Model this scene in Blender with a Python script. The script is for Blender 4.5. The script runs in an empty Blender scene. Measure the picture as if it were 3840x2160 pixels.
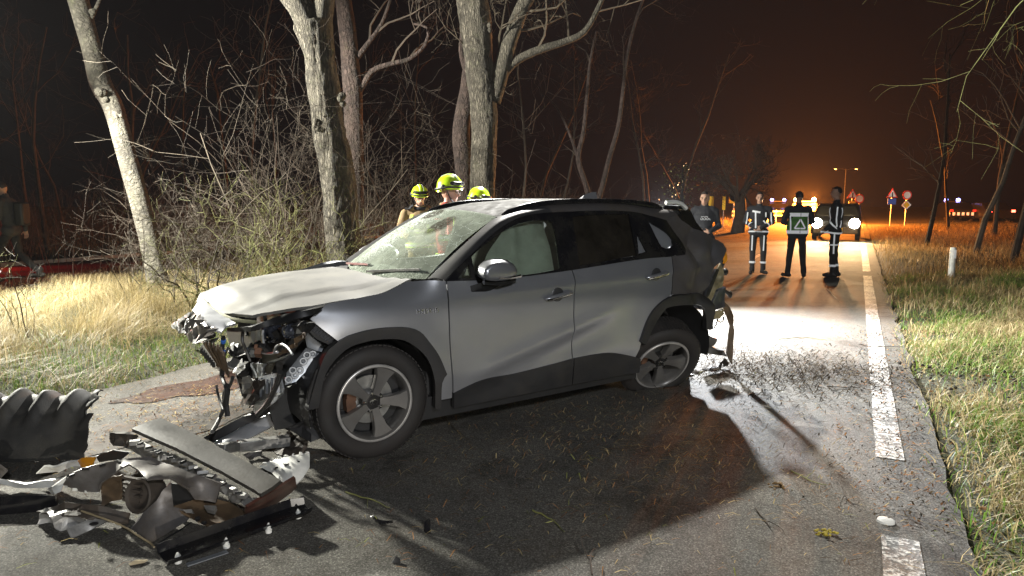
import bpy, math, random
import numpy as np
from mathutils import Vector, Matrix, noise, geometry
from mathutils.bvhtree import BVHTree

R = math.radians
rnd = random.Random(7)
scene = bpy.context.scene
COL = scene.collection

# ------------------------------------------------------------------ camera
cam_d = bpy.data.cameras.new("camera")
cam_d.sensor_width = 36.0
cam_d.lens = 24.0
cam_d.clip_end = 600
cam = bpy.data.objects.new("camera", cam_d)
COL.objects.link(cam)
cam.location = (0, 0, 1.62)
cam.rotation_euler = (R(90 - 7.35), 0, 0)
scene.camera = cam

# ------------------------------------------------------------------ night sky
world = bpy.data.worlds.new("World")
scene.world = world
world.use_nodes = True
wb = world.node_tree.nodes["Background"]
wb.inputs[0].default_value = (0.25, 0.3, 0.5, 1)
wb.inputs[1].default_value = 0.004
scene.view_settings.view_transform = 'Standard'
scene.view_settings.look = 'None'
scene.view_settings.exposure = 0
scene.view_settings.gamma = 1
scene.cycles.use_denoising = True
scene.cycles.denoiser = 'OPENIMAGEDENOISE'
scene.cycles.max_bounces = 7
scene.cycles.diffuse_bounces = 3
scene.cycles.glossy_bounces = 3
scene.cycles.transmission_bounces = 4
scene.cycles.transparent_max_bounces = 12
scene.cycles.volume_bounces = 1
scene.cycles.sample_clamp_indirect = 4
scene.cycles.caustics_reflective = False
scene.cycles.caustics_refractive = False

# ------------------------------------------------------------------ the lamps lighting the scene
def lamp(name, kind, loc, power, col, size=0.1, aim=None, cone=None, blend=0.2):
    d = bpy.data.lights.new(name, kind)
    d.energy = power
    d.color = col
    d.shadow_soft_size = size
    if kind == 'SPOT':
        d.spot_size = R(cone)
        d.spot_blend = blend
    o = bpy.data.objects.new(name, d)
    o.location = loc
    if aim is not None:
        o.rotation_euler = (Vector(aim) - Vector(loc)).to_track_quat('-Z', 'Y').to_euler()
    COL.objects.link(o)
    return o

# flood light on the mast of the fire engine standing out of view on the left
lamp('left_floodlight', 'SPOT', (-8.5, 9.2, 4.1), 13000, (1.0, 0.98, 0.86), 0.16, (-3.6, 9.3, 0.4), 137, 0.3)
lamp('left_mast_upper_head', 'SPOT', (-8.6, 9.2, 4.4), 2200, (1.0, 0.98, 0.86), 0.16, (-6.9, 12.6, 6.2), 85, 0.6)  # added lamp aimed up to brighten the leaning tree's upper trunk
# scene light high up behind the crashed car
lamp('rear_floodlight', 'SPOT', (0.35, 13.2, 7.0), 12000, (1.0, 0.97, 0.90), 0.10, (2.2, 4.4, 0.0), 64, 0.4)
# tripod work lamp standing just behind the tail of the car: it lights the lane in front of its face with a sharp cut-off
tl_ = lamp('tripod_lamp', 'AREA', (2.12, 9.95, 1.50), 1750, (0.93, 0.96, 1.0), 0.06, (2.85, 5.0, 1.1))
tl_.data.shape = 'DISK'
tl_.data.size = 0.14
# added fill lamp behind the camera, brightening the near side of the car
lamp('scene_light', 'SPOT', (2.4, -4.2, 4.6), 1500, (0.93, 0.96, 1.0), 0.25, (1.2, 8, 0.4), 90, 0.5)

# dipped headlights of a vehicle parked behind the photographer, cut off at the height of the door handles
lamp('dipped_headlights', 'SPOT', (2.2, -4.0, 0.86), 1150, (1.0, 0.94, 0.84), 0.03, (2.2 - 0.12, -4.0 + 0.34, 0.86 - 0.93), 139, 0.015)

# ------------------------------------------------------------------ object helpers
def tag(o, label=None, cat=None, group=None, kind=None):
    if label: o['label'] = label
    if cat: o['category'] = cat
    if group: o['group'] = group
    if kind: o['kind'] = kind
    return o

def thing(name, label, cat, loc=(0, 0, 0), rot=(0, 0, 0), group=None):
    o = bpy.data.objects.new(name, None)
    o.empty_display_size = 0.2
    o.location = loc
    o.rotation_euler = rot
    COL.objects.link(o)
    return tag(o, label, cat, group)

def link(name, me, mat=None, parent=None):
    o = bpy.data.objects.new(name, me)
    if mat is not None:
        for m in (mat if isinstance(mat, (list, tuple)) else [mat]):
            me.materials.append(m)
    COL.objects.link(o)
    if parent is not None:
        o.parent = parent
    return o

def copy_tree(o, parent=None):
    c = o.copy()
    COL.objects.link(c)
    c.parent = parent
    for ch in list(o.children):
        copy_tree(ch, c)
    return c

class MB:
    """collects vertices and faces of one mesh"""
    def __init__(s):
        s.v = []; s.f = []
    def add(s, vs, fs):
        b = len(s.v)
        s.v += [tuple(p) for p in vs]
        s.f += [tuple(i + b for i in f) for f in fs]
    def box(s, c, size, rot=None, taper=1.0):
        x, y, z = (q / 2 for q in size)
        vs = [Vector((sx * x * (taper if sz > 0 else 1), sy * y * (taper if sz > 0 else 1), sz * z)) for sz in (-1, 1) for sy in (-1, 1) for sx in (-1, 1)]
        if rot is not None:
            m = rot if isinstance(rot, Matrix) else Matrix.Rotation(rot, 3, 'Z')
            vs = [m @ q for q in vs]
        vs = [q + Vector(c) for q in vs]
        s.add(vs, [(0, 2, 3, 1), (4, 5, 7, 6), (0, 1, 5, 4), (2, 6, 7, 3), (0, 4, 6, 2), (1, 3, 7, 5)])
    def bar(s, a, b, w, h, up=(0, 0, 1)):
        a, b = Vector(a), Vector(b)
        d = (b - a).normalized()
        sd = d.cross(Vector(up))
        if sd.length < 1e-4: sd = d.cross(Vector((1, 0, 0)))
        sd.normalize(); u = sd.cross(d)
        vs = []
        for p in (a, b):
            for i, j in ((-1, -1), (1, -1), (1, 1), (-1, 1)):
                vs.append(p + sd * (i * w / 2) + u * (j * h / 2))
        s.add(vs, [(0, 1, 5, 4), (1, 2, 6, 5), (2, 3, 7, 6), (3, 0, 4, 7), (3, 2, 1, 0), (4, 5, 6, 7)])
    def tube(s, pts, rad, n=8, cap=True, bark=0.0, seed=0.0):
        pts = [Vector(p) for p in pts]
        k = len(pts)
        if not hasattr(rad, '__len__'): rad = [rad] * k
        b = len(s.v)
        t = (pts[1] - pts[0]).normalized()
        ref = t.orthogonal().normalized()
        for i in range(k):
            if i == 0: t = pts[1] - pts[0]
            elif i == k - 1: t = pts[-1] - pts[-2]
            else: t = pts[i + 1] - pts[i - 1]
            if t.length < 1e-9: t = Vector((0, 0, 1))
            t.normalize()
            ref = ref - t * ref.dot(t)
            if ref.length < 1e-5: ref = t.orthogonal()
            ref.normalize()
            q = t.cross(ref)
            for j in range(n):
                a = 2 * math.pi * j / n
                dr = ref * math.cos(a) + q * math.sin(a)
                r = rad[i]
                if bark:
                    p0 = pts[i] + dr * r
                    r *= 1 + bark * (noise.noise(Vector((p0.x * 9 + seed, p0.y * 9, p0.z * 1.6))) * 0.6 + noise.noise(p0 * 2.2 + Vector((seed, 0, 0))) * 1.0)
                    if n > 40: r -= .022 * (1 - min(1, 2.6 * abs(noise.noise(Vector((p0.x * 17 + seed, p0.y * 17, p0.z * 3.2 + 2 * noise.noise(p0 * 4)))))))
                s.v.append(tuple(pts[i] + dr * r))
        for i in range(k - 1):
            for j in range(n):
                j2 = (j + 1) % n
                s.f.append((b + i * n + j, b + i * n + j2, b + (i + 1) * n + j2, b + (i + 1) * n + j))
        if cap:
            s.f.append(tuple(b + j for j in reversed(range(n))))
            s.f.append(tuple(b + (k - 1) * n + j for j in range(n)))
    def lathe(s, prof, n=32, frame=None, full=True):
        """prof: (radius, height) pairs; spun about the frame's z axis"""
        b = len(s.v)
        m = frame or Matrix.Identity(4)
        for r, h in prof:
            for j in range(n):
                a = 2 * math.pi * j / n
                s.v.append(tuple(m @ Vector((r * math.cos(a), r * math.sin(a), h))))
        for i in range(len(prof) - 1):
            for j in range(n):
                j2 = (j + 1) % n
                s.f.append((b + i * n + j, b + i * n + j2, b + (i + 1) * n + j2, b + (i + 1) * n + j))
    def ell(s, c, r, nu=12, nv=8, rot=None):
        b = len(s.v)
        c = Vector(c)
        for i in range(nv + 1):
            th = math.pi * i / nv
            for j in range(nu):
                a = 2 * math.pi * j / nu
                p = Vector((r[0] * math.sin(th) * math.cos(a), r[1] * math.sin(th) * math.sin(a), r[2] * math.cos(th)))
                if rot is not None: p = rot @ p
                s.v.append(tuple(c + p))
        for i in range(nv):
            for j in range(nu):
                j2 = (j + 1) % nu
                s.f.append((b + i * nu + j, b + (i + 1) * nu + j, b + (i + 1) * nu + j2, b + i * nu + j2))
    def prism(s, poly, ext):
        """poly: 3-D points of a flat outline, pushed along vector ext"""
        n = len(poly)
        e = Vector(ext)
        vs = [Vector(p) for p in poly] + [Vector(p) + e for p in poly]
        s.add(vs, [tuple(range(n)), tuple(reversed(range(n, 2 * n)))] + [(i, i + n, (i + 1) % n + n, (i + 1) % n) for i in range(n)])
    def build(s, name, mat, parent=None, smooth=True, angle=40, bevel=0):
        me = bpy.data.meshes.new(name)
        me.from_pydata(s.v, [], s.f)
        me.validate()
        if smooth:
            me.polygons.foreach_set('use_smooth', [True] * len(me.polygons))
            try: me.set_sharp_from_angle(angle=R(angle))
            except Exception: pass
        o = link(name, me, mat, parent)
        if bevel:
            bm = o.modifiers.new('bevel', 'BEVEL')
            bm.width = bevel; bm.segments = 2; bm.limit_method = 'ANGLE'
        return o

def spline(pts, step, closed=False):
    """Catmull-Rom through 2-D/3-D points; a trailing 'c' marks a corner"""
    P = [(Vector(p[:-1]) if p[-1] == 'c' else Vector(p)) for p in pts]
    C = [p[-1] == 'c' for p in pts]
    n = len(P)
    out = []
    m = n if closed else n - 1
    for i in range(m):
        p1, p2 = P[i], P[(i + 1) % n]
        p0 = P[i - 1] if (closed or i > 0) else p1
        p3 = P[(i + 2) % n] if (closed or i + 2 < n) else p2
        if C[i]: p0 = p1 - (p2 - p1)
        if C[(i + 1) % n]: p3 = p2 + (p2 - p1)
        L = (p2 - p1).length
        k = max(1, int(round(L / step)))
        for j in range(k):
            t = j / k
            q = 0.5 * ((2 * p1) + (p2 - p0) * t + (2 * p0 - 5 * p1 + 4 * p2 - p3) * t * t + (3 * p1 - p0 - 3 * p2 + p3) * t ** 3)
            out.append(q)
    if not closed: out.append(P[-1])
    return out

def inside(p, poly):
    x, y = p; c = False
    j = len(poly) - 1
    for i in range(len(poly)):
        xi, yi = poly[i][0], poly[i][1]; xj, yj = poly[j][0], poly[j][1]
        if (yi > y) != (yj > y) and x < (xj - xi) * (y - yi) / (yj - yi) + xi: c = not c
        j = i
    return c

def patch(outline, fn, step=0.05, holes=()):
    """fill a 2-D outline with a fine mesh and lay it on the surface fn(a, b)"""
    b = [Vector(p[:2]) for p in outline]
    hs = [[Vector(p[:2]) for p in h] for h in holes]
    verts = list(b); edges = [(i, (i + 1) % len(b)) for i in range(len(b))]
    for h in hs:
        o = len(verts)
        verts += h
        edges += [(o + i, o + (i + 1) % len(h)) for i in range(len(h))]
    bd = np.array([(v.x, v.y) for v in verts])
    x0, y0 = bd.min(0); x1, y1 = bd.max(0)
    r = 0
    y = y0 + step * 0.5
    while y < y1:
        x = x0 + step * (0.5 if r % 2 else 0.05)
        while x < x1:
            if inside((x, y), b) and not any(inside((x, y), h) for h in hs):
                if ((bd - (x, y)) ** 2).sum(1).min() > (0.45 * step) ** 2:
                    verts.append(Vector((x, y)))
            x += step
        y += step * 0.87; r += 1
    vo, eo, fo, *_ = geometry.delaunay_2d_cdt(verts, edges, [], 0, 1e-6)
    keep = []
    for f in fo:
        c = sum((vo[i] for i in f), Vector((0, 0))) / len(f)
        if inside(c, b) and not any(inside(c, h) for h in hs): keep.append(tuple(f))
    m = MB()
    m.v = [tuple(fn(p.x, p.y)) for p in vo]
    m.f = keep
    return m

def solid(o, t, offset=-1):
    s = o.modifiers.new('thickness', 'SOLIDIFY')
    s.thickness = t; s.offset = offset
    e = o.modifiers.new('edges', 'EDGE_SPLIT')
    e.split_angle = R(48)
    return o

def sheet(name, pts, mat, parent=None, thick=0.006, step=0.04, bulge=0.0, crumple=0.0, seed=0, cs=7.0, flat=False):
    """a stiff bent sheet spanning a 3-D outline, with thickness"""
    P = [Vector(p) for p in pts]
    c = sum(P, Vector()) / len(P)
    nrm = Vector()
    for i in range(len(P)): nrm += (P[i] - c).cross(P[(i + 1) % len(P)] - c)
    nrm.normalize()
    if nrm.z < 0: nrm = -nrm
    ax = (P[1] - P[0]); ax = (ax - nrm * ax.dot(nrm)).normalized(); ay = nrm.cross(ax)
    q = [Vector(((p - c).dot(ax), (p - c).dot(ay), (p - c).dot(nrm))) for p in P]
    fine = spline([tuple(p) + ('c',) for p in q], step, True)
    A = np.array([tuple(p) for p in fine])
    rad = max(1e-3, np.abs(A[:, :2]).max())
    def fn(a, b):
        d = ((A[:, 0] - a) ** 2 + (A[:, 1] - b) ** 2)
        w = 1 / (d + 1e-6) ** 1.5
        h = float((A[:, 2] * w).sum() / w.sum())
        edge = math.sqrt(float(d.min()))
        h += bulge * min(1, edge / (0.35 * rad))
        if crumple: h += crumple * (abs(noise.noise(Vector((a * cs + seed, b * cs, seed)))) * 2 - 0.4)
        return c + ax * a + ay * b + nrm * h
    m = patch(fine, fn, step)
    o = m.build(name, mat, parent, smooth=not (flat or crumple > .028), angle=50)
    solid(o, thick, 0)
    return o

# ------------------------------------------------------------------ materials
def nt_new(name):
    m = bpy.data.materials.new(name)
    m.use_nodes = True
    nt = m.node_tree
    return m, nt, nt.nodes['Principled BSDF']
def N(nt, t, **kw):
    n = nt.nodes.new(t)
    for k, v in kw.items():
        if k in n.inputs: n.inputs[k].default_value = v
        else: setattr(n, k, v)
    return n
def ramp(nt, fac, stops):
    r = nt.nodes.new('ShaderNodeValToRGB')
    e = r.color_ramp.elements
    while len(e) < len(stops): e.new(0.5)
    for q, (p, c) in zip(e, stops):
        q.position = p
        q.color = c if len(c) == 4 else tuple(c) + (1,)
    nt.links.new(fac, r.inputs[0])
    return r.outputs[0]
def mixc(nt, fac, a, b, mode='MIX'):
    m = nt.nodes.new('ShaderNodeMix')
    m.data_type = 'RGBA'; m.blend_type = mode
    for s, v in ((m.inputs[0], fac), (m.inputs[6], a), (m.inputs[7], b)):
        if hasattr(v, 'is_output'): nt.links.new(v, s)
        elif hasattr(v, '__len__'): s.default_value = tuple(v) + (1,) if len(v) == 3 else v
        else: s.default_value = v
    return m.outputs[2]
def coords(nt, scale=(1, 1, 1), world=False):
    if world:
        g = nt.nodes.new('ShaderNodeNewGeometry').outputs['Position']
    else:
        g = nt.nodes.new('ShaderNodeTexCoord').outputs['Object']
    mp = nt.nodes.new('ShaderNodeMapping')
    mp.inputs['Scale'].default_value = scale
    nt.links.new(g, mp.inputs[0])
    return mp.outputs[0]
def tex(nt, vec, scale, detail=4, rough=0.55, kind='ShaderNodeTexNoise', out=0):
    t = nt.nodes.new(kind)
    t.inputs['Scale'].default_value = scale
    if 'Detail' in t.inputs: t.inputs['Detail'].default_value = detail
    if 'Roughness' in t.inputs and kind == 'ShaderNodeTexNoise': t.inputs['Roughness'].default_value = rough
    nt.links.new(vec, t.inputs['Vector'])
    return t.outputs[out]
def bump(nt, bs, h, strength=0.3, dist=0.01):
    b = N(nt, 'ShaderNodeBump', Strength=strength, Distance=dist)
    nt.links.new(h, b.inputs['Height'])
    nt.links.new(b.outputs[0], bs.inputs['Normal'])

def mat(name, col, rough=0.6, metal=0.0, var=0.25, scale=9, dirt=0.0, dirtcol=(0.16, 0.13, 0.10), bmp=0.1, bscale=60, bdist=0.004, coat=0.0, spec=0.5, emit=None):
    m, nt, b = nt_new(name)
    v = coords(nt)
    n1 = tex(nt, v, scale, 6)
    c = ramp(nt, n1, [(0.3, tuple(q * (1 - var) for q in col)), (0.7, tuple(min(1, q * (1 + var)) for q in col))])
    if dirt:
        n2 = tex(nt, v, scale * 0.45, 8, 0.7)
        f = ramp(nt, n2, [(0.62 - dirt * 0.5, (0, 0, 0)), (0.72, (min(1, dirt * 1.3),) * 3)])
        c = mixc(nt, f, c, dirtcol)
        rr = N(nt, 'ShaderNodeMapRange')
        nt.links.new(f, rr.inputs[0])
        rr.inputs[3].default_value = rough; rr.inputs[4].default_value = min(1, rough + 0.4)
        nt.links.new(rr.outputs[0], b.inputs['Roughness'])
    nt.links.new(c, b.inputs['Base Color'])
    if not dirt: b.inputs['Roughness'].default_value = rough
    b.inputs['Metallic'].default_value = metal
    b.inputs['Specular IOR Level'].default_value = spec
    b.inputs['Coat Weight'].default_value = coat
    b.inputs['Coat Roughness'].default_value = 0.12
    if bmp: bump(nt, b, tex(nt, v, bscale, 4), bmp, bdist)
    if emit:
        b.inputs['Emission Color'].default_value = tuple(emit[:3]) + (1,)
        b.inputs['Emission Strength'].default_value = emit[3]
    return m

def glow(name, col, strength):
    m, nt, b = nt_new(name)
    b.inputs['Base Color'].default_value = (0.5, 0.5, 0.5, 1)
    b.inputs['Emission Color'].default_value = tuple(col) + (1,)
    b.inputs['Emission Strength'].default_value = strength
    return m

def retro(name, col):
    """retroreflective sheeting: sends light back towards the lamp it came from"""
    m, nt, b = nt_new(name)
    b.inputs['Base Color'].default_value = tuple(col) + (1,)
    b.inputs['Roughness'].default_value = 0.5
    g = nt.nodes.new('ShaderNodeNewGeometry')
    gl = N(nt, 'ShaderNodeBsdfGlossy', Color=tuple(col) + (1,), Roughness=0.36)
    nt.links.new(g.outputs['Incoming'], gl.inputs['Normal'])
    mx = N(nt, 'ShaderNodeMixShader'); mx.inputs[0].default_value = 0.6
    nt.links.new(b.outputs[0], mx.inputs[1]); nt.links.new(gl.outputs[0], mx.inputs[2])
    nt.links.new(mx.outputs[0], nt.nodes['Material Output'].inputs[0])
    return m

def glass(name, tint, dust=0.0, dustcol=(0.35, 0.36, 0.30), rough=0.02, cracks=False, dscale=5):
    m, nt, b = nt_new(name)
    tr = N(nt, 'ShaderNodeBsdfTransparent', Color=tuple(tint) + (1,))
    gl = N(nt, 'ShaderNodeBsdfGlossy', Roughness=rough)
    fr = N(nt, 'ShaderNodeFresnel', IOR=1.5)
    mx = N(nt, 'ShaderNodeMixShader')
    nt.links.new(fr.outputs[0], mx.inputs[0]); nt.links.new(tr.outputs[0], mx.inputs[1]); nt.links.new(gl.outputs[0], mx.inputs[2])
    last = mx.outputs[0]
    if dust or cracks:
        v = coords(nt)
        df = N(nt, 'ShaderNodeBsdfDiffuse', Color=tuple(dustcol) + (1,))
        n1 = tex(nt, v, dscale, 8, 0.65)
        f = ramp(nt, n1, [(0.35, (dust * 0.5,) * 3), (0.7, (min(1, dust * 1.6),) * 3)])
        m2 = N(nt, 'ShaderNodeMixShader')
        nt.links.new(f, m2.inputs[0]); nt.links.new(last, m2.inputs[1]); nt.links.new(df.outputs[0], m2.inputs[2])
        last = m2.outputs[0]
    nt.links.new(last, nt.nodes['Material Output'].inputs[0])
    return m

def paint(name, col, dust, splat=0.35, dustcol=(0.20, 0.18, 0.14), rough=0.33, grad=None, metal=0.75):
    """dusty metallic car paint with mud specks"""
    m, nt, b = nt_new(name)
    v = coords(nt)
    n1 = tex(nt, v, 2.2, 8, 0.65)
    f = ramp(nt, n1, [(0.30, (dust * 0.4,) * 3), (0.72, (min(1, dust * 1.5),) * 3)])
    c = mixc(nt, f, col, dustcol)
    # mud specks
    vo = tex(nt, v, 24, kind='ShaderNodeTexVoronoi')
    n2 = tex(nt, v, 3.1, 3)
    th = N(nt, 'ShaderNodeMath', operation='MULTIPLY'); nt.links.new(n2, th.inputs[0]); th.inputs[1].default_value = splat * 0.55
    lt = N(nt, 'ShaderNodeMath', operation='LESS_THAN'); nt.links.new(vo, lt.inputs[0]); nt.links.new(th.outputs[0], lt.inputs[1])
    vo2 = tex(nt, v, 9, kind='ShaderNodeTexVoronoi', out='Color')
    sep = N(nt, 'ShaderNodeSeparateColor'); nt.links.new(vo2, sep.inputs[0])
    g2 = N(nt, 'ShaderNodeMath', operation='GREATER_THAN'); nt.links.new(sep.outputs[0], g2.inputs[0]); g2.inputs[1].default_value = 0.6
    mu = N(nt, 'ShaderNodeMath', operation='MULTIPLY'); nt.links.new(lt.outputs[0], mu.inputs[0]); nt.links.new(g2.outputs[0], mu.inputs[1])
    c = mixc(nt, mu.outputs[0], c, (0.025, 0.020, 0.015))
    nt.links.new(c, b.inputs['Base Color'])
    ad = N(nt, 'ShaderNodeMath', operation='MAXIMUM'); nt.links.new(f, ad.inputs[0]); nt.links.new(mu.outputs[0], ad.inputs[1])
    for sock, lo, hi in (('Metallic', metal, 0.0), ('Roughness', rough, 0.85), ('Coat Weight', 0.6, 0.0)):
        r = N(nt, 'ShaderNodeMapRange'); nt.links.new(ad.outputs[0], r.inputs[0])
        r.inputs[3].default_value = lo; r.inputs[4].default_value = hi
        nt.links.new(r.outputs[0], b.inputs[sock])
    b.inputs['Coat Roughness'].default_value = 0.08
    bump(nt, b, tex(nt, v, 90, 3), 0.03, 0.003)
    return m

# ================================================================== SETTING
RD = Vector((0.449, 0.8935, 0))          # direction of the road
RN = Vector((0.8935, -0.449, 0))         # across it, to the right
RP = Vector((2.36, 4.10, 0))             # a point on the right edge line
def road(s, r, z=0.0):
    p = RP + RD * s + RN * r
    return Vector((p.x, p.y, z))

def asphalt(name, base, dirt=0.35, red=None):
    m, nt, b = nt_new(name)
    v = coords(nt, world=True)
    ag = tex(nt, v, 130, 3, 0.7)
    ag2 = tex(nt, v, 70, kind='ShaderNodeTexVoronoi')
    big = tex(nt, v, 0.9, 7, 0.65)
    c = ramp(nt, ag, [(0.32, tuple(q * 0.35 for q in base)), (0.55, base), (0.72, tuple(min(1, q * 2.6) for q in base))])
    pat = ramp(nt, big, [(0.35, (0.72, 0.72, 0.72)), (0.68, (1.25, 1.22, 1.15))])
    c = mixc(nt, 1.0, c, pat, 'MULTIPLY')
    d = tex(nt, v, 2.6, 9, 0.75)
    f = ramp(nt, d, [(0.50, (0, 0, 0)), (0.70, (dirt,) * 3)])
    c = mixc(nt, f, c, (0.060, 0.044, 0.030))
    st = ramp(nt, tex(nt, v, 0.55, 9, 0.8), [(0.36, (0.45, 0.43, 0.42)), (0.48, (1, 1, 1))])
    c = mixc(nt, 1.0, c, st, 'MULTIPLY')
    nt.links.new(c, b.inputs['Base Color'])
    rr = ramp(nt, big, [(0.3, (0.78,) * 3), (0.7, (0.92,) * 3)])
    nt.links.new(rr, b.inputs['Roughness'])
    b.inputs['Specular IOR Level'].default_value = 0.12
    ad = N(nt, 'ShaderNodeMath', operation='SUBTRACT'); nt.links.new(ag, ad.inputs[0]); nt.links.new(ag2, ad.inputs[1])
    bump(nt, b, ad.outputs[0], 0.28, 0.008)
    return m

def soil(name, c1, c2, c3):
    m, nt, b = nt_new(name)
    v = coords(nt, world=True)
    n1 = tex(nt, v, 1.6, 8, 0.7); n2 = tex(nt, v, 26, 5)
    c = ramp(nt, n1, [(0.3, c1), (0.5, c2), (0.7, c3)])
    c = mixc(nt, 0.6, c, ramp(nt, n2, [(0.3, (0.4,) * 3), (0.7, (1.3,) * 3)]), 'MULTIPLY')
    nt.links.new(c, b.inputs['Base Color'])
    b.inputs['Roughness'].default_value = 0.95
    bump(nt, b, n2, 0.8, 0.05)
    return m

def hgt(x, y):
    """height of the verges; the road itself is level"""
    q = Vector((x, y, 0)) - RP
    r = q.dot(RN)
    e = max(0.0, r - 0.35, -6.1 - r)
    h = 0.10 * (1 - math.exp(-e / 0.7))
    return h * (0.6 + 0.9 * noise.noise(Vector((x * 0.55, y * 0.55, 3)))) + (0.05 * noise.noise(Vector((x * 2.1, y * 2.1, 9))) if e > 0.15 else 0) - 0.02

# ground: one sheet, fine near the viewpoint and coarse towards the horizon
gx = sorted(set([-110, -80, -60, -45, -34, -26, -20] + [round(-16 + 0.4 * i, 3) for i in range(76)] + [16, 20, 26, 34, 45, 60, 80, 110, 120]))
gy = sorted(set([-12, -6] + [round(-2 + 0.4 * i, 3) for i in range(62)] + [24, 27, 31, 36, 43, 52, 65, 80, 100, 125, 158]))
gm = MB()
for y in gy:
    for x in gx: gm.v.append((x, y, hgt(x, y)))
for j in range(len(gy) - 1):
    for i in range(len(gx) - 1):
        a = j * len(gx) + i
        gm.f.append((a, a + 1, a + 1 + len(gx), a + len(gx)))
tag(gm.build('ground', soil('soil', (0.020, 0.018, 0.009), (0.035, 0.036, 0.014), (0.060, 0.055, 0.024))), kind='structure')

def strip(name, s0, s1, r0, r1, z, m, wob=0.0, step=0.35, seed=0):
    mb = MB()
    k = max(1, int((s1 - s0) / step))
    nc = max(1, int((r1 - r0) / 0.5))
    for i in range(k + 1):
        s = s0 + (s1 - s0) * i / k
        w0 = wob * (noise.noise(Vector((s * 1.7, seed, 0))) + 0.5 * noise.noise(Vector((s * 6, seed, 2))))
        w1 = wob * (noise.noise(Vector((s * 1.7, seed + 9, 0))) + 0.5 * noise.noise(Vector((s * 6, seed + 9, 2))))
        for j in range(nc + 1):
            t = j / nc
            mb.v.append(tuple(road(s, (r0 + w0) * (1 - t) + (r1 + w1) * t, z)))
    for i in range(k):
        for j in range(nc):
            a = i * (nc + 1) + j
            mb.f.append((a, a + 1, a + nc + 2, a + nc + 1))
    return tag(mb.build(name, m), kind='structure')

M_ASPH = asphalt('asphalt', (0.118, 0.114, 0.105))
strip('road', -14, 140, -5.95, 0.30, 0.012, M_ASPH, 0.07)

def worn_paint():
    m, nt, b = nt_new('worn_road_paint')
    v = coords(nt, world=True)
    n1 = tex(nt, v, 38, 4, 0.7); n2 = tex(nt, v, 2.3, 3)
    a = N(nt, 'ShaderNodeMath', operation='ADD'); nt.links.new(n1, a.inputs[0])
    s = N(nt, 'ShaderNodeMath', operation='MULTIPLY'); nt.links.new(n2, s.inputs[0]); s.inputs[1].default_value = 0.35
    nt.links.new(s.outputs[0], a.inputs[1])
    c = ramp(nt, a.outputs[0], [(0.63, (0.09, 0.086, 0.078)), (0.72, (0.42, 0.41, 0.38)), (0.85, (0.66, 0.65, 0.61))])
    nt.links.new(c, b.inputs['Base Color'])
    b.inputs['Roughness'].default_value = 0.7
    bump(nt, b, a.outputs[0], 0.8, 0.008)
    return m
M_LINE = worn_paint()
for k, (s0, s1) in enumerate([(-11.2, -1.13), (0.0, 11.6), (12.6, 24), (25, 36.5), (38, 49), (50, 61)]):
    strip('edge_line', s0, s1, -0.075, 0.085, 0.016, M_LINE, 0.006, 0.12, k)
for k, s0 in enumerate([14.6, 26, 38]):
    strip('centre_line', s0, s0 + 2.2, -2.82, -2.70, 0.016, M_LINE, 0.004, 0.3, k)
M_RED = asphalt('red_asphalt', (0.13, 0.018, 0.016), 0.10)
strip('cycle_path', -14, 60, -17.5, -15.1, 0.115, M_RED, 0.03)
M_PALE = mat('pale_concrete', (0.32, 0.30, 0.28), 0.8)
kb = MB()
for i in range(60):
    a, b_ = road(-10 + i * 1.0, -17.58), road(-9.02 + i * 1.0, -17.58)
    kb.bar(a + Vector((0, 0, 0.13)), b_ + Vector((0, 0, 0.13)), 0.10, 0.14)
tag(kb.build('path_kerb', M_PALE), kind='structure')

# muddy puddle beside the nose of the car
def muddy(name, col, rough):
    m, nt, b = nt_new(name)
    v = coords(nt, world=True)
    n1 = tex(nt, v, 5, 9, 0.72)
    nt.links.new(ramp(nt, n1, [(0.35, tuple(q * 0.5 for q in col)), (0.7, tuple(q * 1.5 for q in col))]), b.inputs['Base Color'])
    nt.links.new(ramp(nt, n1, [(0.4, (rough,) * 3), (0.62, (0.9,) * 3)]), b.inputs['Roughness'])
    bump(nt, b, n1, 0.4, 0.03)
    return m
def blob(name, c, rx, ry, z, m, seed, ang=0.45, amp=0.35):
    pts = []
    for i in range(40):
        a = 2 * math.pi * i / 40
        k = 1 + amp * noise.noise(Vector((math.cos(a) * 1.6 + seed, math.sin(a) * 1.6, seed)))
        x, y = rx * k * math.cos(a), ry * k * math.sin(a)
        pts.append((c[0] + x * math.cos(ang) - y * math.sin(ang), c[1] + x * math.sin(ang) + y * math.cos(ang)))
    return tag(patch(pts, lambda a, b: Vector((a, b, z)), 0.12).build(name, m), kind='structure')
M_MUD = muddy('wet_red_mud', (0.036, 0.013, 0.006), 0.45)
M_MUD.node_tree.nodes['Principled BSDF'].inputs['Specular IOR Level'].default_value = 0.15
blob('muddy_puddle', (-2.75, 5.75), 0.62, 0.26, 0.018, M_MUD, 3, 1.0, 0.8)
M_DIRT = muddy('trodden_dirt', (0.040, 0.030, 0.021), 0.8)
blob('dirt_patch', (-2.5, 4.75), 0.75, 0.34, 0.017, M_DIRT, 8, 0.9)

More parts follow.
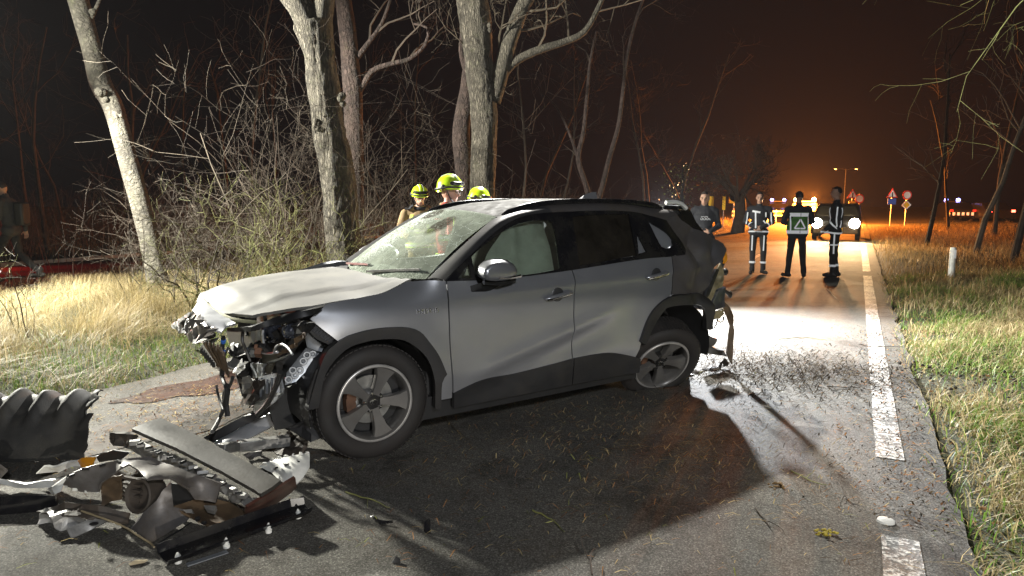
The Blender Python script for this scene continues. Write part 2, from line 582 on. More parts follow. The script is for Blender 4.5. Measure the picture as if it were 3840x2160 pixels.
# pale scrape of dust where the rear wheel was dragged round
def scrape_mat():
    m = asphalt('dusty_scrape', (0.17, 0.17, 0.175), 0.1)
    nt = m.node_tree; v = coords(nt, (1, 1, 1), world=True)
    f = ramp(nt, tex(nt, v, 9, 8, 0.8), [(0.46, (0, 0, 0)), (0.62, (0.8,) * 3)])
    nt.links.new(f, nt.nodes['Principled BSDF'].inputs['Alpha'])
    return m
def arc_pts(c, r0, r1, a0, a1):
    A = [R(a0 + (a1 - a0) * i / 24) for i in range(25)]
    return [(c[0] + (r1 + .05 * math.sin(5 * a)) * math.cos(a), c[1] + r1 * .55 * math.sin(a)) for a in A] + [(c[0] + r0 * math.cos(a), c[1] + r0 * .55 * math.sin(a)) for a in reversed(A)]
tag(patch(arc_pts((0.813, 4.301, 0.0), .34, .52, 20, 165), lambda a, b: Vector((a, b, .0165)), .08).build('scraped_road', scrape_mat()), kind='structure')

# ------------------------------------------------------------------ air
hz = MB()
hz.box((0, 70, 10.5), (236, 178, 23))
ho = hz.build('haze', None, smooth=False)
hm = bpy.data.materials.new('mist'); hm.use_nodes = True
hm.node_tree.nodes.clear()
ou = hm.node_tree.nodes.new('ShaderNodeOutputMaterial')
pv = hm.node_tree.nodes.new('ShaderNodeVolumePrincipled')
pv.inputs['Color'].default_value = (0.9, 0.92, 0.95, 1)
pv.inputs['Density'].default_value = 0.00017
pv.inputs['Anisotropy'].default_value = 0.0
hm.node_tree.links.new(pv.outputs[0], ou.inputs['Volume'])
ho.data.materials.append(hm)
tag(ho, 'thin mist hanging over the whole road', kind='stuff')

# ------------------------------------------------------------------ grass
def blades_mat(name, trans=0.35):
    m, nt, b = nt_new(name)
    at_ = nt.nodes.new('ShaderNodeAttribute'); at_.attribute_name = 'tone'
    nt.links.new(at_.outputs['Color'], b.inputs['Base Color'])
    b.inputs['Roughness'].default_value = 0.55
    b.inputs['Specular IOR Level'].default_value = 0.3
    tl = nt.nodes.new('ShaderNodeBsdfTranslucent')
    nt.links.new(at_.outputs['Color'], tl.inputs[0])
    mx = N(nt, 'ShaderNodeMixShader'); mx.inputs[0].default_value = trans
    nt.links.new(b.outputs[0], mx.inputs[1]); nt.links.new(tl.outputs[0], mx.inputs[2])
    nt.links.new(mx.outputs[0], nt.nodes['Material Output'].inputs[0])
    return m
M_BLADE = blades_mat('grass_blades')
M_CRUMB = blades_mat('plant_crumbs', 0.0)
M_CRUMB.node_tree.nodes['Principled BSDF'].inputs['Specular IOR Level'].default_value = 0.03
M_CRUMB.node_tree.nodes['Principled BSDF'].inputs['Roughness'].default_value = 1.0
def blades(name, pos, h, w, lean, tones, label=None, seed=1, curl=1.0, flow=None):
    """pos (n,3), h (n,), tones (n,3): curved blades of three segments each, one mesh"""
    rg = np.random.default_rng(seed)
    n = len(pos)
    az = rg.uniform(0, 2 * np.pi, n)
    if flow is not None: az = flow + rg.normal(0, 0.9, n)
    d = np.stack([np.cos(az), np.sin(az), np.zeros(n)], 1)
    fa = az + np.pi / 2 + rg.uniform(-0.9, 0.9, n)
    sd = np.stack([np.cos(fa), np.sin(fa), np.zeros(n)], 1)
    ln = lean * rg.uniform(0.25, 1.5, n)
    V = np.zeros((n, 7, 3))
    for i, (t, ww) in enumerate(((0, 1.0), (0.4, 0.85), (0.75, 0.55), (1.0, 0))):
        out = (ln * t ** (1 + curl) * h)[:, None] * d
        up = (h * (t - 0.35 * np.minimum(1.4, ln) * t ** (1.5 + curl)))[:, None] * np.array([0, 0, 1.0])
        c = pos + out + up
        if i < 3:
            V[:, 2 * i] = c - sd * (w * ww / 2)[:, None]
            V[:, 2 * i + 1] = c + sd * (w * ww / 2)[:, None]
        else: V[:, 6] = c
    base = (np.arange(n) * 7)[:, None]
    q = np.concatenate([base + np.array([[0, 1, 3, 2]]), base + np.array([[2, 3, 5, 4]])], 0)
    t3 = base + np.array([[4, 5, 6]])
    me = bpy.data.meshes.new(name)
    nv = n * 7; nq = len(q); nt_ = len(t3)
    me.vertices.add(nv); me.vertices.foreach_set('co', V.reshape(-1))
    li = np.concatenate([q.reshape(-1), t3.reshape(-1)])
    me.loops.add(len(li)); me.loops.foreach_set('vertex_index', li.astype(np.int32))
    st = np.concatenate([np.arange(nq) * 4, nq * 4 + np.arange(nt_) * 3]).astype(np.int32)
    me.polygons.add(nq + nt_); me.polygons.foreach_set('loop_start', st)
    me.update(calc_edges=True); me.validate()
    ca = me.color_attributes.new('tone', 'FLOAT_COLOR', 'POINT')
    cc = np.ones((n, 7, 4)); cc[:, :, :3] = tones[:, None, :]
    ca.data.foreach_set('color', cc.reshape(-1))
    o = link(name, me, M_BLADE)
    return tag(o, label, kind='stuff')

def verge_points(rg, n, s0, s1, r0, r1, dens):
    s = rg.uniform(s0, s1, n); r = rg.uniform(r0, r1, n)
    x = RP.x + RD.x * s + RN.x * r; y = RP.y + RD.y * s + RN.y * r
    keep = []
    for i in range(n):
        k = dens(float(x[i]), float(y[i]), float(s[i]), float(r[i]))
        if rg.random() < k: keep.append(i)
    x, y = x[keep], y[keep]
    z = np.array([hgt(a, b) for a, b in zip(x, y)]) - 0.01
    return np.stack([x, y, z], 1), s[keep], r[keep]
def tones(rg, n, cols, jit=0.25):
    c = np.array(cols)[rg.integers(0, len(cols), n)]
    return np.clip(c * rg.uniform(1 - jit, 1 + jit, (n, 1)), 0, 1)
def in_view(x, y, m=0.12):
    return y > 2.2 and abs(x) < y * (0.75 + m) + 0.4

rg = np.random.default_rng(5)
STRAW = [(0.30, 0.24, 0.125), (0.24, 0.185, 0.09), (0.36, 0.30, 0.17), (0.20, 0.16, 0.07)]
GREEN = [(0.085, 0.15, 0.022), (0.06, 0.12, 0.018), (0.13, 0.19, 0.035), (0.15, 0.16, 0.045)]
# short green grass along the left road edge
P, s, r = verge_points(rg, 90000, -3, 22, -9.2, -5.95, lambda x, y, s, r: (1.0 if in_view(x, y) else 0) * min(1, 0.30 + 1.0 * max(0, 1 - (-6.0 - r) / 2.2)))
k = len(P)
blades('short_grass', P, rg.uniform(0.05, 0.15, k), rg.uniform(0.004, 0.008, k), 0.7, tones(rg, k, GREEN + GREEN + STRAW[:2]), 'short green grass along the left edge of the road', 2)
# tall dry grass behind it, in tussocks
P, s, r = verge_points(rg, 230000, -4, 20, -15.0, -6.5, lambda x, y, s, r: (1.0 if in_view(x, y) else 0) * max(0, min(1, 0.5 + 1.5 * noise.noise(Vector((x * 1.1, y * 1.1, 4))))) * min(1, max(0, (-6.9 - r) / 1.3)))
k = len(P)
hh = np.array([0.24 + 0.34 * max(0, 0.45 + noise.noise(Vector((a[0] * 0.9, a[1] * 0.9, 7)))) for a in P]) * rg.uniform(0.6, 1.25, k)
hh *= np.where(r < -10.5, .5, 1)
fl = np.array([6 * noise.noise(Vector((a[0] * 0.8, a[1] * 0.8, 17))) for a in P])
blades('tall_dry_grass', P, hh, rg.uniform(0.003, 0.006, k), 0.75, tones(rg, k, STRAW), 'tall bleached dry grass between the road and the trees', 3, flow=fl)
P, s, r = verge_points(rg, 60000, -4, 16, -12.0, -6.1, lambda x, y, s, r: (1.0 if in_view(x, y) else 0) * max(0, min(1, 0.15 + 1.8 * noise.noise(Vector((x * 1.3, y * 1.3, 71))))))
k = len(P)
blades('matted_grass', P, rg.uniform(0.15, 0.42, k), rg.uniform(0.003, 0.006, k), 2.3, tones(rg, k, STRAW), 'matted dead grass lying between the tussocks on the left', 43, flow=np.array([7 * noise.noise(Vector((a[0] * 0.7, a[1] * 0.7, 62))) for a in P]))
# right verge
def rden(x, y, s, r):
    if not in_view(x, y, 0.2): return 0
    mud = math.exp(-(((x - 4.1) / 0.75) ** 2 + ((y - 5.9) / 0.55) ** 2))
    return min(1, (r - 0.18) / 0.55) * (1 - 0.9 * mud) * (1.0 if y < 9 else 0.55) * max(0.12, min(1, 0.62 + 1.2 * noise.noise(Vector((x * 1.3, y * 1.3, 31)))))
P, s, r = verge_points(rg, 330000, -4, 12, 0.22, 6.5, rden)
k = len(P)
g = np.array([noise.noise(Vector((a[0] * 0.8, a[1] * 0.8, 40))) for a in P])
tn = 1.35 * np.where((g + rg.normal(0, 0.25, k) > 0.0)[:, None], tones(rg, k, GREEN), tones(rg, k, STRAW))
blades('verge_grass', P, rg.uniform(0.05, 0.19, k) * (1 + 0.8 * np.clip(r - 1.2, 0, 1.4)), rg.uniform(0.005, 0.010, k), 0.9, tn, 'mixed green and straw grass on the right verge', 4)
P, s, r = verge_points(rg, 60000, -4, 12, 0.25, 6.5, lambda x, y, s, r: rden(x, y, s, r) * max(0, min(1, 0.2 + 1.8 * noise.noise(Vector((x * 1.7, y * 1.7, 51))))))
k = len(P)
blades('flattened_grass', P, rg.uniform(0.12, 0.34, k), rg.uniform(0.003, 0.006, k), 2.2, 1.3 * tones(rg, k, STRAW), 'flattened dead grass lying in the right verge', 41, flow=np.array([7 * noise.noise(Vector((a[0] * 0.7, a[1] * 0.7, 61))) for a in P]))
P, s, r = verge_points(rg, 60000, 6, 40, 0.3, 20, lambda x, y, s, r: (1 if in_view(x, y, 0.1) else 0) * min(1, r / 1.0) * 0.9)
k = len(P)
blades('far_verge_grass', P, rg.uniform(0.15, 0.32, k) * (1 + 0.9 * np.clip((r - 2.5) / 3, 0, 1)), rg.uniform(0.008, 0.014, k), 0.7, tones(rg, k, STRAW), 'dry grass of the far right verge', 6)
P, s, r = verge_points(rg, 16000, 6, 50, -26, -6.2, lambda x, y, s, r: (1 if in_view(x, y, 0.05) and not -17.9 < r < -14.9 else 0))
k = len(P)
blades('far_left_grass', P, rg.uniform(0.2, 0.5, k), rg.uniform(0.008, 0.014, k), 0.6, tones(rg, k, STRAW), 'dry grass between the tree trunks', 8)

# ------------------------------------------------------------------ needles, straw and leaf crumbs on the road
def crumbs(name, n, gen, label, seed, lr, wr, cols, zf=None):
    rg = np.random.default_rng(seed)
    vs, fs, tn = [], [], []
    while len(fs) < n:
        x, y = gen(rg)
        if not in_view(x, y, 0.05): continue
        L = rg.uniform(*lr); w = rg.uniform(*wr); a = rg.normal(0.1, 0.9)
        z = (zf(x, y) if zf else 0.02) + rg.uniform(0, 0.008)
        dx, dy = math.cos(a) * L / 2, math.sin(a) * L / 2
        px, py = -math.sin(a) * w / 2, math.cos(a) * w / 2
        b = len(vs); t = min(.03, rg.uniform(0, 0.4) * L)
        vs += [(x - dx - px, y - dy - py, z), (x - dx + px, y - dy + py, z), (x + px, y + py, z + t), (x - px, y - py, z + t), (x + dx + px * .4, y + dy + py * .4, z), (x + dx - px * .4, y + dy - py * .4, z)]
        fs += [(b, b + 3, b + 2, b + 1), (b + 3, b + 5, b + 4, b + 2)]
        c = np.array(cols[rg.integers(0, len(cols))]) * rg.uniform(0.6, 1.3)
        tn += [tuple(c) + (1,)] * 6
    me = bpy.data.meshes.new(name)
    me.from_pydata(vs, [], fs)
    ca = me.color_attributes.new('tone', 'FLOAT_COLOR', 'POINT')
    ca.data.foreach_set('color', np.array(tn).reshape(-1))
    return tag(link(name, me, M_CRUMB), label, kind='stuff')
CR = [(0.30, 0.15, 0.06), (0.18, 0.09, 0.045), (0.36, 0.26, 0.12), (0.07, 0.045, 0.026), (0.42, 0.33, 0.16)]
DK = [(0.035, 0.026, 0.018), (0.05, 0.038, 0.025), (0.075, 0.055, 0.032), (0.02, 0.017, 0.013)]
def g_shadow(rg):
    return rg.normal(1.0, 0.85), rg.normal(4.4, 0.62)
def g_band(rg):
    t = rg.uniform(0, 1)
    p = Vector((1.9, 6.1, 0)).lerp(Vector((3.3, 6.2, 0)), t)
    return p.x + rg.normal(0, 0.35), p.y + rg.normal(0, 0.45) + (0.5 if rg.random() < 0.3 else 0)
def g_edge(rg):
    p = road(rg.uniform(-1, 5), 0.25 - abs(rg.normal(0, 0.32)))
    return p.x, p.y
def g_all(rg):
    return rg.uniform(-4, 4.5), 2.6 + abs(rg.normal(0, 2.4))
def g_nose(rg):
    return rg.normal(-2.5, 0.45), rg.normal(5.1, 0.55)
crumbs('needle_litter', 4200, g_shadow, 'brown needles and straw strewn on the road beside the car', 11, (0.015, 0.09), (0.0015, 0.0045), CR)
crumbs('soil_crumbs', 9000, g_band, 'dark soil and plant crumbs thrown across the lane behind the car', 12, (0.015, 0.10), (0.003, 0.009), DK)
crumbs('edge_crumbs', 3200, g_edge, 'soil crumbs along the right edge line', 13, (0.008, 0.045), (0.003, 0.012), DK + CR[:2])
crumbs('straw_litter', 2600, g_all, 'loose straw and leaf bits scattered over the asphalt', 14, (0.01, 0.08), (0.0015, 0.005), CR + [(0.20, 0.22, 0.05)])
crumbs('nose_litter', 3200, g_nose, 'straw and bark bits in front of the nose of the car', 15, (0.01, 0.06), (0.002, 0.007), CR)

LF = [(0.13, 0.07, 0.03), (0.09, 0.05, 0.025), (0.18, 0.11, 0.05), (0.06, 0.04, 0.02)]
def g_right(rg):
    p = road(rg.uniform(-1, 7), 0.35 + abs(rg.normal(0, 0.9)))
    return p.x, p.y
def g_left(rg):
    p = road(rg.uniform(-2, 9), -6.0 - abs(rg.normal(0, 1.2)))
    return p.x, p.y
crumbs('leaf_litter', 1100, g_right, 'dead brown leaves and bark bits in the grass of the right verge', 16, (0.02, 0.06), (0.012, 0.035), LF, lambda x, y: hgt(x, y) + 0.03)
crumbs('leaf_litter', 900, g_left, 'dead brown leaves and bark bits in the grass on the left', 17, (0.02, 0.06), (0.012, 0.035), LF, lambda x, y: hgt(x, y) + 0.03)

# ================================================================== THE CRASHED CAR
# car axes: x runs back from the front axle, y to the far side (near side is negative), z up
M_PAINT = paint('dusty_silver_paint', (0.40, 0.41, 0.44), 0.13, splat=0.65, metal=0.72, rough=0.25, dustcol=(0.20, 0.19, 0.165))
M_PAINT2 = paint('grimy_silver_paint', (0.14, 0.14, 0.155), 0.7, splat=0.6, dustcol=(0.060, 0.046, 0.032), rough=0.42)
M_HOOD = paint('dust_covered_paint', (0.20, 0.205, 0.21), 0.62, splat=0.3, dustcol=(0.165, 0.155, 0.13), rough=0.36)
M_ROOF = mat('dusty_black_roof', (.010, .010, .011), .6, var=.3, scale=30, dirt=.75, dirtcol=(.030, .028, .023), bmp=.2, bscale=200, bdist=.001, spec=.3)
M_CLAD = mat('dark_cladding', (0.013, 0.013, 0.0145), 0.55, var=0.2, dirt=0.35, dirtcol=(0.032, 0.027, 0.020), bmp=0.25, bscale=160, bdist=0.002)
M_GLOSSB = mat('gloss_black_trim', (0.008, 0.008, 0.010), 0.22, dirt=0.35, dirtcol=(0.05, 0.045, 0.035), bmp=0, coat=0.3)
M_BLACK = mat('black_plastic', (0.014, 0.014, 0.015), 0.5, bmp=0.2, bscale=120, bdist=0.002)
M_DARKIN = mat('dark_interior', (0.022, 0.022, 0.022), 0.9, bmp=0.1)
M_RUBBER = mat('tyre_rubber', (0.011, 0.010, 0.010), 0.7, dirt=0.45, dirtcol=(0.024, 0.018, 0.015), bmp=0.2, bscale=80)
M_LIPR = mat('bright_rim_edge', (0.42, 0.41, 0.40), 0.3, metal=.5, dirt=.25, bmp=0)
M_RIM = mat('grey_alloy', (0.17, 0.165, 0.16), 0.28, metal=0.5, var=0.15, dirt=0.35, dirtcol=(0.10, 0.085, 0.07), bmp=0.05, coat=0.3)
M_RIMD = mat('dark_alloy', (0.035, 0.034, 0.034), 0.35, metal=0.6, bmp=0)
M_STEEL = mat('bare_steel', (0.36, 0.36, 0.35), 0.35, metal=0.85, dirt=0.3, bmp=0.1, scale=14)
M_APRON = mat('primed_silver_metal', (0.30, 0.32, 0.35), 0.38, metal=0.55, var=0.12, dirt=0.3, dirtcol=(0.10, 0.09, 0.08), bmp=0.06)
M_RUST = mat('rusty_steel', (0.12, 0.06, 0.035), 0.7, metal=0.3, var=0.4)
M_WHITE = mat('white_plastic', (0.68, 0.68, 0.64), 0.45, dirt=0.25, bmp=0.03)
M_CHROME = mat('chrome', (0.62, 0.62, 0.62), 0.10, metal=1.0, bmp=0)
def cloth(name, col, tr):
    m = mat(name, col, .85, var=.06, bmp=.5, bscale=5, bdist=.05)
    nt = m.node_tree; t = N(nt, 'ShaderNodeBsdfTranslucent', Color=tuple(col) + (1,)); x = N(nt, 'ShaderNodeMixShader'); x.inputs[0].default_value = tr
    nt.links.new(nt.nodes['Principled BSDF'].outputs[0], x.inputs[1]); nt.links.new(t.outputs[0], x.inputs[2]); nt.links.new(x.outputs[0], nt.nodes['Material Output'].inputs[0])
    return m
M_AIRBAG = cloth('airbag_cloth', (.78, .82, .74), .45)
M_WIN = glass('window_glass', (0.92, 0.96, 0.92), 0.10, (0.16, 0.15, 0.11), dscale=7)
M_TINT = glass('tinted_glass', (0.10, 0.10, 0.10), 0.22, (0.10, 0.085, 0.065), dscale=4)
M_YEL = mat('mud_smeared_metal', (0.26, 0.22, 0.13), 0.5, metal=0.4, var=0.45, scale=14, bmp=0.3, bscale=25)
M_BROWNP = mat('mud_brown_plastic', (0.085, 0.055, 0.030), 0.65, var=0.4, scale=12)
M_AMBER = mat('amber_lens', (0.75, 0.30, 0.02), 0.2, bmp=0)
M_BLUET = mat('blue_tape', (0.03, 0.12, 0.45), 0.5, bmp=0)

def shattered():
    """crazed safety glass, pale where light comes through it"""
    m, nt, b = nt_new('shattered_glass')
    v = coords(nt)
    n1 = tex(nt, v, 42, kind='ShaderNodeTexVoronoi'); n2 = tex(nt, v, 30, 5, 0.75)
    ad = N(nt, 'ShaderNodeMath', operation='ADD'); nt.links.new(n1, ad.inputs[0]); nt.links.new(n2, ad.inputs[1])
    f = ramp(nt, ad.outputs[0], [(0.50, (0.02, 0.02, 0.022)), (0.72, (0.10, 0.105, 0.11)), (0.95, (0.42, 0.43, 0.45))])
    df = nt.nodes.new('ShaderNodeBsdfTranslucent'); nt.links.new(f, df.inputs[0])
    d2 = nt.nodes.new('ShaderNodeBsdfDiffuse'); nt.links.new(f, d2.inputs[0])
    mx = N(nt, 'ShaderNodeMixShader'); mx.inputs[0].default_value = 0.3
    nt.links.new(df.outputs[0], mx.inputs[1]); nt.links.new(d2.outputs[0], mx.inputs[2])
    nt.links.new(mx.outputs[0], nt.nodes['Material Output'].inputs[0])
    return m
M_CRAZED = shattered()

def windscreen_mat():
    """cracked, dusty laminated glass: star cracks, haze of fine fractures, two muddy prints"""
    m, nt, b = nt_new('cracked_windscreen')
    v = coords(nt)
    tr = N(nt, 'ShaderNodeBsdfTransparent', Color=(0.84, 0.92, 0.86, 1))
    gl = N(nt, 'ShaderNodeBsdfGlossy', Roughness=0.03)
    fr = N(nt, 'ShaderNodeFresnel', IOR=1.45)
    mx = N(nt, 'ShaderNodeMixShader')
    nt.links.new(fr.outputs[0], mx.inputs[0]); nt.links.new(tr.outputs[0], mx.inputs[1]); nt.links.new(gl.outputs[0], mx.inputs[2])
    def dist(c, sc):
        s = N(nt, 'ShaderNodeVectorMath', operation='SUBTRACT'); nt.links.new(v, s.inputs[0]); s.inputs[1].default_value = c
        k = N(nt, 'ShaderNodeVectorMath', operation='MULTIPLY'); nt.links.new(s.outputs[0], k.inputs[0]); k.inputs[1].default_value = sc
        l = N(nt, 'ShaderNodeVectorMath', operation='LENGTH'); nt.links.new(k.outputs[0], l.inputs[0])
        return l.outputs['Value']
    # warped coordinates for the crack webs
    wn = N(nt, 'ShaderNodeTexNoise', Scale=4.0, Detail=4.0)
    nt.links.new(v, wn.inputs['Vector'])
    wv = N(nt, 'ShaderNodeVectorMath', operation='MULTIPLY_ADD'); nt.links.new(wn.outputs['Color'], wv.inputs[0]); wv.inputs[1].default_value = (0.25, 0.25, 0.25); nt.links.new(v, wv.inputs[2])
    def web(scale, width):
        t = nt.nodes.new('ShaderNodeTexVoronoi'); t.feature = 'DISTANCE_TO_EDGE'; t.inputs['Scale'].default_value = scale
        nt.links.new(wv.outputs[0], t.inputs['Vector'])
        return ramp(nt, t.outputs['Distance'], [(0.0, (1, 1, 1)), (width, (0, 0, 0))])
    d1 = dist((0.98, 0.32, 1.46), (1, 1, 1)); d2 = dist((0.62, 0.30, 1.28), (1, 1, 1))
    near1 = ramp(nt, d1, [(0.03, (1, 1, 1)), (0.42, (0, 0, 0))])
    near2 = ramp(nt, d2, [(0.02, (0.85,) * 3), (0.34, (0, 0, 0))])
    def op(o, a, b_):
        q = N(nt, 'ShaderNodeMath', operation=o)
        for s, x in zip(q.inputs, (a, b_)):
            if hasattr(x, 'is_output'): nt.links.new(x, s)
            else: s.default_value = x
        q.use_clamp = True
        return q.outputs[0]
    w1, w2 = web(34, 0.10), web(9, 0.012)
    fine = tex(nt, v, 60, 6, 0.75)
    fm = ramp(nt, fine, [(0.48, (0, 0, 0)), (0.66, (1, 1, 1))])
    nr = op('MAXIMUM', near1, near2)
    c = op('MAXIMUM', op('MULTIPLY', w1, nr), op('MULTIPLY', w2, 0.22))
    c = op('MAXIMUM', c, op('MULTIPLY', op('MULTIPLY', fm, nr), 0.55))
    dust = ramp(nt, tex(nt, v, 3.2, 8, 0.7), [(0.3, (0.18,) * 3), (0.7, (0.55,) * 3)])
    sep = N(nt, 'ShaderNodeSeparateXYZ'); nt.links.new(v, sep.inputs[0])
    low = ramp(nt, sep.outputs['Z'], [(1.10, (0, 0, 0)), (1.13, (0, 0, 0))])
    mr = N(nt, 'ShaderNodeMapRange'); nt.links.new(sep.outputs['Z'], mr.inputs[0]); mr.inputs[1].default_value = 1.08; mr.inputs[2].default_value = 1.20; mr.inputs[3].default_value = 0.8; mr.inputs[4].default_value = 0.0
    sp = ramp(nt, tex(nt, v, 40, 6, 0.7), [(0.42, (0, 0, 0)), (0.60, (1, 1, 1))])
    dust = op('MAXIMUM', dust, op('MULTIPLY', mr.outputs[0], sp))
    dfd = N(nt, 'ShaderNodeBsdfDiffuse', Color=(0.54, 0.60, 0.50, 1))
    dfc = N(nt, 'ShaderNodeBsdfDiffuse', Color=(0.85, 0.92, 0.88, 1))
    tlc = N(nt, 'ShaderNodeBsdfTranslucent', Color=(0.85, 0.92, 0.88, 1))
    ac = nt.nodes.new('ShaderNodeAddShader'); nt.links.new(dfc.outputs[0], ac.inputs[0]); nt.links.new(tlc.outputs[0], ac.inputs[1])
    m2 = N(nt, 'ShaderNodeMixShader'); nt.links.new(dust, m2.inputs[0]); nt.links.new(mx.outputs[0], m2.inputs[1]); nt.links.new(dfd.outputs[0], m2.inputs[2])
    m3 = N(nt, 'ShaderNodeMixShader'); nt.links.new(c, m3.inputs[0]); nt.links.new(m2.outputs[0], m3.inputs[1]); nt.links.new(ac.outputs[0], m3.inputs[2])
    # muddy prints
    p1 = ramp(nt, dist((0.86, -0.22, 1.40), (3.5, 5.5, 4.5)), [(0.45, (1, 1, 1)), (0.62, (0, 0, 0))])
    p2 = ramp(nt, dist((0.99, 0.17, 1.49), (5, 3.5, 6)), [(0.42, (1, 1, 1)), (0.60, (0, 0, 0))])
    pm = op('MULTIPLY', op('MAXIMUM', p1, p2), ramp(nt, tex(nt, v, 45, 6, 0.8), [(0.36, (0.1,) * 3), (0.52, (0.95,) * 3)]))
    dfm = N(nt, 'ShaderNodeBsdfDiffuse', Color=(0.035, 0.028, 0.022, 1))
    m4 = N(nt, 'ShaderNodeMixShader'); nt.links.new(pm, m4.inputs[0]); nt.links.new(m3.outputs[0], m4.inputs[1]); nt.links.new(dfm.outputs[0], m4.inputs[2])
    nt.links.new(m4.outputs[0], nt.nodes['Material Output'].inputs[0])
    return m
M_WSCREEN = windscreen_mat()

car = thing('crashed_car', 'crashed silver estate car with torn off front bumper, cracked windscreen and flat rear wheel', 'car', (-1.35288529, 4.87329062, 0), (0, 0, R(34)))

def sst(a, b, x):
    t = max(0.0, min(1.0, (x - a) / (b - a)))
    return t * t * (3 - 2 * t)
def S(u, z):
    """half width of the body at a length u and height z"""
    b = 0.925
    if z < 0.45: b -= 0.12 * (0.45 - z)
    if 0.8 < z < 1.1: b -= 0.03 * ((z - 0.8) / 0.3) ** 2
    if z >= 1.1: b = 0.895 - 0.20 * ((z - 1.1) / 0.45)
    if u < 0.2: b -= 0.10 * (0.2 - u) ** 2
    if u < 0.5 and z > 0.93: b -= 3.2 * (z - 0.93) ** 2 * sst(0.5, 0.2, u) if z < 1.12 else 0
    if u > 2.7: b -= 0.12 * (u - 2.7) ** 2
    # door sculpting: a crease that climbs to the rear, hollow below it
    zc = 0.47 + 0.26 * (u - 0.8)
    k = sst(0.55, 0.95, u) * sst(2.15, 1.65, u)
    if 0.3 < z < 1.0: b += k * (0.014 * math.exp(-((z - zc) / 0.06) ** 2) - 0.022 * sst(zc, zc - 0.07, z) * sst(zc - 0.30, zc - 0.12, z))
    # shoulder line
    if 0.85 < z < 1.1: b += 0.012 * math.exp(-((z - (0.975 + 0.025 * u)) / 0.035) ** 2) * sst(0.2, 0.9, u)
    # swollen wheel arches
    if z < 1.0:
        for c in (0.0, 2.67):
            r = math.hypot(u - c, z - 0.40)
            b += 0.020 * math.exp(-((r - 0.46) / 0.10) ** 2)
    # crumpled rear quarter
    if u > 2.66:
        q = sst(2.66, 2.85, u)
        b += q * 0.055 * (abs(noise.noise(Vector((u * 3.1, z * 4.2, 2.2)))) * 2 - 0.7) + q * 0.020 * noise.noise(Vector((u * 9, z * 8, 5)))
    return b

def cpanel(name, outline, m, off=0.0, thick=0.022, step=0.05, holes=(), parent=None, cur=0.04):
    o = spline(outline, cur, True)
    hs = [spline(h, cur, True) for h in holes]
    mb = patch(o, lambda u, z: (u, -(S(u, z) + off), z), step, hs)
    ob = mb.build(name, m, parent or car, angle=35)
    solid(ob, thick)
    return ob
C_ = 'c'
def far(o):
    """the matching panel of the far side"""
    c = o.copy(); COL.objects.link(c); c.scale = (1, -1, 1)
    return c

fender = cpanel('fender', [(0.53, .315, C_), (0.44, .318, C_), (0.427, .441, C_), (0.47, .493), (0.415, .623), (0.347, .721), (0.28, .797), (0.175, .833), (-0.016, .84), (-0.184, .816), (-0.237, .791, C_), (-0.308, .856), (-0.384, .931, C_), (-0.299, .998, C_), (-0.265, 1.01), (-0.052, 1.032), (0.111, 1.052), (0.26, 1.098, C_), (0.40, 1.105), (0.506, 1.096, C_), (.509, .855), (.512, .623)], M_PAINT, step=0.035)
far(fender)
fdoor = cpanel('front_door', [(0.517, 1.094, C_), (0.519, .855), (0.523, .623), (0.545, .30, C_), (1.556, .31, C_), (1.553, .80), (1.570, 1.03), (1.557, 1.110, C_), (1.0, 1.084), (0.7, 1.088)], M_PAINT, step=0.04)
rdoor = cpanel('rear_door', [(1.567, 1.112, C_), (1.580, 1.03), (1.563, .801), (1.566, .31, C_), (2.16, .33, C_), (2.22, .44, C_), (2.245, .52), (2.30, .66), (2.37, .75), (2.47, .815), (2.56, .85, C_), (2.59, .96), (2.63, 1.155, C_), (2.238, 1.150)], M_PAINT, step=0.04)
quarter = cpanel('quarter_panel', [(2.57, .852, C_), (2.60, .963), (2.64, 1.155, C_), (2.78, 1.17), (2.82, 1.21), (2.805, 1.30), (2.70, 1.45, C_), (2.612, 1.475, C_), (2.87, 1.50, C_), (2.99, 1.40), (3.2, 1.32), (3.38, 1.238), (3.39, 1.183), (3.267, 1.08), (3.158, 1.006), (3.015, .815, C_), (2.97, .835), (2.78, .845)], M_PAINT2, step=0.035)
quarter['label'] = 'crumpled rear quarter panel smeared with mud'
for q in (fdoor, rdoor, quarter): far(q)
# lower cladding and sill
cf = cpanel('door_cladding', [(.540, .345, C_), (.773, .398), (1.031, .402), (1.36, .427), (1.555, .447, C_), (1.555, .245, C_), (.545, .240, C_)], M_CLAD, 0.014, 0.03)
cr = cpanel('door_cladding', [(1.566, .448, C_), (1.75, .452), (1.938, .442), (2.126, .396), (2.235, .36, C_), (2.235, .245, C_), (1.566, .245, C_)], M_CLAD, 0.014, 0.03)
ca_f = cpanel('arch_cladding', [(-0.43, .40, C_), (-.414, .455), (-.325, .713), (-.237, .793, C_), (-.184, .816), (-.016, .842), (.175, .835), (.28, .799), (.347, .723), (.415, .625), (.472, .493, C_), (.436, .44), (.436, .265, C_), (.395, .265, C_), (.385, .46), (.345, .594), (.278, .679), (.173, .753), (.045, .774), (-.079, .769), (-.198, .734), (-.317, .607), (-.365, .40, C_)], M_CLAD, 0.022, 0.055, 0.03)
ca_r = cpanel('arch_cladding', [(2.21, .505, C_), (2.283, .66), (2.35, .743), (2.453, .810), (2.579, .842), (2.78, .840), (2.971, .822), (3.062, .756), (3.103, .656), (3.135, .507, C_), (3.055, .503, C_), (3.027, .595), (2.956, .712), (2.85, .748), (2.546, .755), (2.474, .729), (2.371, .623), (2.272, .468, C_)], M_CLAD, 0.024, 0.05, 0.03)
for q in (cf, cr, ca_f, ca_r): far(q)
sb = MB()
for sd in (-1, 1): sb.box((1.30, sd * 0.80, 0.255), (1.95, 0.12, 0.15))
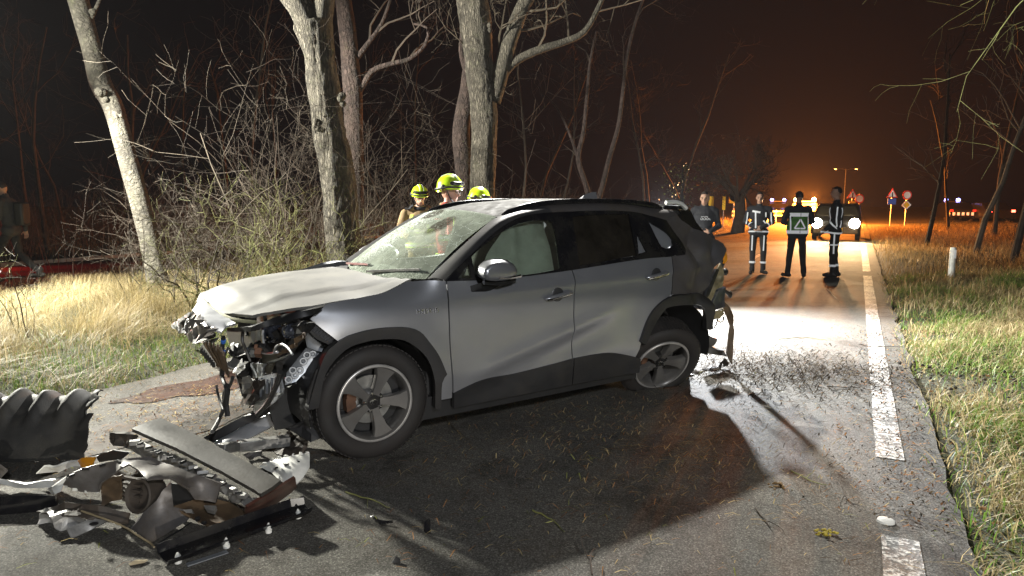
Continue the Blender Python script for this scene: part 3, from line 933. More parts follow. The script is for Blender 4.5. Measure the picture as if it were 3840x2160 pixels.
sb.build('sill', M_BLACK, car)

# glasshouse
day = [(0.515, 1.098, C_), (.60, 1.165), (.757, 1.264), (1.0, 1.41), (1.206, 1.491), (1.368, 1.517), (1.559, 1.527), (2.046, 1.534), (2.379, 1.518), (2.612, 1.471), (2.702, 1.45, C_), (2.803, 1.299), (2.818, 1.208), (2.779, 1.167, C_), (2.24, 1.149), (1.56, 1.107), (1.0, 1.083), (.7, 1.087)]
w_front = [(0.738, 1.102, C_), (.738, 1.238, C_), (.82, 1.291), (1.03, 1.396), (1.211, 1.455), (1.383, 1.475), (1.455, 1.472, C_), (1.495, 1.455), (1.500, 1.40), (1.462, 1.122, C_), (1.235, 1.103), (1.0, 1.098)]
w_tri = [(.60, 1.108, C_), (.705, 1.195, C_), (.705, 1.104, C_)]
w_rear = [(1.70, 1.495, C_), (2.0, 1.508), (2.29, 1.505, C_), (2.25, 1.182, C_), (1.645, 1.132, C_)]
w_rtri = [(2.317, 1.363, C_), (2.37, 1.205, C_), (2.275, 1.192, C_)]
w_q = [(2.484, 1.447, C_), (2.60, 1.385), (2.667, 1.341), (2.701, 1.289), (2.679, 1.239), (2.598, 1.223), (2.549, 1.237)]
wf = cpanel('window_frame', day, M_GLOSSB, 0.002, 0.03, 0.05, (w_front, w_tri, w_rear, w_rtri, w_q))
gl = [cpanel('window_pane', w_front, M_WIN, -0.012, 0.004, 0.06, parent=fdoor),
      cpanel('quarter_light', w_tri, M_WIN, -0.012, 0.004, 0.06, parent=fdoor),
      cpanel('window_pane', w_rear, M_TINT, -0.012, 0.004, 0.06, parent=rdoor),
      cpanel('quarter_light', w_rtri, M_CRAZED, -0.012, 0.004, 0.04, parent=rdoor),
      cpanel('rear_side_window', w_q, M_CRAZED, -0.012, 0.004, 0.04)]
far(wf)
fg = [far(q) for q in gl]
gl[4]['label'] = 'crazed white rear side window'

# A pillar, cant rail, roof
cA = spline([(.500, -.893, 1.100), (.60, -S(.6, 1.165), 1.168), (.757, -S(.757, 1.264), 1.268), (1.0, -S(1, 1.41), 1.414), (1.206, -S(1.2, 1.491), 1.495), (1.368, -S(1.37, 1.517), 1.521), (1.559, -S(1.56, 1.527), 1.531), (2.046, -S(2, 1.534), 1.538), (2.379, -S(2.38, 1.518), 1.522), (2.612, -S(2.61, 1.471), 1.476), (2.87, -S(2.87, 1.49), 1.49)], 0.06)
cB = spline([(.465, -.715, 1.095), (.70, -.675, 1.26), (.92, -.63, 1.40), (1.10, -.60, 1.497), (1.37, -.585, 1.555), (1.6, -.58, 1.585), (2.05, -.575, 1.597), (2.40, -.57, 1.585), (2.60, -.565, 1.565), (2.87, -.56, 1.535)], 0.06)
def resamp(c, n):
    d = [0]
    for a, b in zip(c, c[1:]): d.append(d[-1] + (b - a).length)
    o = []; j = 0
    for i in range(n):
        t = d[-1] * i / (n - 1)
        while j < len(d) - 2 and d[j + 1] < t: j += 1
        f = (t - d[j]) / max(1e-9, d[j + 1] - d[j])
        o.append(c[j].lerp(c[j + 1], max(0, min(1, f))))
    return o
nA = 60
A_, B_ = resamp(cA, nA), resamp(cB, nA)
pm = MB(); m_ = 6
for i in range(nA):
    for j in range(m_ + 1):
        t = j / m_
        p = A_[i].lerp(B_[i], t)
        nr = Vector((-0.25 if i < 24 else 0, -0.7, 0.7)).normalized()
        p = p + nr * 0.022 * math.sin(math.pi * t)
        pm.v.append(tuple(p))
split = 27
def pillar(i0, i1, name, m):
    q = MB(); q.v = pm.v[i0 * (m_ + 1):(i1 + 1) * (m_ + 1)]
    for i in range(i1 - i0):
        for j in range(m_):
            a = i * (m_ + 1) + j
            q.f.append((a, a + m_ + 1, a + m_ + 2, a + 1))
    o = q.build(name, m, car, angle=60); solid(o, 0.03)
    return far(o)
M_PILLAR = paint('dark_grey_paint', (0.085, 0.088, 0.10), 0.2, splat=0.15, rough=0.3)
pillar(0, split, 'windscreen_pillar', M_PILLAR)
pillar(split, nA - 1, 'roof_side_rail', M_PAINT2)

def lerp_tab(tab, x):
    if x <= tab[0][0]: return tab[0][1]
    for (a, p), (b, q) in zip(tab, tab[1:]):
        if x <= b:
            t = (x - a) / (b - a); t = t * t * (3 - 2 * t) * 0.4 + t * 0.6
            return p + (q - p) * t
    return tab[-1][1]
RZ = [(1.0, 1.525), (1.1, 1.552), (1.4, 1.604), (1.8, 1.632), (2.3, 1.630), (2.9, 1.575)]
def roof_z(u, w): return lerp_tab(RZ, u) - 0.052 * (abs(w) / 0.58) ** 2.4
rp = patch(spline([(1.10, -.595, C_), (1.4, -.583), (2.05, -.573), (2.9, -.56, C_), (2.93, 0), (2.9, .56, C_), (2.05, .573), (1.4, .583), (1.10, .595, C_), (1.05, .35), (1.03, 0), (1.05, -.35)], 0.06, True), lambda u, w: (u, w, roof_z(u, w)), 0.08)
solid(rp.build('roof', M_ROOF, car, angle=60), 0.02)
for sd in (-1, 1):
    rr = MB()
    path = spline([(1.14, sd * .603, 1.505), (1.26, sd * .603, 1.545), (1.42, sd * .60, 1.578), (1.7, sd * .597, 1.600), (2.1, sd * .594, 1.605), (2.5, sd * .588, 1.592), (2.70, sd * .585, 1.568), (2.82, sd * .58, 1.535)], 0.08)
    for i, p in enumerate(path):
        d = (path[min(i + 1, len(path) - 1)] - path[max(i - 1, 0)]).normalized(); sd_ = Vector((0, 1, 0)); u_ = sd_.cross(d) * -1
        k_ = 1 if 0 < i < len(path) - 1 else .5
        for a_ in range(10):
            q_ = 2 * math.pi * a_ / 10; rr.v.append(tuple(p + sd_ * math.copysign(abs(math.cos(q_)) ** .6, math.cos(q_)) * .019 * k_ + u_ * math.copysign(abs(math.sin(q_)) ** .6, math.sin(q_)) * .027 * k_))
        if i:
            for a_ in range(10):
                b_ = (i - 1) * 10; rr.f.append((b_ + a_, b_ + (a_ + 1) % 10, b_ + 10 + (a_ + 1) % 10, b_ + 10 + a_))
    rr.build('roof_rail', M_GLOSSB, car, angle=45)
sp = MB()
def hexa(mb, top, bot):
    n = len(top)
    mb.add(list(top) + list(bot), [tuple(range(n)), tuple(reversed(range(n, 2 * n)))] + [(i, i + n, (i + 1) % n + n, (i + 1) % n) for i in range(n)])
hexa(sp, [(2.84, -.575, 1.580), (3.03, -.60, 1.575), (3.22, -.54, 1.542), (3.24, 0, 1.565), (3.22, .54, 1.542), (3.03, .60, 1.575), (2.84, .575, 1.580), (2.86, 0, 1.60)],
     [(2.84, -.575, 1.54), (3.03, -.60, 1.53), (3.22, -.54, 1.520), (3.24, 0, 1.535), (3.22, .54, 1.520), (3.03, .60, 1.53), (2.84, .575, 1.54), (2.86, 0, 1.55)])
sp.build('roof_spoiler', M_GLOSSB, car, bevel=0.008)
for sd in (-1, 1):
    s2 = MB()
    s2.prism([(2.86, sd * .625, 1.535), (3.20, sd * .555, 1.528), (3.235, sd * .60, 1.42), (3.36, sd * .66, 1.26), (3.28, sd * .68, 1.25), (3.0, sd * .655, 1.42)], (0, -sd * 0.03, 0))
    s2.build('tail_pillar_trim', M_GLOSSB, car, angle=30)
s3 = MB(); s3.tube([(2.85, -.585, 1.585), (2.95, -.60, 1.59), (3.02, -.612, 1.572), (3.07, -.625, 1.53)], 0.020, 6); s3.v = [(x, y, z + .012) for x, y, z in s3.v]; s3.build('spoiler_edge', M_WHITE, car)
fin = MB()
fin.add([(2.36, -.03, 1.62), (2.36, .03, 1.62), (2.55, .035, 1.62), (2.55, -.035, 1.62), (2.50, .0, 1.690), (2.56, .0, 1.692), (2.42, 0, 1.665)], [(0, 6, 1), (0, 3, 6), (6, 3, 4), (3, 5, 4), (3, 2, 5), (2, 1, 6), (2, 6, 4), (2, 4, 5)])
fin.build('aerial_fin', M_PAINT, car)
# windscreen
def wsf(a, b):
    """a across (-1..1), b from base to roof"""
    bo = Vector((0.30 + 0.165 * abs(a) ** 2.2, 0.715 * a, 1.075 + 0.02 * a * a))
    tp = Vector((1.04 + 0.06 * a * a, 0.60 * a, 1.545 - 0.048 * abs(a) ** 2.2))
    p = bo.lerp(tp, b)
    return p + Vector((-0.6, 0, 0.8)) * 0.035 * math.sin(math.pi * b) * (1 - 0.3 * a * a)
wm = MB(); nu_, nv_ = 24, 14
for j in range(nv_ + 1):
    for i in range(nu_ + 1): wm.v.append(tuple(wsf(-0.985 + 1.97 * i / nu_, j / nv_)))
for j in range(nv_):
    for i in range(nu_):
        a = j * (nu_ + 1) + i
        wm.f.append((a, a + nu_ + 1, a + nu_ + 2, a + 1))
ws = wm.build('windscreen', M_WSCREEN, car, angle=80)
ws['label'] = 'cracked dusty windscreen with muddy prints'
# dark ceramic border of the screen
hb = MB()
for i in range(24):
    a0, a1 = -0.985 + 1.97 * i / 24, -0.985 + 1.97 * (i + 1) / 24
    for b0, b1 in ((0.955, 1.0), (0.0, 0.05)):
        q = [wsf(a0, b0), wsf(a1, b0), wsf(a1, b1), wsf(a0, b1)]
        hb.add([p - Vector((-.6, 0, .8)) * 0.004 for p in q], [(0, 1, 2, 3)])
hb.build('screen_border', M_BLACK, ws)
for w0, w1, uu in ((-.10, -.62, 0.02), (.52, .02, 0.0)):
    wp = MB()
    A0, A1 = wsf(w0 / .72, 0.03) + Vector((-0.03, 0, .012)), wsf(w1 / .72, 0.10) + Vector((-0.012, 0, .012))
    wp.bar(A0, A1, 0.022, 0.014); wp.bar(A0 + Vector((0.03, 0, -.005)), A0.lerp(A1, .55), 0.016, 0.02)
    wp.build('wiper', M_STEEL, car)
cw_ = patch(spline([(.24, -.60, C_), (.36, -.70), (.47, -.72, C_), (.36, -.45), (.31, 0), (.36, .45), (.47, .72, C_), (.30, .74), (.20, .55, C_), (.17, 0)], 0.06, True), lambda u, w: (u, w, 1.045 + 0.12 * (u - .2)), 0.06)
solid(cw_.build('scuttle_panel', M_CLAD, car), 0.02)

# bonnet
ZL = [(-.82, .935), (-.7, .978), (-.6, 1.008), (-.4, 1.046), (-.1, 1.074), (.22, 1.090), (.4, 1.10)]
def hood_z(u, w):
    z = lerp_tab(ZL, u) - 0.055 * (abs(w) / .8) ** 2.2
    z -= 0.016 * sst(-.60, -.70, u) * sst(.62, .40, abs(w))
    z += 0.019 * sst(.54, .475, abs(w) - 0.10 * sst(-.8, .2, u)) * sst(-.80, -.60, u)
    z += 0.055 * sst(0.0, .34, u) * sst(-.45, -.75, w)
    z -= 0.030 * math.exp(-(((u + .60) / .10) ** 2 + ((w + .42) / .22) ** 2))
    z += 0.005 * noise.noise(Vector((u * 2.6, w * 2.2, 1)))
    return z
hd = patch(spline([(-.72, .62, C_), (-.80, .3), (-.80, 0), (-.765, -.35), (-.655, -.672, C_), (-.40, -.79), (-.25, -.80), (.05, -.81), (.20, -.79), (.335, -.735, C_), (.27, -.5), (.225, -.2), (.225, .2), (.27, .74, C_), (-.05, .80), (-.4, .78)], 0.05, True), lambda u, w: (u, w, hood_z(u, w)), 0.04)
hood = hd.build('bonnet', M_HOOD, car, angle=60); solid(hood, 0.018)
hood['label'] = 'dented bonnet under a film of pale dust'

# mirrors
def mirror(sd):
    t = MB()
    fr = [(.695, 1.135), (.715, 1.185), (.77, 1.222), (.86, 1.232), (.94, 1.222), (1.0, 1.195), (1.03, 1.15), (1.025, 1.105), (.95, 1.085), (.83, 1.082), (.74, 1.095)]
    secs = [(0.90, 1.0, 0), (.95, 1.03, 0), (1.02, 1.0, -.02), (1.07, .86, -.05), (1.09, .6, -.08)]
    cc = (.86, 1.155)
    for w, k, sh in secs:
        for (u, z) in fr: t.v.append((cc[0] + (u - cc[0]) * k * .92 + sh, sd * w, cc[1] + (z - cc[1]) * k))
    n = len(fr)
    for i in range(len(secs) - 1):
        for j in range(n):
            a, b = i * n + j, i * n + (j + 1) % n
            t.f.append((a, b, b + n, a + n) if sd < 0 else (a, a + n, b + n, b))
    t.f.append(tuple(range(n)) if sd > 0 else tuple(reversed(range(n))))
    t.f.append(tuple((len(secs) - 1) * n + j for j in range(n)))
    o = t.build('door_mirror', M_PAINT, car, angle=60)
    s = o.modifiers.new('sub', 'SUBSURF'); s.levels = s.render_levels = 1
    b = MB()
    b.add([(.68, sd * .90, 1.05), (.80, sd * .90, 1.05), (.80, sd * .90, .99), (.66, sd * .90, 1.0), (.80, sd * .98, 1.095), (.93, sd * .98, 1.095), (.92, sd * .96, 1.06), (.80, sd * .97, 1.055)], [(0, 1, 5, 4), (1, 2, 6, 5), (2, 3, 7, 6), (3, 0, 4, 7), (4, 5, 6, 7), (3, 2, 1, 0)])
    b.tube([(.74, sd * .99, 1.088), (.86, sd * 1.01, 1.075), (.98, sd * .99, 1.088)], 0.022, 8)
    b.build('mirror_foot', M_BLACK, o)
    l = MB(); l.tube([(.80, sd * 1.075, 1.115), (.90, sd * 1.07, 1.108), (1.0, sd * 1.04, 1.112)], 0.011, 6); l.build('indicator_strip', M_CHROME, o)
mirror(-1); mirror(1)

# door handles
for par, u0, z0, sl in ((fdoor, 1.41, .935, .14), (rdoor, 2.41, 1.022, .12)):
    for sd in (-1, 1):
        h = MB()
        w = lambda u, z, o: sd * (S(u, z) + o)
        P = [(u0 + k * .125, w(u0, z0, .030 - .022 * abs(k) ** 4), z0 + k * .125 * sl) for k in (-1, -.9, -.6, 0, .6, .9, 1)]
        h.tube(P, [.004, .013, .016, .017, .016, .014, .006], 8)
        o = h.build('door_handle', M_PAINT, par if sd < 0 else car)
        if sd < 0:
            c = MB(); c.tube([(p[0], p[1] - .012, p[2] - .008) for p in P[1:-1]], .007, 6); c.build('handle_strip', M_CHROME, car)
            r = MB(); r.ell((u0, w(u0, z0, .002), z0 + .005), (.055, .006, .052), 16, 8); r.build('handle_recess', M_PILLAR, car)
# badge on the fender
bd = MB()
GL = {'H': [(0, 0, 0, 1), (1, 0, 1, 1), (0, .5, 1, .5)], 'Y': [(0, 1, .5, .5), (1, 1, .5, .5), (.5, .5, .5, 0)], 'B': [(0, 0, 0, 1), (0, 1, .8, .95), (.8, .95, .8, .55), (.8, .55, 0, .5), (.8, .55, 1, .25), (1, .25, .8, 0), (.8, 0, 0, 0)],
      'R': [(0, 0, 0, 1), (0, 1, .9, .95), (.9, .95, .9, .55), (.9, .55, 0, .5), (.4, .5, 1, 0)], 'I': [(.5, 0, .5, 1)], 'D': [(0, 0, 0, 1), (0, 1, .7, .95), (.7, .95, 1, .5), (1, .5, .7, .05), (.7, .05, 0, 0)]}
ux = .285
for ch in 'HYBRID':
    for x0, y0, x1, y1 in GL[ch]:
        q = []
        for x, y in ((x0, y0), (x1, y1)):
            u = ux + x * .017; z = .905 + y * .028 - (u - .285) * 0.02
            q.append((u, -(S(u, z) + .002), z))
        bd.bar(q[0], q[1], .0045, .004)
    ux += .027
bd.build('badge', M_CHROME, car)

# ------------------------------------------------------------------ wheels
def wheel(name, m4, flat=False):
    """m4: wheel frame, z axis pointing out of the car through the rim"""
    e = bpy.data.objects.new(name, None); COL.objects.link(e); e.parent = car
    T = MB()
    Rw = 0.3635
    prof = [(.235, -.20), (.25, -.222), (.30, -.235), (.335, -.225), (.355, -.205), (Rw, -.18), (Rw, -.115), (Rw, -.05), (.355, -.022), (.335, -.005), (.30, .004), (.262, -.004), (.245, -.018), (.235, -.03)]
    T.lathe(prof, 64, m4)
    # tread grooves as raised blocks
    for k in range(72):
        a = 2 * math.pi * k / 72
        for h0, h1, sh in ((-.20, -.135, 0), (-.10, -.028, .5)):
            a2 = a + sh * 2 * math.pi / 72
            q = Matrix.Rotation(a2, 4, 'Z')
            T.box((0, 0, 0), (0, 0, 0)) if False else None
            c = [m4 @ (q @ Vector((r, t * .0115, h))) for r in (Rw - .004, Rw + .003) for t in (-1, 1) for h in (h0, h1)]
            b = len(T.v); T.v += [tuple(p) for p in c]
            T.f += [(b, b + 1, b + 3, b + 2), (b + 4, b + 6, b + 7, b + 5), (b, b + 4, b + 5, b + 1), (b + 2, b + 3, b + 7, b + 6), (b, b + 2, b + 6, b + 4), (b + 1, b + 5, b + 7, b + 3)]
    if flat: # the deflated tyre spreads on the road
        T.v = [(p[0], p[1], p[2] if p[2] > .03 else .016 + .02 * (p[2] + .1)) for p in T.v]
    T.build('tyre', M_RUBBER, e, angle=35)
    ri = MB()
    ri.lathe([(.236, -.19), (.225, -.17), (.215, -.10), (.218, -.03), (.226, -.012), (.232, -.004), (.243, -.004), (.247, -.012), (.243, -.03)], 64, m4)
    ri.build('rim', M_RIM, e, angle=50)
    rl_ = MB(); rl_.lathe([(.2305, .000), (.238, .002), (.245, .000), (.249, -.008), (.246, -.016)], 64, m4); rl_.build('rim_edge', M_LIPR, e, angle=60)
    for k in range(5):
        s = MB()
        q = m4 @ Matrix.Rotation(R(68 + 72 * k), 4, 'Z')
        top = [(.045, -.022), (.045, .022), (.10, .026), (.17, .040), (.222, .066), (.236, .040), (.236, -.040), (.222, -.066), (.17, -.040), (.10, -.026)]
        zt = lambda r: -.052 + .034 * (r / .236)
        vt = [q @ Vector((x, y, zt(x))) for x, y in top]
        vm = [q @ Vector((x, y * 1.12, zt(x) - .014)) for x, y in top]
        vb = [q @ Vector((x, y * 1.0, zt(x) - .055)) for x, y in top]
        n = len(top)
        s.add(vt + vm + vb, [tuple(range(n))[::-1]] + [(i, (i + 1) % n, (i + 1) % n + n, i + n) for i in range(n)] + [(i + n, (i + 1) % n + n, (i + 1) % n + 2 * n, i + 2 * n) for i in range(n)])
        s.build('spoke', M_RIM, e, angle=20)
    h = MB()
    h.lathe([(.075, -.10), (.072, -.055), (.060, -.048), (.034, -.046), (.033, -.040), (0.0001, -.038)], 32, m4)
    h.build('hub', M_RIMD, e)
    em = MB()
    def ring(cx, cy, ra, rb, t=.0018):
        pts = [m4 @ Vector((cx + ra * math.cos(a), cy + rb * math.sin(a), -.036)) for a in [2 * math.pi * i / 24 for i in range(25)]]
        em.tube(pts, t, 4, cap=False)
    ring(0, 0, .025, .018); ring(0, .008, .016, .0075); ring(0, .0, .008, .017)
    em.build('emblem', M_CHROME, e)
    for k in range(5):
        n_ = MB(); a = R(68 + 36 + 72 * k)
        f = m4 @ Matrix.Translation((.056 * math.cos(a), .056 * math.sin(a), 0))
        n_.lathe([(.011, -.07), (.011, -.036), (.009, -.030), (.0001, -.029)], 6, f); n_.build('wheel_nut', M_CHROME, e)
    d = MB(); d.lathe([(.05, -.12), (.155, -.12), (.155, -.135), (.05, -.135)], 40, m4); d.build('brake_disc', M_STEEL, e)
    cpr = MB()
    for i in range(5):
        a = R(150 + i * 14); cpr.box(m4 @ Vector((.13 * math.cos(a), .13 * math.sin(a), -.12)), (.06, .06, .05))
    cpr.build('brake_caliper', M_RUST, e)
    bk = MB(); bk.lathe([(.0001, -.17), (.226, -.17)], 32, m4); bk.build('brake_shield', M_BLACK, e)
    return e
def wframe(c, nrm, up=(0, 0, 1)):
    n = Vector(nrm).normalized(); u = Vector(up); u = (u - n * u.dot(n)).normalized(); x = u.cross(n)
    m = Matrix((x, u, n)).transposed().to_4x4(); m.translation = Vector(c); return m
wheel('front_wheel', wframe((0, -.905, .362), (-.03, -1, 0)))
wheel('front_wheel', wframe((0, .905, .362), (0, 1, 0)))
wheel('rear_wheel', wframe((2.69, .86, .33), (0, 1, -.1)))

# unseen dark boxes added under the car to stop light passing beneath it
ub = MB(); ub.box((1.85, .62, .15), (2.7, .05, .26)); ub.box((3.0, .1, .17), (.5, 1.3, .26), taper=.9); ub.box((2.5, .25, .16), (.12, .9, .24)); ub.build('underbody_shield', M_DARKIN, car)
# wheel housings
for c in (0.0, 2.67):
    for sd in (-1, 1):
        h = MB(); k = 18
        for i in range(k + 1):
            a = math.pi * (-0.08 + 1.16 * i / k)
            for w in (.895, .70, .45): h.v.append((c + .42 * math.cos(a) * (1.06 if c else 1), sd * w, .37 + .405 * math.sin(a)))
        for i in range(k):
            for j in range(2):
                b = i * 3 + j; h.f.append((b, b + 1, b + 4, b + 3))
        h.build('wheel_housing', M_BLACK, car)
        h2 = MB(); h2.prism([(c + .54 * math.cos(math.pi * (-.12 + 1.24 * i / 12)), sd * .46, .36 + .54 * math.sin(math.pi * (-.12 + 1.24 * i / 12))) for i in range(13)], (0, -sd * .02, 0)); h2.build('wheel_housing_wall', M_DARKIN, car)

# ------------------------------------------------------------------ cabin
fl = MB(); fl.box((1.40, 0, .26), (3.4, 1.5, .10)); fl.box((.42, 0, .62), (.04, 1.62, .80)); fl.box((2.2, 0, .55), (.10, 1.4, .5)); fl.build('floor_pan', M_DARKIN, car)
fl = MB(); fl.box((.05, 0, .60), (.74, .80, .64)); fl.box((-.36, 0.12, .58), (.06, .90, .56)); fl.build('engine', M_BLACK, car, bevel=.02)
ds = patch(spline([(.36, -.80, C_), (.80, -.80), (.86, -.4), (.80, 0), (.86, .4), (.80, .80, C_), (.40, .80, C_)], .08, True), lambda u, w: (u, w, 1.055 - .05 * abs(u - .6) + .02 * math.cos(w * 8)), .08)
solid(ds.build('dashboard', mat('dash_grey', (.055, .06, .055), .8, dirt=.4), car), .25)
for w in (-.40, .40):
    st = MB()
    st.box((1.35, w, .62), (.52, .50, .18)); st.bar((1.55, w, .62), (1.78, w, 1.22), .48, .14, (0, 1, 0)); st.box((1.80, w, 1.33), (.10, .26, .18))
    st.build('seat', mat('seat_cloth', (.05, .05, .05), .9), car, bevel=.04)
st = MB(); st.box((2.25, 0, .62), (.5, 1.3, .18)); st.bar((2.45, 0, .62), (2.66, 0, 1.20), 1.3, .14, (0, 1, 0)); st.build('rear_seat', bpy.data.materials['seat_cloth'], car, bevel=.04)
sw = MB()
fr = wframe((.98, -.40, .99), (.9, 0, .42))
sw.tube([fr @ Vector((.185 * math.cos(a), .185 * math.sin(a), 0)) for a in [2 * math.pi * i / 32 for i in range(33)]], .015, 8, False)
sw.box((.99, -.40, .99), (.06, .16, .12)); sw.bar((.98, -.22, 1.0), (.98, -.58, 1.0), .03, .03)
sw.build('steering_wheel', M_BLACK, car)
# deflated curtain airbags hanging inside the near side windows and across the far side
def curtain(sd, u0, u1, z0, z1, off, name='curtain_airbag'):
    o = spline([(u0, z0, C_), (u1, z0 + .02, C_), (u1 + .02, z1, C_), ((u0 + u1) / 2 + .1, z1 + .01), (u0 + .32, z1 - .06), (u0 + .06, z0 + .17)], .05, True)
    def f(u, z):
        fold = .025 * math.sin(u * 15 + 4 * noise.noise(Vector((u * 2, z * 3, 1)))) + .05 * abs(noise.noise(Vector((u * 3.2, z * 2.2, 8)))) + .06 * math.exp(-((u - 1.12 - .25 * (z - 1.2)) / .06) ** 2)
        return (u, sd * (S(u, z) - off + fold * .8), z)
    a = patch(o, f, .03).build(name, M_AIRBAG, car, angle=80); solid(a, .004)
    return a
curtain(-1, .80, 1.47, 1.0, 1.49, .10)['label'] = 'pale airbag curtain filling the front side window'
hl = patch(spline([(1.10, -.56, C_), (2.85, -.55, C_), (2.85, .55, C_), (1.10, .56, C_)], .15, True), lambda u, w: (u, w, roof_z(u, w) - .05), .15); solid(hl.build('headlining', mat('headlining', (.30, .30, .27), .95), car), .01)
mr = MB(); mr.box((.93, 0, 1.43), (.03, .24, .07)); mr.bar((.93, 0, 1.43), (1.02, 0, 1.50), .02, .02); mr.build('rear_view_mirror', M_BLACK, car, bevel=.01)
# tail
tg = patch(spline([(-.66, 1.15, C_), (-.60, 1.48, C_), (.60, 1.48, C_), (.66, 1.15, C_), (.70, .62, C_), (-.70, .62, C_)], .1, True), lambda w, z: (3.36 - .30 * sst(1.1, 1.5, z) - .08 * w * w, w, z), .1, [spline([(-.50, 1.17, C_), (-.46, 1.42, C_), (.46, 1.42, C_), (.50, 1.17, C_)], .1, True)])
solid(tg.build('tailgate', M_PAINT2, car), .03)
rwp = patch(spline([(-.51, 1.16, C_), (-.47, 1.43, C_), (.47, 1.43, C_), (.51, 1.16, C_)], .1, True), lambda w, z: (3.33 - .30 * sst(1.1, 1.5, z) - .08 * w * w, w, z), .1)
rwp.build('rear_window', M_CRAZED, car)


M_LAMPG = mat('lamp_glass', (.04, .045, .06), .05, metal=.2, bmp=0, coat=1)
# folded rear wheel with a flat tyre
wheel('rear_wheel', wframe((2.552, -.881, .246), (-.246, -.847, -.45)), flat=True)['label'] = 'rear wheel folded under on a flat tyre'

# ------------------------------------------------------------------ stripped front end
M_SILP = mat('silver_plastic', (.42, .43, .45), .35, metal=.35, dirt=.25, bmp=.05)
bc = sheet('bumper_skin', [(-0.8, 0.073, 0.974), (-0.86, 0.072, 0.896), (-0.9, -0.381, 0.91), (-0.9, -0.616, 0.911), (-0.88, -0.694, 0.892), (-0.84, -0.709, 0.871), (-0.8, -0.648, 0.891), (-0.76, -0.722, 0.917), (-0.76, -0.503, 0.914), (-0.78, -0.32, 0.926), (-0.79, -0.116, 0.942)], M_SILP, car, .012, .04, .02)
fo = MB(); fo.tube([(-0.79, 0.149, 0.964), (-0.79, -0.006, 0.944), (-0.785, -0.193, 0.93), (-0.77, -0.39, 0.922), (-0.75, -0.523, 0.916), (-0.7, -0.615, 0.912), (-0.64, -0.678, 0.908)], .012, 6); fo.build('foam_strip', mat('yellow_foam', (.33, .32, .20), .8), car)
sheet('twisted_bumper_panel', [(-0.92, -0.399, 0.935), (-0.92, -0.114, 0.833), (-0.92, -0.183, 0.767), (-0.92, -0.249, 0.745), (-0.92, -0.429, 0.773), (-0.92, -0.705, 0.831), (-0.86, -0.555, 0.781), (-0.82, -0.595, 0.825), (-0.82, -0.541, 0.841), (-0.92, -0.92, 0.927), (-0.92, -0.733, 0.926)], mat('scraped_grey_metal', (.20, .19, .18), .4, metal=.5, var=.5, dirt=.4), car, .01, .035, .02, .07, 3)
sheet('fender_corner', [(-0.58, 3.37, 0.27), (-0.58, 2.627, 0.451), (-0.58, 1.906, 0.623), (-0.58, 1.847, 0.609), (-0.58, 2.316, 0.487), (-0.58, 2.772, 0.344), (-0.58, 2.994, 0.266), (-0.58, 3.258, 0.251)], M_SILP, car, .012, .04, .01, .03, 1)
sheet('torn_liner', [(-0.6, 2.765, 0.347), (-0.6, 2.28, 0.487), (-0.6, 1.743, 0.614), (-0.6, 1.818, 0.516), (-0.6, 1.931, 0.376), (-0.6, 2.331, 0.35), (-0.6, 2.682, 0.288)], M_BLACK, car, .01, .03, .02, .06, 5)
rb = MB(); rb.prism([(-0.52, 0.804, 0.609), (-0.52, -0.021, 0.769), (-0.52, -0.031, 0.587), (-0.52, 0.64, 0.442)], (.06, 0, 0)); rb.build('radiator', mat('radiator_black', (.016, .018, .024), .4, metal=.2, bmp=.4, bscale=90), car)
sheet('lamp_support', [(-0.76, -0.488, 0.854), (-0.7, -0.834, 0.914), (-0.64, -0.832, 0.931), (-0.52, -0.84, 0.961), (-0.33, -0.982, 1.018), (-0.36, -0.928, 0.968), (-0.53, -0.903, 0.928), (-0.64, -0.827, 0.899), (-0.7, -0.808, 0.881), (-0.76, -0.507, 0.837)], M_BLACK, car, .014, .05, .01)
sheet('lamp_cowl', [(-0.44, 0.015, 0.773), (-0.44, -0.211, 0.849), (-0.44, -0.417, 0.902), (-0.44, -0.673, 0.929), (-0.44, -0.505, 0.873)], M_APRON, car, .012, .04, .02)
hp = MB(); hb_ = [(-0.384, -0.86, 0.914), (-0.336, -0.86, 0.885), (-0.218, -0.86, 0.786), (-0.27, -0.86, 0.76), (-0.339, -0.86, 0.8), (-0.405, -0.86, 0.877)]
hp.prism(hb_, (0, .07, 0)); hp.build('lamp_bracket', M_BLACK, car, smooth=False)
hc = MB()
for i in range(9):
    for j in range(4):
        a, b_ = Vector(hb_[0]).lerp(Vector(hb_[2]), (i + .7) / 10), Vector(hb_[5]).lerp(Vector(hb_[3]), (i + .7) / 10)
        p = a.lerp(b_, (j + .7) / 5); hc.box(p + Vector((0, -.004, 0)), (.012, .010, .012), R(30))
hc.build('honeycomb', mat('honeycomb_grey', (.06, .062, .068), .35), car, smooth=False)
aw = -.70
sheet('apron_bracket', [(-0.369, -0.72, 0.805), (-0.351, -0.72, 0.821), (-0.327, -0.72, 0.79), (-0.254, -0.72, 0.725), (-0.271, -0.72, 0.691), (-0.307, -0.72, 0.703), (-0.357, -0.72, 0.73)], M_APRON, car, .008, .03, .01)
ap = sheet('inner_wing', [(-0.352, -0.68, 0.717), (-0.312, -0.68, 0.718), (-0.256, -0.68, 0.676), (-0.292, -0.68, 0.628), (-0.351, -0.68, 0.578), (-0.398, -0.68, 0.539), (-0.422, -0.68, 0.516), (-0.489, -0.68, 0.506), (-0.475, -0.68, 0.579)], M_APRON, car, .008, .03, .015)
dm = MB()
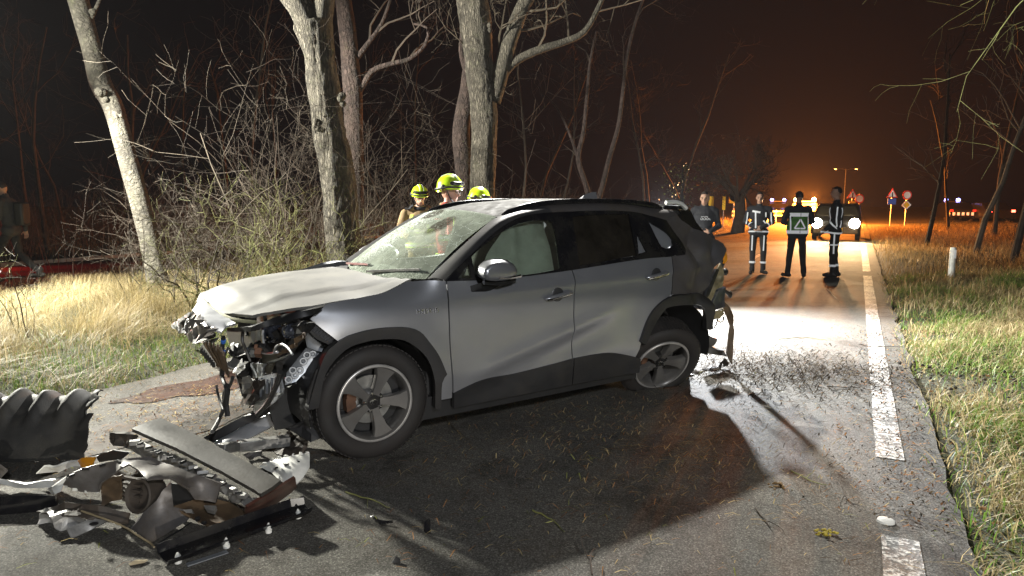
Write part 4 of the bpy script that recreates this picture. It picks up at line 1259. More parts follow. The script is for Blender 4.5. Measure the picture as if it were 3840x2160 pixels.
for p in [(-0.351, -0.69, 0.676), (-0.314, -0.69, 0.677), (-0.441, -0.69, 0.593), (-0.428, -0.69, 0.563), (-0.399, -0.69, 0.587), (-0.468, -0.69, 0.54), (-0.375, -0.69, 0.641)]:
    f = wframe(p, (-.4, -1, .1)); dm.lathe([(.024, .004), (.022, .010), (.014, .010), (.012, .002)], 16, f)
dm.build('dimple', M_APRON, ap)
ri = MB()
for a, b_ in zip([(-0.274, -0.69, 0.657), (-0.301, -0.69, 0.626), (-0.331, -0.69, 0.598), (-0.361, -0.69, 0.57), (-0.387, -0.69, 0.551)], [(-0.254, -0.69, 0.646), (-0.284, -0.69, 0.612), (-0.314, -0.69, 0.584), (-0.344, -0.69, 0.556), (-0.373, -0.69, 0.531)]): ri.bar(a, b_, .03, .012)
ri.build('rib', M_APRON, ap)
lp = sheet('crash_plate', [(-0.55, -0.31, 0.486), (-0.55, -0.8, 0.618), (-0.55, -0.873, 0.538), (-0.55, -0.849, 0.499), (-0.55, -0.202, 0.29)], M_APRON, car, .01, .04, .01)
rl = MB()
for a, b_ in zip([(-0.565, -0.443, 0.505), (-0.565, -0.567, 0.527), (-0.565, -0.678, 0.563), (-0.565, -0.783, 0.591)], [(-0.565, -0.372, 0.369), (-0.565, -0.54, 0.433), (-0.565, -0.662, 0.468), (-0.565, -0.798, 0.5)]): rl.bar(a, b_, .016, .012)
rl.build('rib', M_APRON, lp)
sheet('crash_plate_flange', [(-0.57, -0.188, 0.23), (-0.57, -0.263, 0.306), (-0.57, -0.598, 0.41), (-0.57, -0.913, 0.515), (-0.57, -0.745, 0.427), (-0.57, -0.495, 0.317), (-0.57, -0.248, 0.227)], M_APRON, car, .008, .04)
sheet('core_support', [(-0.56, -0.213, 0.77), (-0.56, -0.514, 0.826), (-0.56, -0.509, 0.742), (-0.56, -0.368, 0.742), (-0.56, -0.217, 0.68)], M_APRON, car, .012, .03, 0, .02)
sheet('core_support', [(-0.52, 0.006, 0.51), (-0.52, -0.344, 0.574), (-0.52, -0.312, 0.519), (-0.52, -0.206, 0.453), (-0.52, 0.002, 0.397)], M_APRON, car, .012, .03, 0, .02)
sheet('core_support', [(-0.56, -0.155, 0.654), (-0.56, -0.317, 0.677), (-0.56, -0.273, 0.635), (-0.56, -0.255, 0.604), (-0.56, -0.18, 0.593), (-0.56, -0.1, 0.631)], M_APRON, car, .012, .03, 0, .03)
sheet('heat_plate', [(-0.6, -0.17, 0.438), (-0.6, -0.53, 0.518), (-0.6, -0.459, 0.437), (-0.6, -0.316, 0.306), (-0.6, -0.025, 0.245)], mat('burnt_black', (.02, .016, .014), .35, var=.6), car, .03, .04, 0, .04)
sheet('torn_foil', [(-0.66, -0.294, 0.487), (-0.66, -0.49, 0.547), (-0.66, -0.435, 0.453), (-0.66, -0.33, 0.419)], M_STEEL, car, .006, .03, 0, .05)
sheet('torn_foil', [(-0.66, -0.2, 0.527), (-0.66, -0.341, 0.587), (-0.66, -0.486, 0.639), (-0.66, -0.417, 0.596), (-0.66, -0.304, 0.531), (-0.66, -0.208, 0.505)], M_WHITE, car, .006, .03, 0, .05)
sheet('headlamp_body', [(-0.46, -0.573, 0.848), (-0.46, -0.821, 0.902), (-0.46, -1.104, 0.949), (-0.46, -1.007, 0.877), (-0.46, -0.844, 0.826), (-0.46, -0.708, 0.809)], M_BLACK, car, .05, .04, .02, .03)
for p, r_ in zip([(-0.5, -0.43, 0.788), (-0.5, -0.83, 0.863)], (.055, .04)):
    pj = MB(); f = wframe(p, (-1, -.5, .05)); pj.lathe([(r_ * 1.2, -.05), (r_ * 1.2, 0), (r_, .01), (r_ * .8, .004), (r_ * .5, .016), (.0001, .022)], 20, f)
    pj.build('lamp_projector', M_LAMPG, car)
sheet('lower_shield', [(-0.48, -0.255, 0.563), (-0.48, -0.691, 0.686), (-0.48, -0.833, 0.733), (-0.48, -0.653, 0.663), (-0.48, -0.316, 0.564)], M_APRON, car, .02, .04)
sheet('lower_shield', [(-0.55, -0.738, 0.719), (-0.55, -1.021, 0.81), (-0.55, -1.247, 0.927), (-0.55, -1.305, 0.936), (-0.55, -1.148, 0.842), (-0.55, -0.95, 0.764), (-0.55, -0.809, 0.723)], M_BROWNP, car, .01, .03, 0, .03)
# hoses and looms
def hose(name, pts, r, m=M_BLACK):
    o = MB(); o.tube(spline([tuple(p) for p in pts], .03), r, 7); return o.build(name, m, car)
hose('hose', [(-0.6, -1.009, 0.672), (-0.6, -0.964, 0.62), (-0.6, -0.854, 0.531), (-0.6, -0.752, 0.45), (-0.6, -0.6, 0.361), (-0.6, -0.428, 0.274)], .016)
lo = [hose('wiring_loom', [(-0.8, -0.553, 0.816), (-0.8, -0.504, 0.746), (-0.8, -0.487, 0.658), (-0.8, -0.439, 0.557), (-0.8, -0.551, 0.502), (-0.8, -0.471, 0.391), (-0.8, -0.299, 0.252), (-0.9, -0.61, 0.271)], .013),
      hose('wiring_loom', [(-0.78, -0.451, 0.499), (-0.78, -0.484, 0.472), (-0.78, -0.421, 0.375), (-0.78, -0.441, 0.298)], .016),
      hose('wiring_loom', [(-0.74, -0.448, 0.538), (-0.74, -0.354, 0.47), (-0.74, -0.168, 0.379), (-0.74, -0.107, 0.252), (-0.74, 0.077, 0.113)], .012),
      hose('wiring_loom', [(-0.82, -0.368, 0.486), (-0.82, -0.384, 0.443), (-0.82, -0.466, 0.393), (-0.82, -0.54, 0.372)], .008),
      hose('wiring_loom', [(-0.76, -0.382, 0.456), (-0.76, -0.269, 0.49), (-0.76, -0.288, 0.566), (-0.76, -0.339, 0.659), (-0.76, -0.462, 0.728)], .009)]
tp = MB()
for a, b_ in zip([(-0.8, -0.548, 0.796), (-0.8, -0.512, 0.725), (-0.8, -0.494, 0.688), (-0.8, -0.465, 0.637)], [(-0.8, -0.536, 0.781), (-0.8, -0.499, 0.704), (-0.8, -0.485, 0.671), (-0.8, -0.455, 0.619)]): tp.tube([a, b_], .0155, 8)
tp.build('tape_band', M_BLUET, lo[0])
hose('hose', [(-0.6, -0.896, 0.76), (-0.6, -0.937, 0.801), (-0.6, -1.075, 0.84), (-0.6, -1.198, 0.835), (-0.6, -1.255, 0.819)], .007, M_APRON)
hose('hose', [(-0.58, -0.387, 0.683), (-0.58, -0.53, 0.689), (-0.58, -0.725, 0.721), (-0.58, -0.891, 0.761)], .008, M_APRON)
hose('hose', [(-0.52, 0.044, 0.187), (-0.52, -0.147, 0.262), (-0.52, -0.321, 0.312), (-0.52, -0.528, 0.37)], .009)
hose('hose', [(-0.45, -0.365, 0.44), (-0.45, -0.492, 0.445), (-0.45, -0.657, 0.483), (-0.45, -0.777, 0.534)], .006)
rr_ = random.Random(3)
for i in range(40):
    u, w, z = rr_.uniform(-.64, -.46), rr_.uniform(-.66, .15), rr_.uniform(.38, .90)
    if (z > .80 and w < -.5) or (z < .62 and w < -.12): continue
    b = MB(); k = rr_.random()
    rot = Matrix.Rotation(rr_.uniform(-.8, .8), 3, 'X') @ Matrix.Rotation(rr_.uniform(-.8, .8), 3, 'Y') @ Matrix.Rotation(rr_.uniform(0, 3), 3, 'Z')
    if k < .45:
        sz = (rr_.uniform(.02, .09), rr_.uniform(.02, .12), rr_.uniform(.02, .07))
        b.box((u, w, z), sz, rot); b.box(Vector((u, w, z)) + rot @ Vector((sz[0] * .4, sz[1] * .3, sz[2] * .6)), (sz[0] * .5, sz[1] * .5, sz[2] * .7), rot)
        b.build('bracket', rr_.choice([M_BLACK, M_BLACK, M_BLACK, M_APRON, M_RUST, M_STEEL]), car, smooth=False, bevel=.003)
    elif k < .75:
        P = [Vector((u, w, z))]
        for _ in range(4): P.append(P[-1] + Vector((rr_.uniform(-.03, .03), rr_.uniform(-.08, .08), rr_.uniform(-.09, .05))))
        b.tube(spline([tuple(p) for p in P], .025), rr_.uniform(.005, .014), 6); b.build('hose', M_BLACK, car)
    else:
        c0 = Vector((u, w, z)); q = [c0 + rot @ Vector((math.cos(a) * rr_.uniform(.02, .07), math.sin(a) * rr_.uniform(.02, .07), 0)) for a in (0, 1, 2.1, 3, 4.2, 5.2)]
        sheet('torn_bracket', q, rr_.choice([M_BLACK, M_APRON, M_BROWNP, M_STEEL, M_BLACK]), car, .006, .03, 0, .05, i)
# grille, seen edge on, with the number plate
for a, b_ in zip([(-0.92, -0.661, 0.813), (-0.91, -0.728, 0.818), (-0.9, -0.792, 0.823), (-0.89, -0.853, 0.825), (-0.88, -0.883, 0.811), (-0.86, -0.845, 0.779)], [(-0.82, -0.475, 0.63), (-0.81, -0.503, 0.626), (-0.8, -0.515, 0.616), (-0.79, -0.515, 0.606), (-0.78, -0.499, 0.587), (-0.77, -0.484, 0.568)]):
    g = MB(); g.bar(a, b_, .012, .030); g.build('grille_slat', M_BROWNP, car, bevel=.003)
pl = sheet('number_plate', [(-0.95, -0.652, 0.786), (-0.95, -0.761, 0.827), (-0.86, -0.616, 0.672), (-0.86, -0.581, 0.643)], M_WHITE, car, .004, .05)
pm_ = MB(); qa = [Vector(p) for p in [(-0.96, -0.749, 0.798), (-0.87, -0.64, 0.664)]]
for i in range(7):
    p = qa[0].lerp(qa[1], (i + .6) / 7.4); pm_.box(p, (.010, .014, .030), R(20))
pm_.build('plate_mark', M_BLACK, pl, smooth=False)
sheet('wheel_arch_liner', [(-0.407, -0.74, 0.427), (-0.356, -0.74, 0.366), (-0.323, -0.74, 0.337), (-0.282, -0.74, 0.17), (-0.364, -0.74, 0.139), (-0.495, -0.74, 0.247), (-0.415, -0.74, 0.284)], M_CLAD, car, .008, .04, .02, .06, 7)
sheet('arch_cladding_end', [(-0.423, -0.9, 0.502), (-0.37, -0.9, 0.627), (-0.33, -0.9, 0.66), (-0.352, -0.9, 0.513), (-0.372, -0.9, 0.415), (-0.395, -0.9, 0.391), (-0.431, -0.9, 0.437)], M_CLAD, car, .02, .04, .01)
# ------------------------------------------------------------------ torn rear corner
sheet('tail_lamp_remnant', [(3.373, -0.74, 1.137), (3.409, -0.74, 1.178), (3.473, -0.74, 1.187), (3.489, -0.74, 1.075), (3.456, -0.74, 1.045), (3.433, -0.74, 1.134), (3.395, -0.74, 1.122)], M_AMBER, car, .03, .03, .005, .02)
sheet('tail_lamp_housing', [(3.458, -0.72, 1.139), (3.492, -0.72, 1.145), (3.493, -0.72, 1.066), (3.474, -0.72, 1.045), (3.455, -0.72, 1.003), (3.432, -0.72, 1.062)], M_BLACK, car, .04, .03)
sheet('rear_inner_panel', [(3.278, -0.78, 0.948), (3.357, -0.78, 1.056), (3.4, -0.78, 0.969), (3.406, -0.78, 0.84), (3.307, -0.78, 0.819), (3.221, -0.78, 0.67), (3.18, -0.78, 0.772)], M_YEL, car, .02, .03, .01, .03, 2)
sheet('rear_panel_edge', [(3.271, -0.8, 1.013), (3.308, -0.8, 1.004), (3.19, -0.8, 0.788), (3.135, -0.8, 0.75), (3.139, -0.8, 0.778)], M_BLACK, car, .03, .03)
sheet('rear_crash_box', [(3.342, -0.76, 0.821), (3.444, -0.76, 0.838), (3.451, -0.76, 0.647), (3.278, -0.76, 0.627), (3.269, -0.76, 0.678)], mat('dark_blue_metal', (.05, .058, .08), .3, metal=.6, dirt=.3), car, .05, .03, .01, .01)
sheet('rear_valance', [(3.286, -0.76, 0.618), (3.456, -0.76, 0.63), (3.45, -0.76, 0.576), (3.391, -0.76, 0.551), (3.301, -0.76, 0.545)], M_YEL, car, .03, .03, 0, .02)
for y_ in (555, 690):
    cb = MB(); q = [(3.36, -0.72, 0.966), (3.516, -0.72, 0.964), (3.489, -0.72, 0.806), (3.592, -0.72, 0.748)]
    a, b_ = (q[0], q[1]) if y_ == 555 else (q[2], q[3])
    cb.tube([a, Vector(a).lerp(Vector(b_), .5), b_], [.014, .02, .028], 7, bark=.5, seed=y_); cb.ell(b_, (.022, .02, .034)); cb.build('broken_connector', M_BLACK, car)
hose('dangling_wire', [(3.562, -0.681, 0.574), (3.534, -0.663, 0.539), (3.509, -0.646, 0.508), (3.536, -0.664, 0.484), (3.558, -0.679, 0.5), (3.56, -0.68, 0.539)], .008)
hose('dangling_wire', [(3.515, -0.65, 0.515), (3.505, -0.643, 0.46), (3.48, -0.627, 0.421), (3.448, -0.605, 0.413)], .006)
sheet('silencer', [(3.474, -0.441, 0.336), (3.631, -0.547, 0.303), (3.622, -0.541, 0.267), (3.599, -0.526, 0.245), (3.553, -0.495, 0.246), (3.466, -0.436, 0.287)], mat('silencer_metal', (.06, .06, .058), .5, metal=.4, dirt=.5, dirtcol=(.04, .033, .025)), car, .10, .05, .03)
sheet('tow_beam', [(3.512, -0.407, 0.256), (3.633, -0.488, 0.223), (3.681, -0.521, 0.187), (3.738, -0.559, 0.174), (3.758, -0.573, 0.117), (3.683, -0.522, 0.125), (3.596, -0.463, 0.146), (3.514, -0.408, 0.182)], bpy.data.materials['silencer_metal'], car, .05, .04, .01, .02)
sheet('suspension_arm', [(3.132, -0.633, 0.451), (3.194, -0.675, 0.482), (3.242, -0.707, 0.528), (3.253, -0.714, 0.493), (3.195, -0.675, 0.451), (3.151, -0.646, 0.421)], M_STEEL, car, .04, .04, .0, .04)
br = sheet('bumper_remnant', [(3.473, -0.742, 0.687), (3.513, -0.769, 0.645), (3.546, -0.791, 0.564), (3.562, -0.802, 0.432), (3.562, -0.802, 0.276), (3.553, -0.796, 0.111), (3.532, -0.782, 0.151), (3.51, -0.767, 0.214), (3.521, -0.774, 0.323), (3.526, -0.778, 0.463), (3.547, -0.732, 0.555), (3.52, -0.713, 0.621)], M_BROWNP, car, .03, .04, .02, .01)
br['label'] = 'mud brown torn end of the rear bumper hanging to the road'

# ================================================================== TREES AND SHRUBS
def bark(name, c1, c2, fs=(26, 26, 6), strength=1.0, moss=0.25):
    m, nt, b = nt_new(name)
    v = coords(nt, fs, world=True)
    n0 = N(nt, 'ShaderNodeTexNoise', Scale=1.1, Detail=5.0, Roughness=0.65)
    nt.links.new(v, n0.inputs['Vector'])
    vo = nt.nodes.new('ShaderNodeTexVoronoi'); vo.feature = 'DISTANCE_TO_EDGE'; vo.inputs['Scale'].default_value = 1.0
    wv = N(nt, 'ShaderNodeVectorMath', operation='MULTIPLY_ADD'); nt.links.new(n0.outputs['Color'], wv.inputs[0]); wv.inputs[1].default_value = (1.6, 1.6, 1.6); nt.links.new(v, wv.inputs[2])
    nt.links.new(wv.outputs[0], vo.inputs['Vector'])
    ridge = ramp(nt, vo.outputs['Distance'], [(0.0, (0, 0, 0)), (0.28, (1, 1, 1))])
    c = mixc(nt, ridge, tuple(q * 0.35 for q in c1), c1)
    v2 = coords(nt, (1, 1, 1), world=True)
    c = mixc(nt, ramp(nt, tex(nt, v2, 2.6, 7, 0.7), [(0.42, (0, 0, 0)), (0.66, (0.8,) * 3)]), c, c2)
    c = mixc(nt, ramp(nt, tex(nt, v2, 7, 6, 0.7), [(0.55, (0, 0, 0)), (0.70, (moss,) * 3)]), c, (0.12, 0.14, 0.05))
    nt.links.new(c, b.inputs['Base Color'])
    b.inputs['Roughness'].default_value = 0.9
    ad = N(nt, 'ShaderNodeMath', operation='MULTIPLY_ADD'); nt.links.new(n0.outputs[0], ad.inputs[0]); ad.inputs[1].default_value = 0.6; nt.links.new(ridge, ad.inputs[2])
    bump(nt, b, ad.outputs[0], strength, 0.04)
    return m
M_BARK = bark('furrowed_bark', (0.135, 0.118, 0.092), (0.19, 0.168, 0.132), strength=1.0)
M_BARK2 = bark('smooth_grey_bark', (0.085, 0.075, 0.06), (0.12, 0.11, 0.086), (9, 9, 12), 0.6, 0.2)
M_BARK3 = bark('reddish_bark', (0.055, 0.036, 0.031), (0.08, 0.054, 0.045), (10, 10, 6), 0.8, 0.1)
M_TWIG = mat('twig_bark', (0.058, 0.045, 0.030), 0.85, var=.45, scale=5, bmp=0)
M_LICHEN = mat('lichen_twig', (0.15, 0.155, 0.05), 0.85, var=.45, scale=4, bmp=0.3, bscale=60)
M_DTWIG = mat('dark_twig', (0.045, 0.033, 0.024), 0.9, var=.4, scale=4, bmp=0)

def trunk(mb, pts, rad, n=26, amp=0.09, seed=0.0, step=0.07):
    q = [Vector(p) for p in pts]
    P4 = [Vector((p[0], p[1], p[2], r)) for p, r in zip(q, rad)]
    f = spline([tuple(p) for p in P4], step)
    mb.tube([p.xyz for p in f], [max(.004, p[3]) for p in f], n, True, amp, seed)
def grow(mb, p, d, L, r, lev, rg, wig=0.25, up=0.10, kids=(3, 5), shrink=0.62, n=4, spread=0.9, minr=0.0015, segs=5):
    """a crooked branch with side branches"""
    pts = [Vector(p)]; d = Vector(d).normalized()
    for i in range(segs):
        d = (d + Vector((rg.gauss(0, wig), rg.gauss(0, wig), rg.gauss(0, wig) + up))).normalized()
        pts.append(pts[-1] + d * L / segs)
    rs = [max(minr, r * (1 - 0.72 * i / segs)) for i in range(segs + 1)]
    mb.tube(pts, rs, n if r > 0.006 else 3, False)
    if lev <= 0: return
    for k in range(rg.randint(*kids)):
        t = rg.uniform(0.25, 1.0) * segs
        i = min(segs - 1, int(t)); q = pts[i].lerp(pts[i + 1], t - i)
        ax = (pts[i + 1] - pts[i]).normalized()
        o = ax.orthogonal(); o.rotate(Matrix.Rotation(rg.uniform(0, 6.283), 3, ax))
        nd = (ax * rg.uniform(0.35, 0.9) + o * spread * rg.uniform(0.5, 1.0))
        grow(mb, q, nd, L * shrink * rg.uniform(0.6, 1.15), max(minr, rs[i] * 0.62), lev - 1, rg, wig, up, kids, shrink, n, spread, minr, max(3, segs - 1))

def W_(px, Y): return px / 2 / 1717.0 * Y
def tree(label, bark_m, tk, tw, Y, limbs=(), crown=(), burls=(), seed=1, amp=.07, group=None, n=26):
    t = thing('tree', label, 'tree', tk[0], group=group)
    o = Vector(tk[0])
    mb = MB(); trunk(mb, [Vector(p) - o for p in tk], [W_(w, Y) for w in tw], n, amp, seed)
    rg = random.Random(seed)
    for b, r in burls:
        b = Vector(b) - o
        for _ in range(4): mb.ell(b + Vector((rg.uniform(-.5, .5), rg.uniform(-.5, .2), rg.uniform(-.7, .7))) * r, (r * rg.uniform(.4, .65),) * 3, 8, 6)
    mb.build('trunk', bark_m, t, angle=70)
    for pts, w0, w1 in limbs:
        lb = MB(); k = len(pts)
        trunk(lb, [Vector(p) - o for p in pts], [W_(w0 + (w1 - w0) * i / (k - 1), Y) for i in range(k)], 12, amp, seed + 3, .15)
        lb.build('limb', bark_m, t, angle=70)
    if crown:
        cb = MB()
        for p, d, L, r, lev in crown: grow(cb, Vector(p) - o, d, L, r, lev, rg, .30, .03, (3, 5), .66)
        cb.build('crown', M_TWIG if bark_m is not M_BARK3 else M_DTWIG, t)
    return t

tree('slim grey tree leaning left with knobbly burls, standing in the dry grass at the left', M_BARK2,
     [(-6.509, 12.5, -0.07), (-6.592, 12.5, 0.556), (-6.693, 12.5, 1.21), (-6.922, 12.5, 2.352), (-7.119, 12.5, 3.26), (-7.296, 12.5, 3.639), (-7.438, 12.5, 4.355), (-7.602, 12.5, 5.093), (-7.72, 12.5, 5.688), (-7.816, 12.5, 6.341)], [58, 47, 46, 45, 46, 50, 44, 46, 46, 40], 12.5,
     limbs=[([(-7.453, 12.5, 4.692), (-7.309, 12.5, 4.926), (-7.127, 12.5, 5.292)], 12, 6)],
     crown=[((-7.72, 12.5, 5.688), (-.3, .2, 1), 2.2, .05, 3), ((-7.127, 12.5, 5.292), (.5, .2, 1), 1.2, .03, 2)],
     burls=[((-7.198, 12.3, 3.451), .13), ((-6.912, 12.3, 3.084), .07), ((-6.78, 12.4, 1.249), .09), ((-7.308, 12.4, 4.867), .08)], seed=2, amp=.05)
tree('thick furrowed tree forking at the top, behind the bonnet of the crashed car', M_BARK,
     [(-2.604, 11.0, -0.492), (-2.635, 11.0, 0.23), (-2.709, 11.0, 0.748), (-2.759, 11.0, 1.953), (-2.886, 11.0, 2.696), (-2.958, 11.0, 3.488), (-3.015, 11.0, 3.967), (-3.076, 11.0, 4.323)], [150, 112, 94, 86, 82, 76, 80, 96], 11,
     limbs=[([(-3.063, 11.0, 4.027), (-3.195, 11.0, 4.441), (-3.385, 11.0, 4.735), (-3.645, 11.0, 5.084), (-3.867, 11.0, 5.546)], 70, 46), ([(-3.013, 11.0, 4.027), (-2.922, 11.0, 4.5), (-2.871, 11.0, 4.91), (-2.825, 11.0, 5.546)], 56, 40)],
     crown=[((-3.867, 11.0, 5.546), (-.4, .1, 1), 2.5, .09, 3), ((-2.825, 11.0, 5.546), (.2, .1, 1), 2.5, .09, 3), ((-2.636, 10.8, 2.677), (-.9, -.3, .6), .5, .008, 1), ((-3.129, 10.8, 2.677), (-.8, -.3, .3), .9, .010, 2)],
     burls=[((-2.633, 10.8, 3.157), .10), ((-3.003, 10.8, 2.767), .08)], seed=5, amp=.09, n=64)
tree('pinkish brown trunk just behind the thick forked tree, with crooked side branches', M_BARK3,
     [(-3.47, 15.0, -0.009), (-3.422, 15.0, 2.498), (-3.402, 15.0, 3.754), (-3.466, 15.0, 4.983), (-3.542, 15.0, 5.787), (-3.594, 15.0, 6.502)], [50, 46, 46, 42, 40, 38], 15,
     limbs=[([(-3.298, 15.0, 3.837), (-2.987, 15.0, 4.331), (-2.56, 15.0, 4.495), (-2.178, 15.0, 4.593), (-1.836, 15.0, 4.886), (-1.788, 15.0, 5.225), (-2.081, 15.0, 5.306)], 14, 5), ([(-3.319, 15.0, 4.576), (-3.056, 15.0, 4.902), (-2.752, 15.0, 5.306), (-2.529, 15.0, 5.867)], 14, 6)],
     crown=[((-2.178, 15.0, 4.593), (.3, .1, .5), 1.3, .03, 3), ((-2.56, 15.0, 4.495), (.1, -.1, 1), 1.5, .03, 3), ((-2.84, 15.0, 5.145), (.7, .1, .5), 1.4, .03, 3), ((-2.529, 15.0, 5.867), (.5, 0, .6), 1.5, .03, 3), ((-3.012, 15.0, 4.983), (.4, -.2, .9), 1.5, .03, 3), ((-1.913, 15.0, 5.306), (-.3, -.2, .3), .9, .02, 2)], seed=8, amp=.05)
tree('stout grey tree with a limb rising to the right, behind the roof of the car', M_BARK,
     [(-0.596, 14.0, 0.51), (-0.598, 14.0, 1.644), (-0.558, 14.0, 3.224), (-0.64, 14.0, 4.15), (-0.706, 14.0, 4.91), (-0.795, 14.0, 5.584), (-0.852, 14.0, 6.25)], [80, 66, 66, 70, 76, 76, 66], 14,
     limbs=[([(-0.397, 14.0, 3.573), (-0.237, 14.0, 4.074), (-0.063, 14.0, 4.683), (0.172, 14.0, 5.285), (0.443, 14.0, 5.807), (0.711, 14.0, 6.397)], 44, 30), ([(-0.38, 14.0, 3.805), (0.016, 14.0, 4.303), (0.488, 14.0, 4.547), (1.037, 14.0, 4.721), (1.427, 14.0, 4.91), (1.694, 14.0, 5.36), (1.881, 14.0, 5.807)], 24, 10)],
     crown=[((0.016, 14.0, 4.91), (.9, .1, .4), 1.6, .03, 3), ((0.488, 14.0, 4.547), (.4, -.1, .9), 1.6, .03, 3), ((1.115, 14.0, 4.759), (.5, 0, .5), 1.6, .025, 3), ((-0.26, 14.0, 4.607), (.2, -.4, .8), 1.2, .025, 3), ((-0.38, 14.0, 3.766), (.9, -.3, .1), .7, .012, 2), ((1.656, 14.0, 5.285), (.8, 0, .1), 1.4, .02, 3), ((0.172, 14.0, 5.285), (.8, -.2, .2), 1.8, .03, 3), ((-0.928, 14.0, 4.607), (-.3, -.3, .6), .9, .015, 2)],
     burls=[((-0.433, 13.8, 4.937), .09)], seed=11, amp=.07, n=64)
tree('dark reddish trunk half hidden by the stout grey tree', M_BARK3,
     [(-1.158, 15.5, 0.391), (-1.089, 15.5, 2.001), (-1.132, 15.5, 3.137), (-0.983, 15.5, 3.996), (-0.888, 15.5, 4.927), (-0.935, 15.5, 5.595), (-0.997, 15.5, 6.42)], [44, 40, 44, 38, 34, 30, 28], 15.5,
     limbs=[([(-0.963, 15.5, 4.252), (-1.115, 15.5, 4.843), (-1.066, 15.5, 5.429), (-1.103, 15.5, 6.173)], 14, 8)], seed=13, amp=.06)
tree('thin crooked pair of dark stems beyond the roof of the car', M_BARK3,
     [(2.34, 20.0, 1.195), (2.155, 20.0, 1.997), (1.915, 20.0, 2.791), (2.053, 20.0, 3.577), (2.132, 20.0, 4.466), (2.208, 20.0, 5.453), (2.375, 20.0, 6.32)], [17, 14, 13, 11, 9, 7, 5], 20,
     limbs=[([(2.363, 20.0, 1.195), (2.616, 20.0, 1.997), (2.798, 20.0, 2.791), (3.043, 20.0, 3.689), (3.15, 20.0, 4.576), (3.263, 20.0, 5.67), (3.488, 20.0, 6.642), (3.748, 20.0, 7.389)], 15, 6), ([(1.915, 20.0, 2.791), (1.62, 20.0, 3.577), (1.272, 20.0, 4.244), (0.815, 20.0, 4.686)], 8, 3)],
     crown=[((3.15, 20.0, 4.576), (.6, 0, .8), 1.6, .02, 2), ((2.208, 20.0, 5.453), (-.5, 0, .8), 1.6, .02, 3), ((3.488, 20.0, 6.642), (.4, 0, .8), 1.8, .02, 3), ((1.915, 20.0, 2.791), (-.7, 0, .6), 1.5, .015, 2)], seed=17, amp=.05, n=10)
# thin stems deep in the wood on the left, and beyond the car
rg_ = random.Random(41)
stems = [(20, 24), (75, 27), (120, 21), (165, 30), (310, 26), (330, 20), (470, 24), (560, 28), (640, 22), (705, 26), (985, 21), (1040, 27), (1300, 24), (1340, 30), (1400, 26), (1610, 30), (1640, 36), (1690, 34), (1730, 42)]
def slim(px, Y, label, seed, group=None, hmul=1.0, m=None, rmul=1.0, base=None):
    rg = random.Random(seed)
    x = (px - 1288) / 1717.0 * Y
    p = [Vector((x, Y, hgt(x, Y) - .1))]
    d = Vector((rg.gauss(0, .07), 0, 1)); H = rg.uniform(6, 9) * hmul
    for i in range(6):
        d = (d + Vector((rg.gauss(0, .09), rg.gauss(0, .06), 0))).normalized(); p.append(p[-1] + d * H / 6)
    t = thing('slim_tree', label, 'tree', p[0], group=group)
    r0 = rg.uniform(.05, .09) * rmul
    mb = MB(); mb.tube([q - p[0] for q in p], [r0 * (1 - .12 * i) for i in range(7)], 7); mb.build('trunk', m or M_DTWIG, t)
    cb = MB()
    for k in range(7):
        i = rg.randint(2, 5); q = p[i].lerp(p[i + 1], rg.random()) - p[0]
        a = rg.uniform(0, 6.28); grow(cb, q, (math.cos(a), math.sin(a) * .5, rg.uniform(.5, 1.1)), rg.uniform(1.2, 2.6), .02 * rmul, 2, rg, .2, .06, (2, 4), .62, minr=.004)
    cb.build('crown', M_DTWIG, t)
    return t
ORD = ['leftmost', 'second from the left', 'third from the left', 'fourth from the left', 'fifth from the left', 'sixth from the left', 'seventh from the left', 'eighth from the left', 'ninth from the left', 'tenth from the left']
WHERE = [('slim bare tree in the dark wood behind the shrubs, %s of them', 'bare trees of the wood on the left', -99, 800), ('slim bare tree in the dark behind the thick trunks, %s', 'bare trees behind the trunks', 800, 1200), ('slim bare tree dark beyond the car roof, %s of the row', 'bare trees beyond the car', 1200, 1800)]
for lab, grp, p0, p1 in WHERE:
    for k, (px, Y) in enumerate(sorted(q for q in stems if p0 <= q[0] < p1)): slim(px, Y, lab % ORD[k], 100 + px, grp)
for k, (px, Y) in enumerate(sorted([(2330, 24), (2455, 20), (2385, 34), (2550, 17), (2500, 28)])):
    slim(px, Y, 'slim bare tree on the orange lit right verge, %s' % ORD[k], 160 + k, 'bare trees along the right verge', rmul=1.2)
# round bare tree standing dark against the orange glow
x0 = (11.208, 34.0, 1.288)
dt = thing('bare_tree', 'wide crowned bare tree dark against the orange glow left of the officers', 'tree', (x0[0], x0[1], 0))
mb = MB(); trunk(mb, [(0, 0, -.1), (.1, 0, 1.0), (0, 0, 1.9)], [.35, .28, .26], 12, .08, 3); mb.build('trunk', M_DTWIG, dt)
cb = MB(); rg = random.Random(77)
for k in range(9):
    a = k * .7; grow(cb, (0, 0, rg.uniform(1.3, 1.9)), (math.cos(a), math.sin(a), rg.uniform(.6, 1.4)), 2.2, .10, 4, rg, .22, .06, (3, 4), .68, minr=.008)
cb.build('crown', M_DTWIG, dt)
